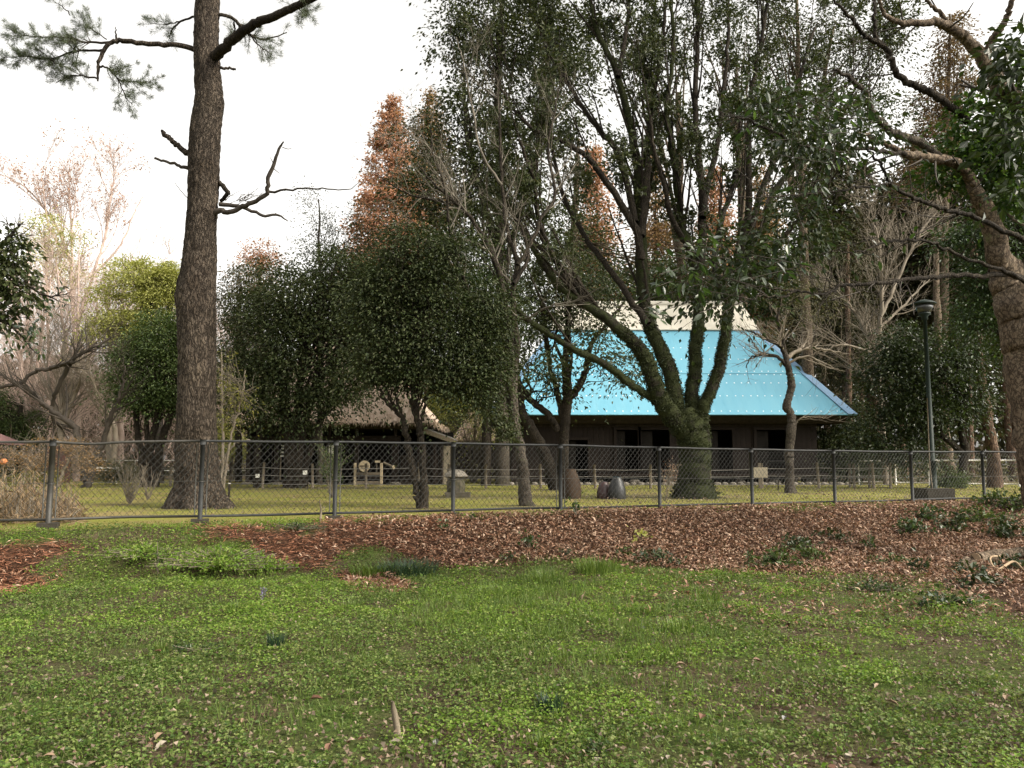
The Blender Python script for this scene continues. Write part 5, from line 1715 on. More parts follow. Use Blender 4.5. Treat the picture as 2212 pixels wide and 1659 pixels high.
leafy_tree('backing_evergreen', 'dark green evergreen behind the thatched barn, filling between the dense crowns', 760, 50,
           [([(770, 1040), (770, 850), (765, 650)], [9, 8, 4])],
           [(600, 700, 80, 100), (700, 640, 90, 90), (800, 690, 80, 100), (900, 640, 80, 110), (980, 740, 70, 100), (560, 800, 60, 70), (820, 560, 60, 50), (1050, 620, 50, 90)], 'leaf_dark', 'dark_bark', 330, 84, .7, .2, .095, twigs=40)

# --- trees beside and behind the pine
leafy_tree('lime_tree', 'layered yellow green tree standing behind the dark leaved clump', 335, 42,
           [([(345, 1046), (343, 900), (335, 800), (320, 700), (300, 620)], [9, 8, 7, 5, 3]), ([(335, 800), (280, 740), (250, 700)], [4, 3, 2]), ([(336, 780), (365, 680), (375, 620)], [5, 4, 2])],
           [(300, 590, 88, 30), (350, 610, 55, 40), (235, 630, 36, 20), (262, 690, 72, 30), (225, 715, 40, 24), (335, 660, 60, 44), (380, 590, 40, 40), (300, 725, 55, 24)],
           'leaf_lime', 'twig_dark', 420, 110, .34, .11, .05, -.1, .5, twigs=160)
leafy_tree('round_evergreen', 'glossy green multi stemmed tree between the lime green tree and the pine', 325, 34,
           [([(309, 1054), (308, 1000), (297, 930), (292, 880), (300, 800)], [8, 7, 6, 5, 3]), ([(322, 1054), (326, 960), (340, 900), (345, 800)], [9, 8, 7, 4]), ([(334, 1054), (342, 980), (366, 905), (390, 850), (385, 780)], [9, 8.5, 7.5, 6, 3]), ([(318, 1054), (317, 980), (318, 900), (325, 820)], [5, 4, 4, 3])],
           [(345, 735, 70, 66), (300, 795, 58, 56), (295, 850, 50, 36), (370, 800, 60, 76), (350, 860, 60, 34), (390, 720, 40, 60)],
           'leaf_green', 'dark_bark', 380, 100, .34, .105, .05, twigs=140)
leafy_tree('grey_green_tree', 'dull grey green bushy tree seen between the pine and the near black evergreen', 520, 44,
           [([(515, 1046), (515, 900), (515, 750), (520, 620)], [8, 7, 6, 3])],
           [(545, 600, 60, 42), (505, 650, 50, 60), (560, 680, 70, 60), (500, 740, 40, 60), (540, 780, 50, 60)], 'leaf_olive', 'dark_bark', 260, 90, .42, .11, .05, twigs=140)
leafy_tree('rust_tree', 'small round rust coloured crown over the grey green bushy tree', 560, 62,
           [([(562, 1036), (562, 700), (560, 560)], [7, 6, 3])], [(562, 536, 40, 20), (545, 560, 30, 22), (585, 560, 30, 25), (560, 600, 40, 30)], 'leaf_rust', 'twig_tan', 90, 60, .5, .16, .07)
leafy_tree('yellow_sapling', 'thin sapling with sparse yellow leaves just beside the pine trunk', 485, 24,
           [([(478, 1070), (482, 960), (480, 860), (478, 760)], [3.4, 3, 2.4, 1]), ([(480, 1070), (500, 940), (520, 870), (530, 800)], [3, 2.4, 2, 1]), ([(482, 1000), (505, 960), (540, 950)], [2.4, 2, 1.2])],
           [(480, 790, 22, 50), (492, 850, 40, 36), (475, 905, 24, 30), (500, 900, 30, 30), (530, 850, 24, 30)], 'leaf_yellow', 'twig_tan', 70, 16, .20, .085, .036, twigs=120)
leafy_tree('yellow_green_bush', 'yellow green leafy bush lit by the sun behind the barn corner', 505, 46, [([(500, 1042), (500, 980), (498, 930)], [5, 4, 2])],
           [(500, 955, 42, 26), (490, 920, 34, 24), (520, 975, 26, 18)], 'leaf_lime', 'twig_tan', 80, 90, .3, .10, .05, twigs=40, cat='bush')
leafy_tree('camellia_tree', 'dark green dense tree behind the maroon roof', 40, 46, [([(40, 1050), (42, 940), (45, 870)], [8, 7, 4])],
           [(30, 890, 56, 46), (70, 920, 32, 36), (-20, 880, 60, 60), (10, 930, 60, 30)], 'leaf_green', 'dark_bark', 200, 90, .34, .11, .05, twigs=60)
leafy_tree('ochre_maple', 'low spreading shrub of ochre autumn leaves behind the end of the chain link', 110, 25,
           [([(110, 1066), (112, 1020), (110, 980)], [5, 4, 2]), ([(116, 1066), (140, 1010), (165, 970)], [4, 3, 1.5]), ([(112, 1060), (80, 1010), (50, 990)], [4, 3, 1.5])],
           [(125, 958, 72, 14), (60, 990, 54, 15), (175, 970, 36, 14), (20, 985, 40, 20), (190, 1000, 30, 22), (100, 1000, 50, 14)], 'leaf_ochre', 'twig_tan', 120, 44, .17, .045, .03, -.1, .4, twigs=240, cat='shrub')
leafy_tree('low_bush', 'pale grey green low bush beyond the pipe fence near the multi stemmed tree', 258, 38, [], [(258, 1005, 26, 26), (240, 1020, 24, 18), (290, 1022, 30, 16)], 'leaf_olive', 'twig_tan', 60, 80, .26, .09, .04, cat='bush')
leafy_tree('low_bush', 'low green bush with pale flowers among the ochre leaves', 85, 27, [], [(70, 1036, 30, 16), (100, 1030, 30, 20), (45, 1030, 20, 14)], 'leaf_yellow', 'twig_tan', 50, 50, .17, .06, .035, cat='bush')

# --- forest edge on the other side
leafy_tree('glossy_tree', 'bushy glossy green tree behind the park lamp', 2070, 32,
           [([(2074, 1056), (2080, 1010), (2085, 973), (2078, 940), (2080, 900), (2090, 830), (2085, 740)], [11, 9, 9, 7, 6, 5, 3]), ([(2084, 980), (2064, 966), (2033, 939), (2010, 915), (1990, 870)], [7, 6, 5, 4, 2])],
           [(1960, 735, 62, 46), (2010, 790, 100, 60), (1930, 830, 66, 70), (2000, 880, 90, 60), (2080, 740, 50, 60), (2090, 850, 46, 60), (1900, 930, 44, 50), (1960, 960, 70, 40), (1925, 770, 50, 40)],
           'leaf_gloss', 'dark_bark', 460, 84, .36, .12, .055, twigs=200)
leafy_tree('low_bush', 'small round dark green bush at the foot of the lamp', 2050, 31, [], [(2050, 1030, 26, 22), (2065, 1042, 20, 14)], 'leaf_green', 'twig_dark', 40, 80, .2, .08, .04, cat='bush')
leafy_tree('forest_evergreen', 'dark forest evergreen filling the edge beyond the big tan trunk', 2170, 27,
           [([(2250, 1066), (2240, 900), (2220, 700), (2200, 500)], [12, 10, 8, 4])],
           [(2140, 480, 60, 50), (2170, 560, 70, 60), (2060, 510, 36, 30), (2160, 660, 50, 60), (2120, 600, 50, 50), (2100, 680, 36, 40), (2230, 420, 60, 80), (2240, 700, 60, 120)], 'leaf_mid', 'dark_bark', 360, 84, .34, .12, .05, twigs=140)
leafy_tree('forest_evergreen', 'dark low forest evergreen beyond the corner of the blue roof', 1830, 40,
           [([(1835, 1044), (1835, 950), (1830, 850)], [8, 7, 4])],
           [(1830, 960, 60, 50), (1790, 990, 40, 40), (1870, 990, 60, 40), (1850, 900, 40, 40), (1780, 930, 24, 40)], 'leaf_dark', 'dark_bark', 240, 90, .4, .12, .055)


leafy_tree('forest_evergreen', 'olive brown forest tree closing the gap behind the tan twigs', 1880, 57,
           [([(1880, 1036), (1880, 800), (1885, 560)], [9, 8, 4])],
           [(1800, 610, 80, 90), (1890, 500, 90, 90), (1985, 480, 60, 90), (1850, 740, 90, 90), (1950, 640, 70, 80), (1770, 760, 60, 80), (2030, 620, 60, 90)], 'leaf_olive', 'brown_bark', 330, 70, .75, .24, .11, twigs=80)
leafy_tree('forest_evergreen', 'deep green forest tree right behind the cream ridge', 1400, 58,
           [([(1400, 1036), (1400, 800), (1400, 560)], [9, 8, 4])],
           [(1250, 560, 90, 70), (1360, 620, 90, 60), (1480, 590, 90, 60), (1590, 630, 90, 60), (1700, 600, 80, 90), (1180, 660, 60, 80)], 'leaf_mid', 'brown_bark', 300, 70, .75, .24, .11, twigs=80)


def conifer(name, label, vx, d, top, base_vy, half, leafm, barkm, n, per, lo=0.0, group=None, leaf=.2, lw=.07, cr=.45, trunk_r=9, power=.9, droop=-.35):
    """straight stem with tiers of short boughs, pointed top; half = half width in pixels"""
    b = P(vx, HZ, d)
    b[2] = float(G(b[0], b[1]))
    ztop = P(vx, top, d)[2]
    zlow = P(vx, base_vy, d)[2]
    R = half * d / F
    t = thing(name, label, 'tree', b, group)
    k = np.linspace(0, 1, 14)
    path = np.stack([b[0] + .15 * np.sin(k * 5 + vx), b[1] + 0 * k, -.1 + (ztop + .1) * k], 1)
    part('trunk', [trunk_mesh((path, trunk_r * d / F * (1 - .93 * k)), 12, .02, 4, int(vx))], M[barkm], t)
    h = 1 - RG.uniform(0, 1, n) ** .62
    z = zlow + (ztop - zlow) * h
    rad = R * (1 - h) ** power * RG.uniform(.2, 1.0, n) ** .55
    a = RG.uniform(0, 2 * math.pi, n)
    c = np.stack([b[0] + rad * np.cos(a), b[1] + rad * np.sin(a), z - rad * .12], 1)
    axis = np.stack([np.full(n, b[0]), np.full(n, b[1]), z + rad * .1], 1)
    kk = np.linspace(0, 1, 5)[None, :, None]
    q = axis[:, None] * (1 - kk) + c[:, None] * kk
    part('branches', [tubes(q, np.full((n, 5), .012 + .0006 * d) * np.linspace(1, .3, 5)[None], 3)], M[barkm], t, kind='stuff')
    s = (.45 + .55 * (1 - h))[:, None, None]
    dq = RG.standard_normal((n, per, 3)) * cr * s * [1, 1, .6]
    p = (c[:, None] + dq).reshape(-1, 3)
    dv = (dq / cr * .5 + (c - axis)[:, None] * .25 + RG.standard_normal((n, per, 3)) * .5 + [0, 0, droop]).reshape(-1, 3)
    part('crown', [leafset(p, dv, leaf * RG.uniform(.6, 1.3, len(p)), lw)], M[leafm], t, False, 'stuff')
    return t


conifer('dawn_redwood', 'tall pointed rust red conifer against the white sky', 833, 60, 198, 660, 118, 'leaf_rust', 'brown_bark', 420, 60, cr=.55, leaf=.3, lw=.13, power=.85)
conifer('dawn_redwood', 'second rust conifer, only its narrow tip clear of the dark evergreen', 919, 62, 186, 640, 100, 'leaf_ochre', 'brown_bark', 260, 50, cr=.6, leaf=.3, lw=.13, power=.9)
for vx, d, top, half, mm, lab in ((1292, 60, 300, 62, 'leaf_rust', 'rust conifer glimpsed through mossy stems above the forked tree'),
                                  (1428, 64, 330, 70, 'leaf_ochre', 'ochre conifer glimpsed behind the thickest upright mossy stem'),
                                  (1560, 62, 345, 62, 'leaf_rust', 'rust conifer glimpsed behind the twin upright mossy stems'),
                                  (1668, 62, 350, 60, 'leaf_ochre', 'ochre conifer glimpsed behind the outermost mossy stem')):
    conifer('autumn_conifer', lab, vx, d, top, 700, half, mm, 'brown_bark', 170, 50, cr=.75, leaf=.34, lw=.15)
leafy_tree('brown_cedar', 'brown tipped cedar top against the sky under the big curved limb', 2045, 46,
           [([(2040, 1040), (2040, 700), (2045, 350), (2052, 30)], [10, 9, 6, 2])],
           [(2058, 70, 36, 44), (2050, 150, 46, 40), (2025, 215, 50, 40), (2020, 300, 62, 50), (1985, 390, 60, 40), (2075, 200, 30, 40)], 'leaf_brown', 'tan_bark', 210, 80, .38, .17, .07, twigs=60)
for i, (vx, d, top, low, half, rr, lab) in enumerate((
        (1786, 50, 330, 760, 60, 8, 'dark cedar rising just behind the hip of the blue roof'),
        (1838, 46, 300, 820, 58, 9, 'dark cedar with a long bare trunk, next past the roof corner'),
        (1893, 54, 340, 700, 60, 8, 'dark cedar partly veiled by the tan twigs'),
        (1950, 56, 380, 740, 62, 8, 'dark cedar behind the bushy glossy tree'),
        (2010, 52, 300, 700, 60, 9, 'dark cedar standing directly behind the lamp head'),
        (2098, 50, 250, 700, 60, 9, 'dark cedar close to the big tan trunk'),
        (2190, 46, 250, 760, 66, 10, 'outermost dark cedar at the picture edge'))):
    conifer('cedar_tree', lab, vx, d, top, low, half, 'cedar', 'brown_bark', 170, 60, group='cedars of the dark wood', cr=.7, leaf=.4, lw=.14, trunk_r=rr)


def bare_trunks():
    def trunk(vx, vy, d, pts, r, mat, label, name='cedar_tree'):
        b = P(vx, HZ, d)
        b[2] = float(G(b[0], b[1]))
        t = thing(name, label, 'tree', b, 'tall trunks in the wood')
        q = limb(pts, d, r, d, m=5 * len(pts), wob=.015)
        part('trunk', [trunk_mesh(q, 16, .03, 5, int(vx))], M[mat], t)
        ps, rs = stack([q])
        c = grow(ps, rs, 16, (.6, 1.6), (60, 90), .1, 0, .1, 5, .5, rr=.18)
        part('branches', [tubes(*c, 5)], M['twig_dark'], t, kind='stuff')
        lv = leaves_on(c[0], c[1], 1400, .14, .05, .3, .2, -.3, .4)
        part('crown', [lv], M['cedar'], t, False, 'stuff')
    trunk(2148, 1056, 33, [(2149, 1060), (2147, 1000), (2141, 956), (2131, 889), (2118, 800), (2110, 680), (2104, 520), (2100, 350)], [17, 13, 12, 10.5, 9, 8, 7, 4], 'brown_bark', 'reddish bare cedar trunk standing between lamp and big tan trunk')
    trunk(2050, 1000, 40, [(2056, 1046), (2050, 996), (2040, 930), (2035, 880), (2029, 815), (2025, 700), (2022, 500)], [12, 11, 10, 10, 9, 8, 5], 'tan_bark', 'pale leaning trunk just behind the lamp pole')
    trunk(1836, 1040, 44, [(1838, 1044), (1836, 950), (1834, 850), (1832, 700), (1830, 520)], [7, 6.5, 6, 5.5, 4], 'brown_bark', 'thin brown cedar trunk seen past the corner of the blue roof')
    trunk(1860, 1040, 47, [(1862, 1042), (1861, 900), (1858, 760), (1858, 560)], [6, 5.5, 5, 4], 'brown_bark', 'second thin brown trunk past the roof corner, deeper in the wood')
    trunk(1905, 1040, 50, [(1905, 1040), (1908, 900), (1905, 740), (1908, 560)], [6, 5.5, 5, 4], 'dark_bark', 'dark thin trunk behind the bushy glossy tree')


bare_trunks()


def twiggy(name, label, base_vx, d, stems, leaves=None, mat='twig_pink', n=(60, 700, 2600), lens=((1.5, 3.2), (.8, 1.8), (.4, 1.0)), up=.25, rmin=(.012, .009, .007), group=None, stem_mat=None, z0=None):
    """leafless tree: stems in pixels then three orders of twigs"""
    b = P(base_vx, HZ, d)
    b[2] = float(G(b[0], b[1]))
    t = thing(name, label, 'tree', b, group)
    qs = []
    for pts, r in stems:
        q = limb(pts, d, r, d + RG.uniform(-1.5, 1.5), m=6 * len(pts), wob=.03)
        q[0][:, 2] = np.maximum(q[0][:, 2], -.1)
        qs.append(q)
        part('trunk' if len(qs) == 1 else 'limb', [trunk_mesh(q, 8, .01, 5, len(qs))], M[stem_mat or mat], t)
    ps, rs = stack(qs)
    l1 = grow(ps, rs, n[0], lens[0], (20, 50), up, .05, .1, 6, .3, rmin=rmin[0])
    l2 = grow(l1[0], l1[1], n[1], lens[1], (20, 55), up * .7, .04, .13, 5, .2, rmin=rmin[1])
    l3 = grow(l2[0], l2[1], n[2], lens[2], (20, 60), up * .5, .03, .15, 4, .2, rmin=rmin[2])
    part('twigs', [tubes(*l1, 4), tubes(*l2, 3), tubes(*l3, 3)], M[mat], t, kind='stuff')
    if leaves:
        mm, cnt, lf, lw = leaves
        part('leaves', [leaves_on(l3[0], l3[1], cnt, lf, lw, .4, .08, -.2, .4)], M[mm], t, False, 'stuff')
    return t


twiggy('zelkova_tree', 'tall thin tree with faint rust leaves above the pinkish thicket', 170, 60,
       [([(165, 1036), (165, 800), (155, 640), (150, 560), (110, 470), (60, 410), (20, 385)], [6, 5, 4.2, 3.4, 2.4, 1.6, .7]), ([(158, 640), (155, 520), (150, 430), (150, 370)], [3, 2.4, 1.8, .7]), ([(165, 700), (205, 580), (230, 500), (240, 420), (250, 360)], [3.6, 3, 2.4, 1.8, .7]),
        ([(205, 590), (260, 530), (290, 460), (310, 420)], [2.4, 2, 1.5, .7]), ([(155, 560), (110, 500), (95, 430), (90, 370)], [2.4, 2, 1.4, .7])],
       ('leaf_rust', 3000, .18, .10), 'twig_pink', (60, 480, 1900), ((2, 4.5), (1.2, 2.6), (.6, 1.4)), .35, (.02, .014, .011))
leafy_tree('yellow_pine', 'faint yellow green tufted tree in front of the tall thin rust leaved one', 100, 56,
           [([(105, 1036), (105, 750), (100, 560), (95, 480)], [4, 3.4, 2.6, 1]), ([(104, 620), (140, 540), (165, 500)], [2.4, 2, 1])],
           [(95, 480, 40, 24), (75, 520, 30, 24), (125, 520, 40, 30), (165, 505, 20, 20), (120, 560, 50, 24), (150, 600, 50, 20)], 'leaf_lime', 'twig_pink', 120, 60, .45, .16, .06, -.1, .6, twigs=60)
for vx, d, tops, mm, lab in ((60, 47, [(20, 560), (60, 520), (110, 600)], 'twig_pink', 'pinkish leafless tree behind the dark hanging leaves'),
                             (165, 46, [(120, 560), (170, 540), (220, 600)], 'twig_pink', 'pinkish leafless tree in the middle of the thicket'),
                             (260, 48, [(220, 560), (265, 570), (310, 560), (340, 580)], 'twig_pink', 'pinkish leafless tree half behind the lime green tree'),
                             (400, 50, [(360, 640), (400, 600), (440, 650)], 'twig_pink', 'leafless tree right behind the pine trunk'),
                             (130, 42, [(90, 760), (140, 720), (200, 760)], 'twig_tan', 'tan brushy leafless tree low in the thicket'),
                             (240, 41, [(190, 800), (250, 770), (300, 800)], 'twig_tan', 'tan brushy leafless tree beside the multi stemmed evergreen')):
    st = [([(vx, 1044), (vx + RG.uniform(-8, 8), 930), ((vx + tx) / 2, (930 + ty) / 2), (tx, ty)], [7, 5.5, 4, 1]) for tx, ty in tops]
    twiggy('leafless_tree', lab, vx, d, st, None, mm, (44, 320, 1150), ((1.8, 3.4), (1., 2.2), (.6, 1.4)), .28, (.016, .012, .010), 'leafless trees of the pinkish thicket')
twiggy('cherry_tree', 'dark crooked cherry tree with a long low branch reaching past the dark hanging leaves', 185, 33,
       [([(186, 1055), (183, 1000), (168, 930), (130, 900), (101, 876), (72, 850), (40, 831), (0, 836), (-60, 845)], [10, 9, 7, 6, 5, 4.5, 4, 3.4, 2.5]), ([(40, 831), (75, 805), (110, 795), (151, 785), (165, 770), (202, 751), (240, 730)], [4, 4, 4.5, 5, 4, 3, 1.5]),
        ([(190, 1050), (205, 1000), (222, 960), (240, 900), (262, 850), (270, 790)], [8, 7, 6, 5, 3.5, 1.5]), ([(151, 787), (120, 850), (112, 900), (135, 925)], [5, 4, 3.6, 3])],
       None, 'twig_dark', (50, 240, 600), ((1., 2.4), (.6, 1.4), (.3, .8)), .2, (.009, .007, .005))
twiggy('tan_thicket_tree', 'bleached leafless tree whose twigs spread before the cedars', 1910, 37,
       [([(1915, 1048), (1905, 900), (1890, 780), (1850, 680), (1800, 620)], [7, 6, 5, 3.5, 1.5]), ([(1890, 790), (1905, 660), (1900, 540), (1880, 450)], [5, 4, 3, 1.2]), ([(1905, 680), (1950, 580), (1990, 500), (2030, 450)], [4, 3.4, 2.4, 1]), ([(1890, 720), (1950, 660), (2010, 600)], [3.4, 2.6, 1]), ([(1880, 760), (1820, 745), (1780, 760)], [3, 2.2, 1])],
       None, 'twig_tan', (90, 520, 2000), ((1.4, 3.), (.8, 1.8), (.4, 1.1)), .12, (.012, .010, .008))
twiggy('leafless_shrub', 'leafless grey shrub before the small thatched hut', 1020, 43,
       [([(1018, 1042), (1015, 980), (1000, 920)], [3, 2.4, 1]), ([(1022, 1042), (1024, 970), (1026, 900)], [3, 2.2, 1]), ([(1026, 1042), (1040, 980), (1060, 920)], [3, 2.2, 1])],
       None, 'twig_tan', (40, 160, 400), ((.7, 1.4), (.4, .8), (.2, .5)), .3, (.009, .007, .006))
leafy_tree('hut_bush', 'pale yellow green bush between the barn roof and the small hut', 965, 52, [([(965, 1040), (965, 950), (960, 880)], [5, 4, 2])],
           [(960, 880, 44, 40), (1000, 850, 36, 30), (945, 930, 26, 26), (1040, 900, 26, 50)], 'leaf_lime', 'twig_tan', 130, 80, .45, .13, .06, twigs=60)


def slender_tree():
    d = 27
    b = P(1706, 1062, d)
    b[2] = 0
    t = thing('slender_tree', 'slender knotty tree with a lopped top and thin bare twigs before the blue roof end', 'tree', b)
    Ls = []

    def stem(pts, r, d2=d, nm='limb', mat='dark_bark', S=10):
        q = limb(pts, d, r, d2, m=6 * len(pts), wob=.012)
        part(nm, [trunk_mesh(q, S, .015, 8, len(Ls))], M[mat], t)
        Ls.append(q)
    stem([(1708, 1068), (1706, 1050), (1705, 1000), (1703, 984), (1705, 970), (1710, 925), (1711, 905), (1706, 890), (1700, 878), (1706, 850), (1710, 830), (1707, 810), (1701, 788), (1695, 762)], [15, 10.5, 8.5, 11, 9, 10, 9, 8, 9.5, 7.5, 8.5, 7, 7, 6], nm='trunk', mat='grey_bark', S=16)
    del Ls[:]
    stem([(1695, 764), (1684, 745), (1660, 735), (1636, 722), (1610, 712)], [5, 4.5, 3.5, 2.4, 1], d - .8)
    stem([(1698, 790), (1680, 772), (1650, 765), (1640, 768), (1622, 772), (1612, 795)], [4, 3.6, 3, 2.4, 1.6, .8], d - .5)
    stem([(1697, 775), (1720, 760), (1745, 752), (1790, 756), (1830, 765)], [5, 4, 3, 2, .8], d + .6, mat='twig_tan')
    stem([(1696, 765), (1692, 735), (1680, 690), (1690, 640)], [4.5, 3.6, 2.6, 1], d + .3)
    stem([(1700, 785), (1740, 770), (1770, 780), (1800, 795)], [3, 2.4, 1.8, .8], d - .3, mat='twig_tan')
    stem([(1645, 766), (1630, 745), (1620, 728), (1600, 715)], [2, 1.6, 1.2, .7], d - .5)
    stem([(1716, 920), (1730, 905), (1755, 900), (1790, 902)], [2, 1.6, 1.2, .7], d - .3, mat='twig_tan')
    ps, rs = stack(Ls)
    l1 = grow(ps, rs, 90, (.5, 1.4), (25, 60), .15, .03, .12, 6, .2, rmin=.007)
    l2 = grow(l1[0], l1[1], 420, (.25, .7), (25, 60), .12, .02, .15, 4, .2, rmin=.005)
    part('twigs', [tubes(*l1, 4), tubes(*l2, 3)], M['twig_tan'], t, kind='stuff')
    lf, _ = crown_lobes([(1700, 640, 40, 40), (1750, 660, 60, 50), (1680, 700, 30, 30), (1740, 600, 40, 30)], d + 1, 110, 26, .25, .075, .03)
    part('leaves', [lf], M['leaf_olive'], t, False, 'stuff')


slender_tree()


# --- the big tan tree whose branches reach over the picture, with large leaves one can tell apart
LEAFV = np.array([[0, 0, 0], [.28, .18, .03], [.62, .19, .0], [1, 0, -.10], [.62, -.19, .0], [.28, -.18, .03], [.3, 0, -.02], [.65, 0, -.045]]) * [1, 1, 1]
LEAFF = [[[0, 6, 1], [0, 5, 6], [7, 3, 2], [7, 4, 3]], [[6, 7, 2, 1], [5, 4, 7, 6]]]


def leaf_mesh(name, L, mat):
    me = bpy.data.meshes.new(name)
    fs = [f for g in LEAFF for f in g]
    me.from_pydata([tuple(v * L) for v in LEAFV], [], fs)
    me.materials.append(mat)
    return me


def single_leaves(root, pts, dirs, meshes, smin=.7, smax=1.15):
    off = Vector(root['_o'])
    for p, d in zip(pts, dirs):
        o = bpy.data.objects.new('leaf', random.choice(meshes))
        COL.objects.link(o)
        o.parent = root
        o.location = Vector([float(a) for a in p]) - off
        q = Vector([float(a) for a in d]).to_track_quat('X', 'Z')
        o.rotation_mode = 'QUATERNION'
        from mathutils import Quaternion
        o.rotation_quaternion = q @ Quaternion((1, 0, 0), random.gauss(0, .6))
        s = random.uniform(smin, smax)
        o.scale = (s, s * random.uniform(.85, 1.1), s)


M['big_leaf'] = surf('big_leaf', [(0.012, 0.0229, 0.0062), (0.0209, 0.0355, 0.0088)], 3, 0.33, 0.5)
M['big_leaf2'] = surf('big_leaf2', [(0.0231, 0.042, 0.0092), (0.0396, 0.06, 0.0142)], 3, 0.36, 0.5)
M['big_leaf3'] = surf('big_leaf3', [(0.0078, 0.0157, 0.0078), (0.0123, 0.0235, 0.0101)], 3, 0.3, 0.55)


def translucent(m, col, k):
    t = m.node_tree
    b = t.nodes['Principled BSDF']
    tr = t.nodes.new('ShaderNodeBsdfTranslucent')
    tr.inputs['Color'].default_value = (*col, 1)
    ms = t.nodes.new('ShaderNodeMixShader')
    ms.inputs[0].default_value = k
    t.links.new(b.outputs[0], ms.inputs[1])
    t.links.new(tr.outputs[0], ms.inputs[2])
    o = [x for x in t.nodes if x.type == 'OUTPUT_MATERIAL'][0]
    t.links.new(ms.outputs[0], o.inputs[0])


translucent(M['big_leaf'], (.06, .12, .02), .25)
translucent(M['big_leaf2'], (.10, .17, .03), .3)
translucent(M['big_leaf3'], (.04, .08, .02), .2)


def tan_tree():
    d = 13.0
    b = P(2240, 1200, d)
    b[2] = float(G(b[0], b[1]))
    t = thing('tan_tree', 'big tree with smooth tan bark whose crooked limbs and large leaves overhang the view', 'tree', b)
    Ls = []

    def stem(pts, r, d2=d, nm='limb', mat='tan_bark', S=12, d1=d, amt=.012):
        q = limb(pts, d1, r, d2, m=6 * len(pts), wob=.012)
        part(nm, [trunk_mesh(q, S, amt, 6, len(Ls))], M[mat], t)
        Ls.append(q)
        return q
    stem([(2300, 1230), (2285, 1150), (2268, 1080), (2252, 1000), (2240, 900), (2228, 800), (2218, 720), (2200, 650), (2180, 600), (2165, 575)], [66, 52, 48, 47, 48, 50, 52, 48, 40, 30], d, 'trunk', S=32, amt=.03)
    stem([(2175, 610), (2160, 560), (2147, 505), (2130, 460), (2110, 420), (2094, 386), (2075, 362), (2052, 350), (2000, 337), (1956, 333), (1915, 312), (1886, 299), (1850, 285)], [28, 25, 23, 20, 15, 12, 11, 11, 9.5, 8.5, 6, 5, 3], d - 1.6)
    stem([(2200, 640), (2225, 600), (2250, 560), (2275, 480), (2290, 380), (2270, 300), (2220, 250), (2190, 215), (2160, 190)], [36, 34, 30, 28, 26, 24, 22, 20, 19], d - .6)
    stem([(2165, 195), (2141, 160), (2117, 118), (2095, 92), (2074, 74), (2050, 58), (2023, 47), (1990, 50), (1956, 50), (1925, 40), (1906, 20), (1895, -30)], [19, 16, 14, 12.5, 11.5, 10, 9, 7.5, 6.5, 5.5, 4.5, 3], d - 1.8, d1=d - .6)
    stem([(2130, 130), (2140, 90), (2170, 50), (2185, 10), (2200, -30)], [9, 8, 7, 6, 5], d - 1.4, d1=d - .8)
    stem([(2074, 74), (2040, 40), (2010, 10), (1985, -20)], [6, 5, 4, 3], d - 1.2, d1=d - 1.1)
    stem([(2052, 350), (2020, 335), (1986, 306), (1950, 295), (1919, 282), (1900, 262), (1886, 245), (1876, 220), (1872, 202), (1855, 185), (1839, 171), (1800, 150)], [8, 9, 9.5, 9, 8, 7.5, 7, 7, 6.5, 6, 5, 3], d - 2.2, d1=d - .6, mat='grey_bark')
    stem([(2090, 262), (2060, 235), (2025, 210), (1993, 192), (1965, 180), (1939, 161), (1925, 130), (1913, 104), (1895, 92), (1872, 81), (1855, 60), (1839, 40), (1815, 15), (1795, -10)], [8, 8, 8.5, 8, 7.5, 7, 6.5, 6, 5.5, 5, 4.5, 4, 3, 2], d - 1.6, d1=d - .5, mat='dark_bark')
    stem([(1913, 104), (1893, 80), (1890, 40), (1888, -20)], [4.5, 4.5, 4, 3.4], d - 1.2, d1=d - 1.1, mat='dark_bark')
    low = stem([(2260, 535), (2212, 517), (2160, 495), (2107, 470), (2055, 455), (2007, 440), (1965, 425), (1926, 400), (1908, 365), (1882, 329), (1865, 310)], [6, 6, 5.6, 5.4, 5, 4.6, 4.2, 3.8, 3.2, 2.6, 1.4], d - 3.6, d1=d - 1.5, mat='dark_bark', S=8, amt=.004)
    low2 = stem([(1926, 400), (1870, 402), (1805, 413), (1720, 422), (1637, 427), (1560, 420)], [3, 2.6, 2.2, 1.8, 1.4, .7], d - 5.2, d1=d - 3.2, mat='dark_bark', S=7, amt=.003)
    l3 = stem([(2260, 625), (2212, 603), (2178, 592), (2110, 595), (2040, 597), (1980, 601), (1923, 607), (1870, 613), (1822, 615), (1790, 633), (1771, 634), (1720, 628), (1671, 624), (1600, 615)], [7, 6.5, 6, 5.4, 5, 4.6, 4.2, 3.8, 3.4, 3, 2.6, 2.2, 1.8, .9], d - 4.4, d1=d - .8, mat='dark_bark', S=8, amt=.004)
    l6 = stem([(2230, 618), (2200, 600), (2140, 575), (2067, 551), (2007, 524), (1950, 520), (1899, 528), (1855, 544), (1810, 542)], [5, 4.6, 4, 3.6, 3.2, 2.8, 2.4, 2, 1], d - 3.4, d1=d - 1, mat='dark_bark', S=8, amt=.004)
    l7 = stem([(1956, 333), (1900, 326), (1830, 320), (1780, 325), (1727, 312), (1680, 290), (1620, 262), (1560, 250)], [5, 4.6, 4.4, 4.2, 4, 3.4, 2.6, 1.2], d - 4.2, d1=d - 1.4, mat='dark_bark', S=8, amt=.004)
    l8 = stem([(1720, 628), (1690, 640), (1640, 640), (1590, 660), (1540, 690)], [2, 1.8, 1.5, 1.2, .7], d - 5, d1=d - 4.2, mat='dark_bark', S=6, amt=0)
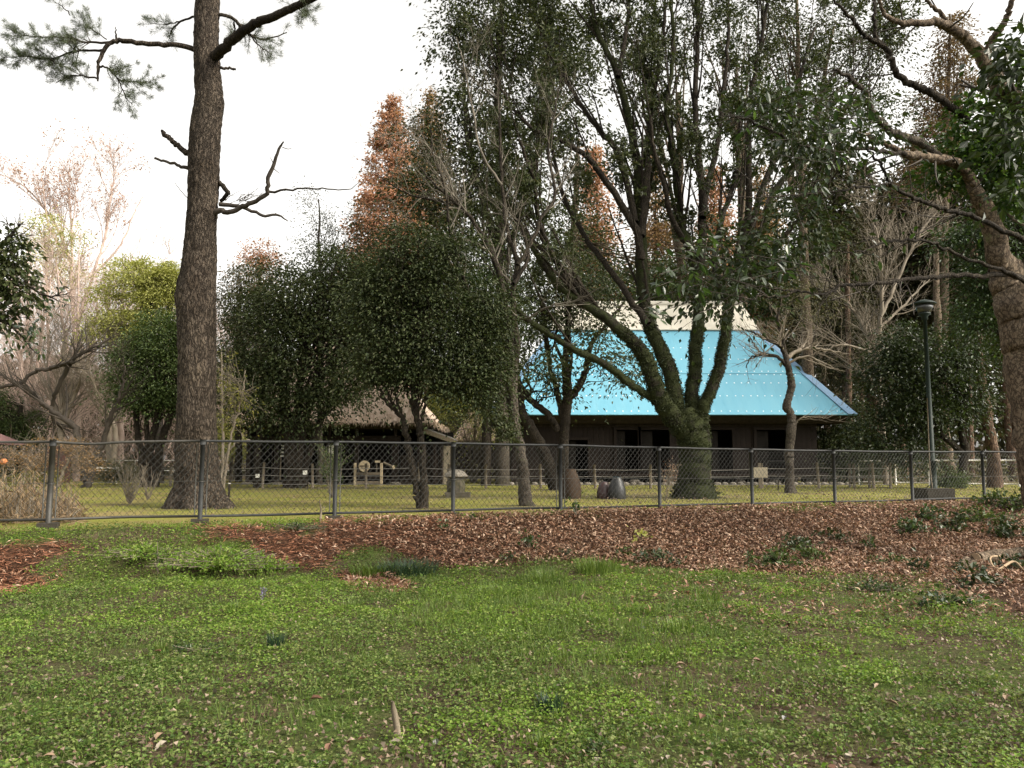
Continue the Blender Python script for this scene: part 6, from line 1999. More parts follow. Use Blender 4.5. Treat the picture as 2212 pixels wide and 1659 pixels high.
    wl = stem([(2127, 392), (2140, 408), (2165, 430), (2175, 455), (2200, 480), (2240, 500)], [3, 2.6, 2.6, 3, 3, 3], d - .6, mat='twig_tan', S=8, amt=0)
    # twigs
    ps, rs = stack(Ls[1:])
    tw = grow(ps, rs, 170, (.5, 1.5), (30, 70), .05, .02, .12, 6, .35, rr=.35, rmin=.005)
    part('twigs', [tubes(*tw, 4)], M['twig_dark'], t, kind='stuff')
    meshes = [leaf_mesh('leaf', L, M[m]) for L, m in ((.125, 'big_leaf'), (.14, 'big_leaf'), (.125, 'big_leaf2'), (.13, 'big_leaf3'))]
    # sprays of big leaves hanging in the middle of the view
    pts, dirs = [], []
    spr, spd = [], []

    def spray(reg, n, dd, k=5, sp=.16):
        for _ in range(n):
            vx, vy = RG.uniform(reg[0], reg[2]), RG.uniform(reg[1], reg[3])
            dd_ = dd + RG.uniform(-1.0, 1.0)
            c = P(vx, vy, dd_)
            a = RG.uniform(0, 2 * math.pi)
            ax = np.array([math.cos(a), math.sin(a) * .7, -.25])
            spr.append(np.stack([c + ax * s for s in np.linspace(-.35, .25, 6)]))
            for j in range(k):
                s = RG.uniform(-.25, .25)
                pts.append(c + ax * s + RG.standard_normal(3) * .02)
                dirs.append(ax * .5 + RG.standard_normal(3) * .55 + [0, 0, -.55])
    spray((1600, 190, 1900, 330), 20, 8.6)
    spray((1660, 330, 1930, 420), 9, 8.8)
    spray((1420, 490, 1700, 640), 20, 8.2)
    spray((1380, 600, 1560, 720), 7, 8.0)
    spray((1820, 520, 1960, 560), 4, 9.0, 4)
    spray((1700, 560, 1830, 640), 5, 8.6, 3)
    spray((2140, 40, 2240, 330), 8, 8.2)
    pts, dirs = pts[:300], dirs[:300]
    single_leaves(t, pts, dirs, meshes)
    sp = np.array(spr)
    part('sprigs', [tubes(sp, np.full(sp.shape[:2], .004), 4)], M['twig_dark'], t, kind='stuff')
    # the smaller leaves of the rest of its crown
    lf1, _ = crown_lobes([(1760, 260, 150, 90), (1560, 580, 130, 90), (1700, 480, 110, 60), (1640, 220, 60, 50)], 9.4, 190, 30, .2, .075, .036, -.3)
    lf2, _ = crown_lobes([(2110, 260, 70, 50), (2140, 350, 80, 60), (2040, 380, 50, 40), (2200, 320, 60, 90), (2090, 310, 60, 40), (2170, 420, 60, 30), (2200, 200, 40, 80)], 12.6, 250, 34, .17, .085, .05, -.2)
    part('crown', [lf1, ], M['leaf_gloss'], t, False, 'stuff')
    part('crown', [lf2], M['leaf_bright'], t, False, 'stuff')
    lf3, _ = crown_lobes([(2190, 110, 40, 70), (2200, 250, 40, 80), (2215, 400, 20, 50)], 8.6, 44, 26, .16, .11, .05, -.5)
    part('crown', [lf3], M['leaf_gloss'], t, False, 'stuff')


M['leaf_bright'] = leafmat('leaf_bright', [(0.03, 0.07, 0.012), (0.06, 0.12, 0.02), (0.10, 0.17, 0.03)], 0.35, 0.5, 0.4)
tan_tree()


def hanging_tree():
    """tree just outside the frame whose dark leaves hang into it"""
    d = 9.5
    b = P(-190, 1200, d)
    b[2] = float(G(b[0], b[1]))
    t = thing('camellia_tree', 'dark glossy leaved tree leaning in from the picture edge above the maroon roof', 'tree', b)
    Ls = []
    for pts, r, nm in (([(-190, 1250), (-185, 1000), (-170, 800), (-150, 600), (-120, 450)], [22, 17, 14, 10, 5], 'trunk'), ([(-170, 780), (-90, 690), (-20, 640), (40, 610), (100, 640), (150, 632)], [7, 5, 4, 3, 2, .8], 'limb'),
                       ([(-160, 700), (-80, 590), (-10, 540), (30, 500), (50, 480)], [7, 5, 4, 3, 1], 'limb'), ([(-90, 690), (-30, 690), (20, 700), (55, 740), (80, 765)], [4, 3, 2.4, 1.6, .8], 'limb')):
        q = limb(pts, d, r, d, m=30, wob=.008)
        part(nm, [trunk_mesh(q, 12, .01, 6)], M['dark_bark'], t)
        Ls.append(q)
    ps, rs = stack(Ls[1:])
    tw = grow(ps, rs, 90, (.2, .5), (25, 65), 0, -.02, .12, 5, .3, rmin=.003)
    part('twigs', [tubes(*tw, 4)], M['twig_dark'], t, kind='stuff')
    meshes = [leaf_mesh('leaf', L, M[m]) for L, m in ((.075, 'big_leaf'), (.085, 'big_leaf3'), (.08, 'big_leaf2'))]
    pts, dirs = [], []
    for (x0, y0, x1, y1, n) in ((90, 615, 152, 670, 46), (20, 640, 110, 710, 60), (50, 700, 95, 770, 40), (-10, 700, 70, 760, 40)):
        for _ in range(n):
            pts.append(P(RG.uniform(x0, x1), RG.uniform(y0, y1), d + RG.uniform(-.3, .3)))
            dirs.append(RG.standard_normal(3) * .6 + [.3, 0, -.5])
    single_leaves(t, pts, dirs, meshes)
    lf, _ = crown_lobes([(20, 530, 50, 42), (10, 590, 62, 50), (40, 640, 40, 30), (-60, 560, 60, 80), (0, 680, 40, 30)], d, 190, 20, .085, .075, .035, -.4)
    part('crown', [lf], M['leaf_deep'], t, False, 'stuff')


hanging_tree()


# ------------------------------------------------------------------ far wood behind everything
def far_wood():
    n = 30000
    x = RG.uniform(-75, 75, n)
    y = RG.uniform(66, 90, n)
    ht = 6.5 + 7 * fbm(x * .09, y * .05, 15) + 7 * sstep(6, 30, x)
    z = ht * RG.uniform(0, 1, n) ** .8
    p = np.stack([x, y, z], 1) + RG.standard_normal((n, 3)) * .3
    v, f = leafset(p, RG.standard_normal((n, 3)) + [0, 0, -.4], RG.uniform(.8, 1.5, n), RG.uniform(.45, .8, n))
    o = mk('far_wood', v, [f], M['far_leaf'])
    tag(o, 'far dark wood closing off the view behind the houses', None, None, 'stuff')
    n = 9000                                            # undergrowth along its foot
    x = RG.uniform(-60, 45, n)
    y = 50 + 8 * RG.random(n) + np.where(x > 15, -9, 0)
    keep = ~((x > -6) & (x < 17) & (y < 52))
    x, y = x[keep], y[keep]
    n = len(x)
    z = (0.4 + 1.5 * fbm(x * .4, y * .4, 8)) * RG.uniform(0, 1, n)
    v, f = leafset(np.stack([x, y, z], 1), RG.standard_normal((n, 3)), RG.uniform(.2, .4, n), RG.uniform(.08, .16, n))
    tag(mk('undergrowth', v, [f], M['leaf_olive']), 'brownish undergrowth along the edge of the wood', None, None, 'stuff')


def thicket():
    n = 22000
    vx = RG.uniform(-160, 560, n)
    d = RG.uniform(48, 58, n)
    x = (vx - 1106) / F * d
    hmax = 11.5 + 3.5 * fbm(x * .25, 0 * x + 2, 33) - 3.5 * sstep(300, 520, vx)
    z = hmax * RG.uniform(0.02, 1, n) ** .8
    dv = np.stack([RG.standard_normal(n) * .5, RG.standard_normal(n) * .4, RG.uniform(.2, 1.2, n)], 1)
    v, f = leafset(np.stack([x, d, z], 1), dv, RG.uniform(.7, 1.9, n), RG.uniform(.018, .04, n), 0.0)
    tag(mk('thicket', v, [f], M['twig_pink']), 'hazy pinkish thicket of fine leafless twigs', None, None, 'stuff')


thicket()
M['far_leaf'] = leafmat('far_leaf', [(0.035, 0.038, 0.016), (0.07, 0.066, 0.032), (0.12, 0.095, 0.055)], 0.7, 0.2, 0.15)
far_wood()


# ------------------------------------------------------------------ plants behind the fence
def plants():
    def shrub(name, label, vx, d, h, nst, spread, mat, leaves=None, r=.008, cat='shrub', tw=30):
        c = P(vx, HZ, d)
        c[2] = float(G(c[0], c[1]))
        t = thing(name, label, cat, c)
        a = RG.uniform(0, 2 * math.pi, nst)
        top = c + np.stack([np.cos(a) * spread * RG.uniform(.2, 1, nst), np.sin(a) * spread * RG.uniform(.2, 1, nst), h * RG.uniform(.6, 1, nst)], 1)
        k = np.linspace(0, 1, 6)[None, :, None]
        q = c + (top - c)[:, None] * k
        q[:, 1:5] += RG.standard_normal((nst, 4, 3)) * h * .025
        rr = np.full((nst, 6), r) * np.linspace(1, .4, 6)[None]
        part('stems', [tubes(q, rr, 5)], M[mat], t, kind='stuff')
        l2 = grow(q, rr, tw, (h * .15, h * .35), (25, 55), .25, .02, .1, 4, .3, rmin=r * .4)
        part('twigs', [tubes(*l2, 4)], M[mat], t, kind='stuff')
        if leaves:
            mm, n, lf, lw = leaves
            part('leaves', [leaves_on(l2[0], l2[1], n, lf, lw, .2, .06, -.1, .4)], M[mm], t, False, 'stuff')
    shrub('bare_shrub', 'clump of bare straw coloured stems on the lawn beside the pine', 285, 19.3, 1.0, 30, .45, 'twig_tan', None, .011)
    shrub('bare_shrub', 'thinner bare shrub just behind the big straw coloured clump', 322, 21.5, .95, 16, .35, 'twig_tan', None, .009)
    shrub('leafy_shrub', 'loose leafy green shrub behind a fence post before the barn', 718, 22.6, 1.45, 16, .5, 'twig_tan', ('leaf_green', 1500, .06, .028), .009, tw=90)
    shrub('thorny_shrub', 'thin leafless reddish shrub by the foot of the mossy tree', 1435, 20.6, .95, 10, .45, 'twig_tan', ('dead_leaf', 60, .06, .04), .007)
    shrub('thorny_shrub', 'small bare shrub with a few curled leaves between jars and mossy trunk', 1452, 24.5, 1.1, 9, .4, 'twig_tan', ('litter', 90, .07, .05), .006)
    # withered stalks behind the first bays of the fence
    c = P(70, 1090, 13.6)
    c[2] = 0
    t = thing('withered_plants', 'bed of withered brown stalks and drooping dead leaves behind the first fence bays', 'plants', c)
    n = 420
    vx = RG.uniform(-120, 175, n)
    d = RG.uniform(12.9, 15.5, n)
    keep = fence_st((vx - 1106) / F * d, d)[0] < -.35
    vx, d = vx[keep], d[keep]
    n = len(vx)
    b = np.stack([(vx - 1106) / F * d, d, 0 * d], 1)
    h = RG.uniform(.25, .85, n) * np.where(vx > 120, .8, 1.0)
    q = np.zeros((n, 6, 3))
    a = RG.uniform(0, 2 * math.pi, n)
    dr = RG.uniform(.02, .2, n)
    for k in range(6):
        s = k / 5
        q[:, k] = b + np.stack([np.cos(a) * dr * s * s, np.sin(a) * dr * s * s, h * (s - .25 * s ** 3 * (dr > .12))], 1)
    part('stalks', [tubes(q, np.full((n, 6), .006) * np.linspace(1, .5, 6)[None], 4)], M['twig_tan'], t, kind='stuff')
    m = 3600
    i = RG.integers(0, n, m)
    k = RG.integers(1, 6, m)
    p = q[i, k] + RG.standard_normal((m, 3)) * .03
    dv = RG.standard_normal((m, 3)) * .45 + [0, 0, -.9]
    part('dead_leaves', [leafset(p, dv, RG.uniform(.10, .26, m), .025)], M['straw'], t, False, 'stuff')
    m = 1500
    vx = RG.uniform(-120, 190, m)
    d = RG.uniform(12.6, 15.2, m)
    p = np.stack([(vx - 1106) / F * d, d, RG.uniform(0, .14, m)], 1)
    p = p[fence_st(p[:, 0], p[:, 1])[0] < -.2]
    part('straw_heap', [leafset(p, RG.standard_normal((len(p), 3)) * [1, 1, .3], RG.uniform(.1, .3, len(p)), .02)], M['straw'], t, False, 'stuff')


plants()


# ------------------------------------------------------------------ meadow, litter and lawn cover
def scatter_view(n, y0, y1, pw=1.0, margin=0.7):
    """points over the ground inside the view wedge (a little wider), denser towards the camera for pw < 1"""
    y = y0 + (y1 - y0) * RG.uniform(0, 1, n) ** pw
    half = 0.652 * y + margin
    x = RG.uniform(-1, 1, n) * half
    return x, y


def cover():
    # clover and small herbs
    x, y = scatter_view(390000, 2.6, 17.5, 1.15)
    z, vx, vy, lit, lawn, s, t = masks(x, y)
    den = fbm(x * .9, y * .9, 51) * .5 + vnoise(x * 3.5, y * 3.5, 52) * .3 + vnoise(x * 9, y * 9, 55) * .2
    side = np.clip((vx - 1350) / 900, 0, 1) * np.clip((vy - 1200) / 200, 0, 1)
    low = np.clip((vy - 1480) / 200, 0, 1)
    edge = np.clip((vx - 1350) / 400, 0, 1) * np.clip(1 - np.abs(vy - 1270) / 90, 0, 1)
    thr = .37 + .12 * side + .07 * low + .16 * edge
    ok = (~lit) & (s > .1) & (RG.random(len(x)) < np.clip((den - thr + .01) / .12, .24 - .08 * side, 1))
    x, y, z, den = x[ok], y[ok], z[ok], den[ok]
    n = len(x)
    mound = 1 + 1.6 * np.exp(-(((x + 4.0) / 1.1) ** 2 + ((y - 9.6) / .9) ** 2))
    hgt = RG.uniform(.004, .06, n) * np.clip((den - .3) * 4, .4, 1.6) * mound
    p = np.stack([x, y, z + hgt], 1)
    a = RG.uniform(0, 2 * math.pi, n)
    d = np.stack([np.cos(a), np.sin(a), RG.uniform(-.35, .55, n)], 1)
    sz = RG.uniform(.010, .026, n) * (1 + .045 * np.clip(y - 5, 0, 9))
    roll = RG.standard_normal((n, 3)) * .4 + [0, 0, 1]
    vx, vy = proj(p)
    pick = vnoise(x * 1.5, y * 1.5, 53) * .6 + fbm(x * .5, y * .5, 54) * .4 + RG.normal(0, .07, n) + .22 * np.exp(-(((vx - 420) / 380) ** 2 + ((vy - 1250) / 130) ** 2)) + .1 * np.exp(-(((vx - 1250) / 400) ** 2 + ((vy - 1330) / 130) ** 2)) - .04 - .12 * np.clip((vy - 1420) / 200, 0, 1) - .05 * np.clip((vx - 1400) / 600, 0, 1)
    v, f = leafset(p, d, sz * 1.25, sz, roll=roll)
    v = v.reshape(n, 4, 3)
    for nm, q, lab in (('clover', pick < .5, 'low dark clover covering the meadow'), ('herb', pick >= .5, 'brighter low herbs in patches over the meadow')):
        vv = v[q].reshape(-1, 3)
        tag(mk('herb_cover' if nm == 'herb' else 'clover', vv, [np.arange(len(vv)).reshape(-1, 4)], M[nm]), lab, None, None, 'stuff')

    # grass blades
    x, y = scatter_view(170000, 2.8, 16.5, 1.2)
    z, vx, vy, lit, lawn, s, t = masks(x, y)
    g = fbm(x * .7, y * .7, 61) * .5 + vnoise(x * 2.6, y * 2.6, 62) * .5
    cen = np.exp(-(((vx - 1250) / 420) ** 2 + ((vy - 1330) / 130) ** 2))
    cen2 = np.exp(-(((vx - 480) / 240) ** 2 + ((vy - 1230) / 70) ** 2))
    pr = np.clip((g - .40) / .2, 0, 1) * (.22 + .9 * np.maximum(cen, cen2))
    ok = (~lit) & (s > .0) & (RG.random(len(x)) < pr)
    x, y, z, cen = x[ok], y[ok], z[ok], cen[ok]
    n = len(x)
    p = np.stack([x, y, z - .005], 1)
    d = np.stack([RG.standard_normal(n) * .35, RG.standard_normal(n) * .35, np.ones(n)], 1)
    v, f = leafset(p, d, RG.uniform(.04, .10, n) * (1 + .7 * cen), .0045 + .0004 * y)
    tag(mk('meadow_grass', v, [f], M['grass']), 'thin grass blades among the clover', None, None, 'stuff')

    # leaf litter on the bank: needles towards one end, broad leaves towards the other
    x, y = scatter_view(330000, 7.5, 20.5, 1.0, 1.0)
    z, vx, vy, lit, lawn, s, t = masks(x, y)
    thin = np.clip((vy - 1225) / 60, 0, .8) * (vx > 1500)
    stray = (~lit) & (s > .3) & (vx > 1250) & (RG.random(len(x)) < .3 * np.clip(1 - (vy - 1200) / 200, 0, 1) * np.clip((vx - 1250) / 500, .15, 1) * vnoise(x * 1.6, y * 1.6, 19))
    ok = (lit & (RG.random(len(x)) > thin)) | stray
    x, y, z, vx = x[ok], y[ok], z[ok], vx[ok]
    broad = RG.random(len(x)) < np.clip((vx - 560) / 560, .12, .96)
    n = int(broad.sum())
    p = np.stack([x, y, z], 1)[broad]
    p[:, 2] += RG.uniform(.0, .075, n) * (.4 + vnoise(x[broad] * 4, y[broad] * 4, 17))
    a = RG.uniform(0, 2 * math.pi, n)
    d = np.stack([np.cos(a), np.sin(a), RG.normal(.05, .5, n)], 1)
    v, f = leafset(p, d, RG.uniform(.03, .115, n), RG.uniform(.012, .034, n), .3, RG.standard_normal((n, 3)) * .5 + [0, 0, 1])
    tag(mk('leaf_litter', v, [f], M['litter']), 'thick litter of curled brown leaves on the bank', None, None, 'stuff')
    nb = ~broad
    n = int(nb.sum())
    p = np.stack([x, y, z], 1)[nb]
    p[:, 2] += RG.uniform(.0, .04, n)
    a = RG.uniform(0, 2 * math.pi, n)
    d = np.stack([np.cos(a), np.sin(a), RG.normal(0, .2, n)], 1)
    v, f = leafset(p, d, RG.uniform(.09, .17, n), .009, .1, RG.standard_normal((n, 3)) * .4 + [0, 0, 1])
    tag(mk('needle_litter', v, [f], M['needle_litter']), 'rust red pine needles heaped along the bank', None, None, 'stuff')

    # scattered small dead leaves in the meadow
    x, y = scatter_view(26000, 2.7, 13.5, 1.25)
    z, vx, vy, lit, lawn, s, t = masks(x, y)
    pr = .10 + .55 * np.clip((vy - 1380) / 280, 0, 1) * (.35 + .65 * vnoise(x * 1.1, y * 1.1, 71)) + .35 * np.clip((vx - 1500) / 700, 0, 1)
    ok = (~lit) & (s > .3) & (RG.random(len(x)) < pr * 1.1)
    x, y, z = x[ok], y[ok], z[ok]
    n = len(x)
    a = RG.uniform(0, 2 * math.pi, n)
    v, f = leafset(np.stack([x, y, z + RG.uniform(.015, .05, n)], 1), np.stack([np.cos(a), np.sin(a), RG.normal(0, .25, n)], 1), RG.uniform(.016, .055, n), RG.uniform(.010, .03, n), .3, RG.standard_normal((n, 3)) * .5 + [0, 0, 1])
    tag(mk('dead_leaf_scatter', v, [f], M['dead_leaf']), 'small dead leaves scattered through the meadow', None, None, 'stuff')

    # lawn beyond the fence
    x, y = scatter_view(76000, 11, 39, .8, 2)
    z, vx, vy, lit, lawn, s, t = masks(x, y)
    g = fbm(x * .5, y * .5, 81)
    ok = (s < .55) & (~lit) & (RG.random(len(x)) < np.clip((g - .33) / .2, .1, 1))
    bare = np.exp(-(((x + 8.0) / 4.5) ** 2 + ((y - 32.5) / 2.2) ** 2)) + .7 * np.exp(-(((x + 2) / 2.5) ** 2 + ((y - 23) / 1.2) ** 2)) + .8 * np.exp(-(((x - 3.6) / 3) ** 2 + ((y - 24) / 2.5) ** 2))
    for tx, td, tr_ in TREE_FEET:
        bare = np.maximum(bare, np.exp(-(((x - (tx - 1106) / F * td) / tr_) ** 2 + ((y - td) / tr_) ** 2)))
    ok &= RG.random(len(x)) > bare * .95
    x, y, z = x[ok], y[ok], z[ok]
    n = len(x)
    d = np.stack([RG.standard_normal(n) * .5, RG.standard_normal(n) * .5, np.ones(n)], 1)
    v, f = leafset(np.stack([x, y, z - .004], 1), d, RG.uniform(.025, .06, n), .007 + .0005 * y)
    tag(mk('lawn_grass', v, [f], M['lawn_grass']), 'short yellow green lawn grass behind the fence', None, None, 'stuff')
    x, y = scatter_view(9000, 14, 36, .8, 2)
    z, vx, vy, lit, lawn, s, t = masks(x, y)
    ok = (s < -.2) & (RG.random(len(x)) < (.15 + .6 * (vx > 1150)) * (.3 + vnoise(x * .6, y * .6, 91)))
    x, y, z = x[ok], y[ok], z[ok]
    n = len(x)
    a = RG.uniform(0, 2 * math.pi, n)
    v, f = leafset(np.stack([x, y, z + .03], 1), np.stack([np.cos(a), np.sin(a), RG.normal(0, .3, n)], 1), RG.uniform(.05, .10, n), RG.uniform(.03, .05, n), .3, RG.standard_normal((n, 3)) * .5 + [0, 0, 1])
    tag(mk('lawn_leaves', v, [f], M['dead_leaf']), 'pale fallen leaves strewn over the lawn', None, None, 'stuff')


cover()


def fallen_leaves():
    """the larger fallen leaves one can pick out near the camera: each an object"""
    kinds = [('dead_tan', (.24, .165, .105), 'curled tan fallen leaf lying on the meadow'), ('dead_pale', (.27, .23, .175), 'pale bleached fallen leaf lying on the meadow'),
             ('dead_red', (.15, .075, .045), 'reddish brown fallen leaf lying on the meadow'), ('dead_grey', (.19, .185, .18), 'grey silvery fallen leaf lying on the meadow')]
    meshes = []
    for nm, c, lab in kinds:
        m = surf(nm, [tuple(a * .7 for a in c), c], 12, .6, .3)
        for L in (.055, .075):
            me = bpy.data.meshes.new('fallen_leaf')
            v = [tuple(np.array(p) * L * np.array([1, 1.1, 2.2]) + [0, 0, L * .22 * (abs(p[1]) * 4) ** 2 * random.uniform(.4, 1.0)]) for p in LEAFV]
            me.from_pydata(v, [], [f for g in LEAFF for f in g])
            me.materials.append(m)
            meshes.append((me, lab))
    n = 0
    while n < 170:
        vy = 1659 - 420 * random.random() ** 1.5
        vx = random.uniform(0, 2212)
        d = 1.55 * F / (vy - HZ + 1)
        x = (vx - 1106) / F * d
        d = d if d < 13 else 12
        keep = .35 + .65 * (vx > 1500) + .5 * (vy > 1560)
        if random.random() > keep:
            continue
        z, _, _, lit, lawn, s, _ = masks(np.array([x]), np.array([d]))
        if lit[0] or s[0] < .4:
            continue
        k = random.choices(range(8), [4, 4, 3, 3, 1.5, 1, .6, .6])[0]
        me, lab = meshes[k]
        o = bpy.data.objects.new('fallen_leaf', me)
        COL.objects.link(o)
        o.location = (x, d, float(z[0]) + .035)
        o.rotation_euler = (random.gauss(0, .3), random.gauss(0, .3), random.uniform(0, 6.28))
        s_ = random.uniform(.75, 1.3)
        o.scale = (s_, s_ * random.uniform(.8, 1.2), s_)
        tag(o, lab, 'leaf', 'fallen leaves on the meadow')
        n += 1


fallen_leaves()


def weeds():
    def gp(vx, vy):
        d = 8.0
        for _ in range(40):                             # walk down the sight line to the ground
            p = P(vx, vy, d)
            d += (p[2] - float(G(p[0], p[1]))) * 3.0
            d = min(max(d, 3), 18)
        return p

    def weed(vx, vy, w_, h, n, leaf, mat, label, name='weed'):
        c = gp(vx, vy)
        c[2] = float(G(c[0], c[1]))
        t = thing(name, label, 'plant', c)
        ns = max(5, n // 14)
        ky = 1.0 if name == 'herb_mound' else .6
        a = RG.uniform(0, 2 * math.pi, ns)
        rr = w_ * RG.uniform(.1, 1, ns)
        top = c + np.stack([np.cos(a) * rr, np.sin(a) * rr * ky, h * RG.uniform(.5, 1, ns) * (1 - .6 * (rr / w_) ** 2)], 1)
        k = np.linspace(0, 1, 5)[None, :, None]
        q = c + (top - c)[:, None] * np.concatenate([k, k, k ** .7], -1)
        r = np.full((ns, 5), .004)
        part('stems', [tubes(q, r, 4)], M['twig_tan'], t, kind='stuff')
        part('leaves', [leaves_on(q, r, n, leaf, leaf * .6, .3, leaf * .6, -.05, .3, up=True)], M[mat], t, False, 'stuff')
    weed(1690, 1232, .55, .34, 330, .085, 'leaf_green', 'largest broad leaved weed clump at the foot of the leaf bank')
    weed(1715, 1190, .5, .3, 220, .08, 'leaf_gloss', 'dark trailing weed higher on the bank behind the largest clump')
    weed(1620, 1222, .2, .24, 60, .07, 'leaf_green', 'small weed with round leaves beside the largest clump')
    weed(1420, 1214, .6, .16, 200, .075, 'leaf_gloss', 'low trailing line of dark weeds along the bank foot')
    weed(1340, 1200, .2, .2, 50, .07, 'leaf_green', 'small broad weed in the litter beside the trailing line')
    weed(1142, 1185, .2, .28, 70, .07, 'leaf_mid', 'upright bright weed in the middle of the leaf litter')
    weed(1100, 1218, .14, .15, 40, .06, 'leaf_gloss', 'tiny dark weed at the litter edge above the long grass')
    weed(1225, 1205, .18, .14, 36, .06, 'leaf_gloss', 'flat dark weed left of the trailing line in the litter'.replace(' left of ', ' next to '))
    weed(965, 1146, .14, .14, 40, .07, 'leaf_mid', 'little weed with one big leaf high in the needle litter')
    weed(1880, 1190, .22, .3, 60, .08, 'leaf_green', 'tall sparse weed between the big clump and the log')
    weed(1925, 1222, .5, .16, 130, .07, 'leaf_green', 'low spreading weed patch before the log')
    weed(1985, 1240, .24, .26, 90, .08, 'leaf_gloss', 'dark upright weed close before the cut end of the log')
    weed(2045, 1310, .5, .16, 170, .08, 'leaf_mid', 'broad patch of bright weeds in the bare soil below the log')
    weed(1875, 1278, .5, .12, 260, .05, 'leaf_mid', 'fresh green mound of herbs on the meadow edge')
    weed(2080, 1243, .22, .2, 80, .08, 'leaf_gloss', 'dark weed growing right under the split log piece')
    weed(2000, 1125, .6, .3, 200, .09, 'leaf_mid', 'weeds on top of the bank below the fence near the lamp')
    weed(2120, 1130, .9, .4, 330, .10, 'leaf_green', 'dense weeds on top of the bank at the foot of the big tan tree')
    weed(2180, 1165, .8, .4, 260, .10, 'leaf_gloss', 'dark weeds behind the fallen log')
    weed(2195, 1105, .7, .4, 220, .10, 'leaf_gloss', 'dark weeds against the last fence bay')
    weed(2205, 1235, .5, .25, 140, .09, 'leaf_gloss', 'dark weeds in front of the fallen log by the frame edge')
    weed(1960, 1155, .7, .35, 240, .09, 'leaf_mid', 'leafy weeds on the bank slope below the lamp')
    weed(2070, 1150, .6, .4, 200, .10, 'leaf_gloss', 'tall dark weeds between the lamp weeds and the fallen log')
    weed(2150, 1100, .7, .5, 260, .11, 'leaf_green', 'tall leafy weeds hiding the foot of the last fence posts')
    weed(1800, 1168, .35, .22, 110, .08, 'leaf_gloss', 'scattered dark weeds high on the bank above the largest clump')
    weed(1745, 1215, .4, .3, 160, .085, 'leaf_green', 'broad leaved weeds adjoining the largest clump')
    weed(2120, 1270, .5, .25, 130, .09, 'leaf_gloss', 'dark weeds among the rotten sticks')
    weed(1020, 1128, .1, .2, 20, .06, 'leaf_mid', 'thin weed on the crest just under the fence')
    weed(1245, 1122, .1, .34, 24, .10, 'leaf_mid', 'grass like weed standing on the crest under a fence post')
    weed(1385, 1165, .22, .2, 40, .10, 'leaf_lime', 'yellow green strappy weed in the brown litter')
    weed(640, 1145, .5, .12, 300, .04, 'leaf_mid', 'green herb patch on the crest between two needle heaps')
    weed(255, 1368 - 140, .1, .1, 24, .06, 'leaf_olive', 'pale leaved herb near the clover mound')
    weed(340, 1245, .08, .55, 16, .05, 'leaf_mid', 'lone tall thin stalk rising from the clover mound')
    weed(415, 1405 + 0, .28, .08, 150, .035, 'leaf_mid', 'rounded bright clover cushion in the open meadow')
    weed(1290, 1600 + 30, .16, .08, 90, .03, 'leaf_mid', 'small bright clover cushion low in the meadow')

    weed(470, 1225, .95, .30, 3200, .05, 'herb', 'high bright green mound of herbs between the needle heaps', 'herb_mound')
    weed(310, 1222, .7, .2, 1500, .045, 'herb', 'lower darker herb mound beside the bright one', 'herb_mound')
    weed(575, 1232, .5, .16, 900, .045, 'herb', 'small bright herb mound at the edge of the needle heap', 'herb_mound')

    def tuft(vx, vy, h, n, w_, mat, label, name='grass_tuft', lean=.35):
        c = gp(vx, vy)
        c[2] = float(G(c[0], c[1]))
        t = thing(name, label, 'grass', c)
        a = RG.uniform(0, 2 * math.pi, n)
        rr = w_ * np.sqrt(RG.random(n))
        b = c + np.stack([np.cos(a) * rr, np.sin(a) * rr, 0 * a - .01], 1)
        K = 5
        q = np.zeros((n, K, 3))
        ln = lean * RG.uniform(.3, 1.4, n)
        hh = h * RG.uniform(.5, 1.05, n)
        th = a + RG.normal(0, .6, n)
        for k in range(K):
            s = k / (K - 1)
            q[:, k] = b + np.stack([np.cos(th) * ln * hh * s ** 2, np.sin(th) * ln * hh * s ** 2, hh * (s - .25 * ln * s ** 3)], 1)
        side = np.stack([-np.sin(th), np.cos(th), 0 * th], 1)[:, None] * (np.array([.6, 1, .8, .5, .05])[None, :, None] * (.0028 + .0003 * c[1]))
        v = np.stack([q - side, q + side], 2).reshape(-1, 3)
        i = (np.arange(n)[:, None] * K + np.arange(K - 1)[None]) * 2
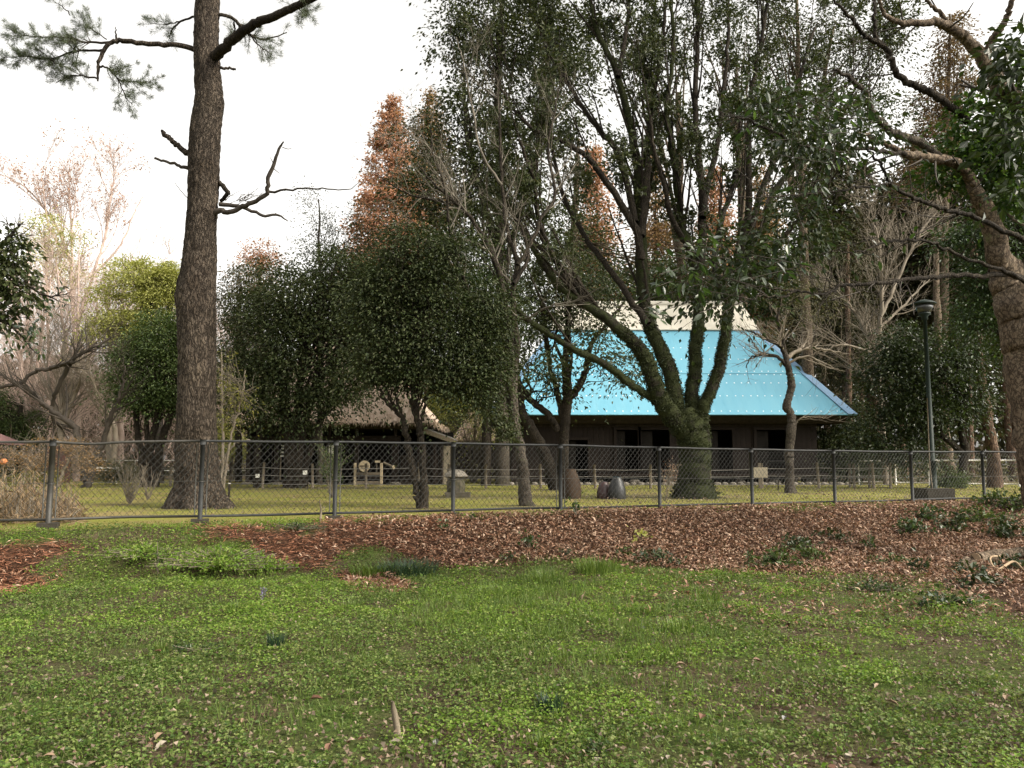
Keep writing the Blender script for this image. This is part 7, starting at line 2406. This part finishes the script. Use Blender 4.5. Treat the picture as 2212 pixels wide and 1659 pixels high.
        f = np.stack([i, i + 1, i + 3, i + 2], -1).reshape(-1, 4)
        o = mk('blades', v, [f], M[mat], t)
        o['kind'] = 'stuff'
    tuft(880, 1240, .26, 420, .42, 'grass_blue', 'dark blue green grass clump spilling over the needle litter', 'grass_clump', .9)
    tuft(805, 1240, .2, 260, .34, 'grass', 'fresh green grass clump next to the dark blue green one', 'grass_clump', .6)
    tuft(595, 1400, .17, 90, .07, 'grass_blue', 'bluish grass tuft standing alone in the meadow')
    tuft(511, 1325, .17, 80, .08, 'grass', 'bright grass tuft above the bluish lone one')
    tuft(350, 1410, .13, 60, .05, 'grass', 'pale bent grass tuft beside the rounded clover cushion')
    tuft(1188, 1535, .13, 130, .08, 'grass_blue', 'dense grass tuft in the middle of the lower meadow')
    tuft(1165, 1900 - 280, .12, 60, .05, 'grass', 'thin grass tuft at the bottom edge of the meadow')
    tuft(1030, 1475, .11, 50, .06, 'grass', 'small bright grass tuft behind the wooden peg')
    tuft(1290, 1240, .30, 260, .3, 'grass', 'tall grass clump where the litter meets the meadow', 'grass_clump', .4)
    tuft(1180, 1262, .26, 200, .3, 'grass', 'second tall grass clump nearer the dark blue green one', 'grass_clump', .4)
    tuft(1075, 1290, .2, 120, .25, 'grass', 'loose bright grass tuft below the tall clumps', 'grass_clump', .5)
    tuft(1525, 1300, .2, 100, .16, 'grass', 'thin grass tuft before the dark trailing weeds')
    tuft(1470, 1365, .17, 110, .2, 'grass', 'loose grass tuft in the open meadow')
    tuft(760, 1320, .16, 80, .1, 'grass', 'spindly grass tuft near the mauve flowers')
    # mauve flower spike
    c = gp(567, 1302)
    t = thing('mauve_flower', 'single mauve flower spike in the meadow grass', 'flower', c)
    MB().tube([c, c + [.01, 0, .12]], .003, 5).build('stem', M['leaf_green'], t)
    p = c + RG.standard_normal((40, 3)) * [.018, .018, .03] + [.01, 0, .11]
    part('petals', [leafset(p, RG.standard_normal((40, 3)), .022, .014)], M['lily'], t, False, 'stuff')


weeds()
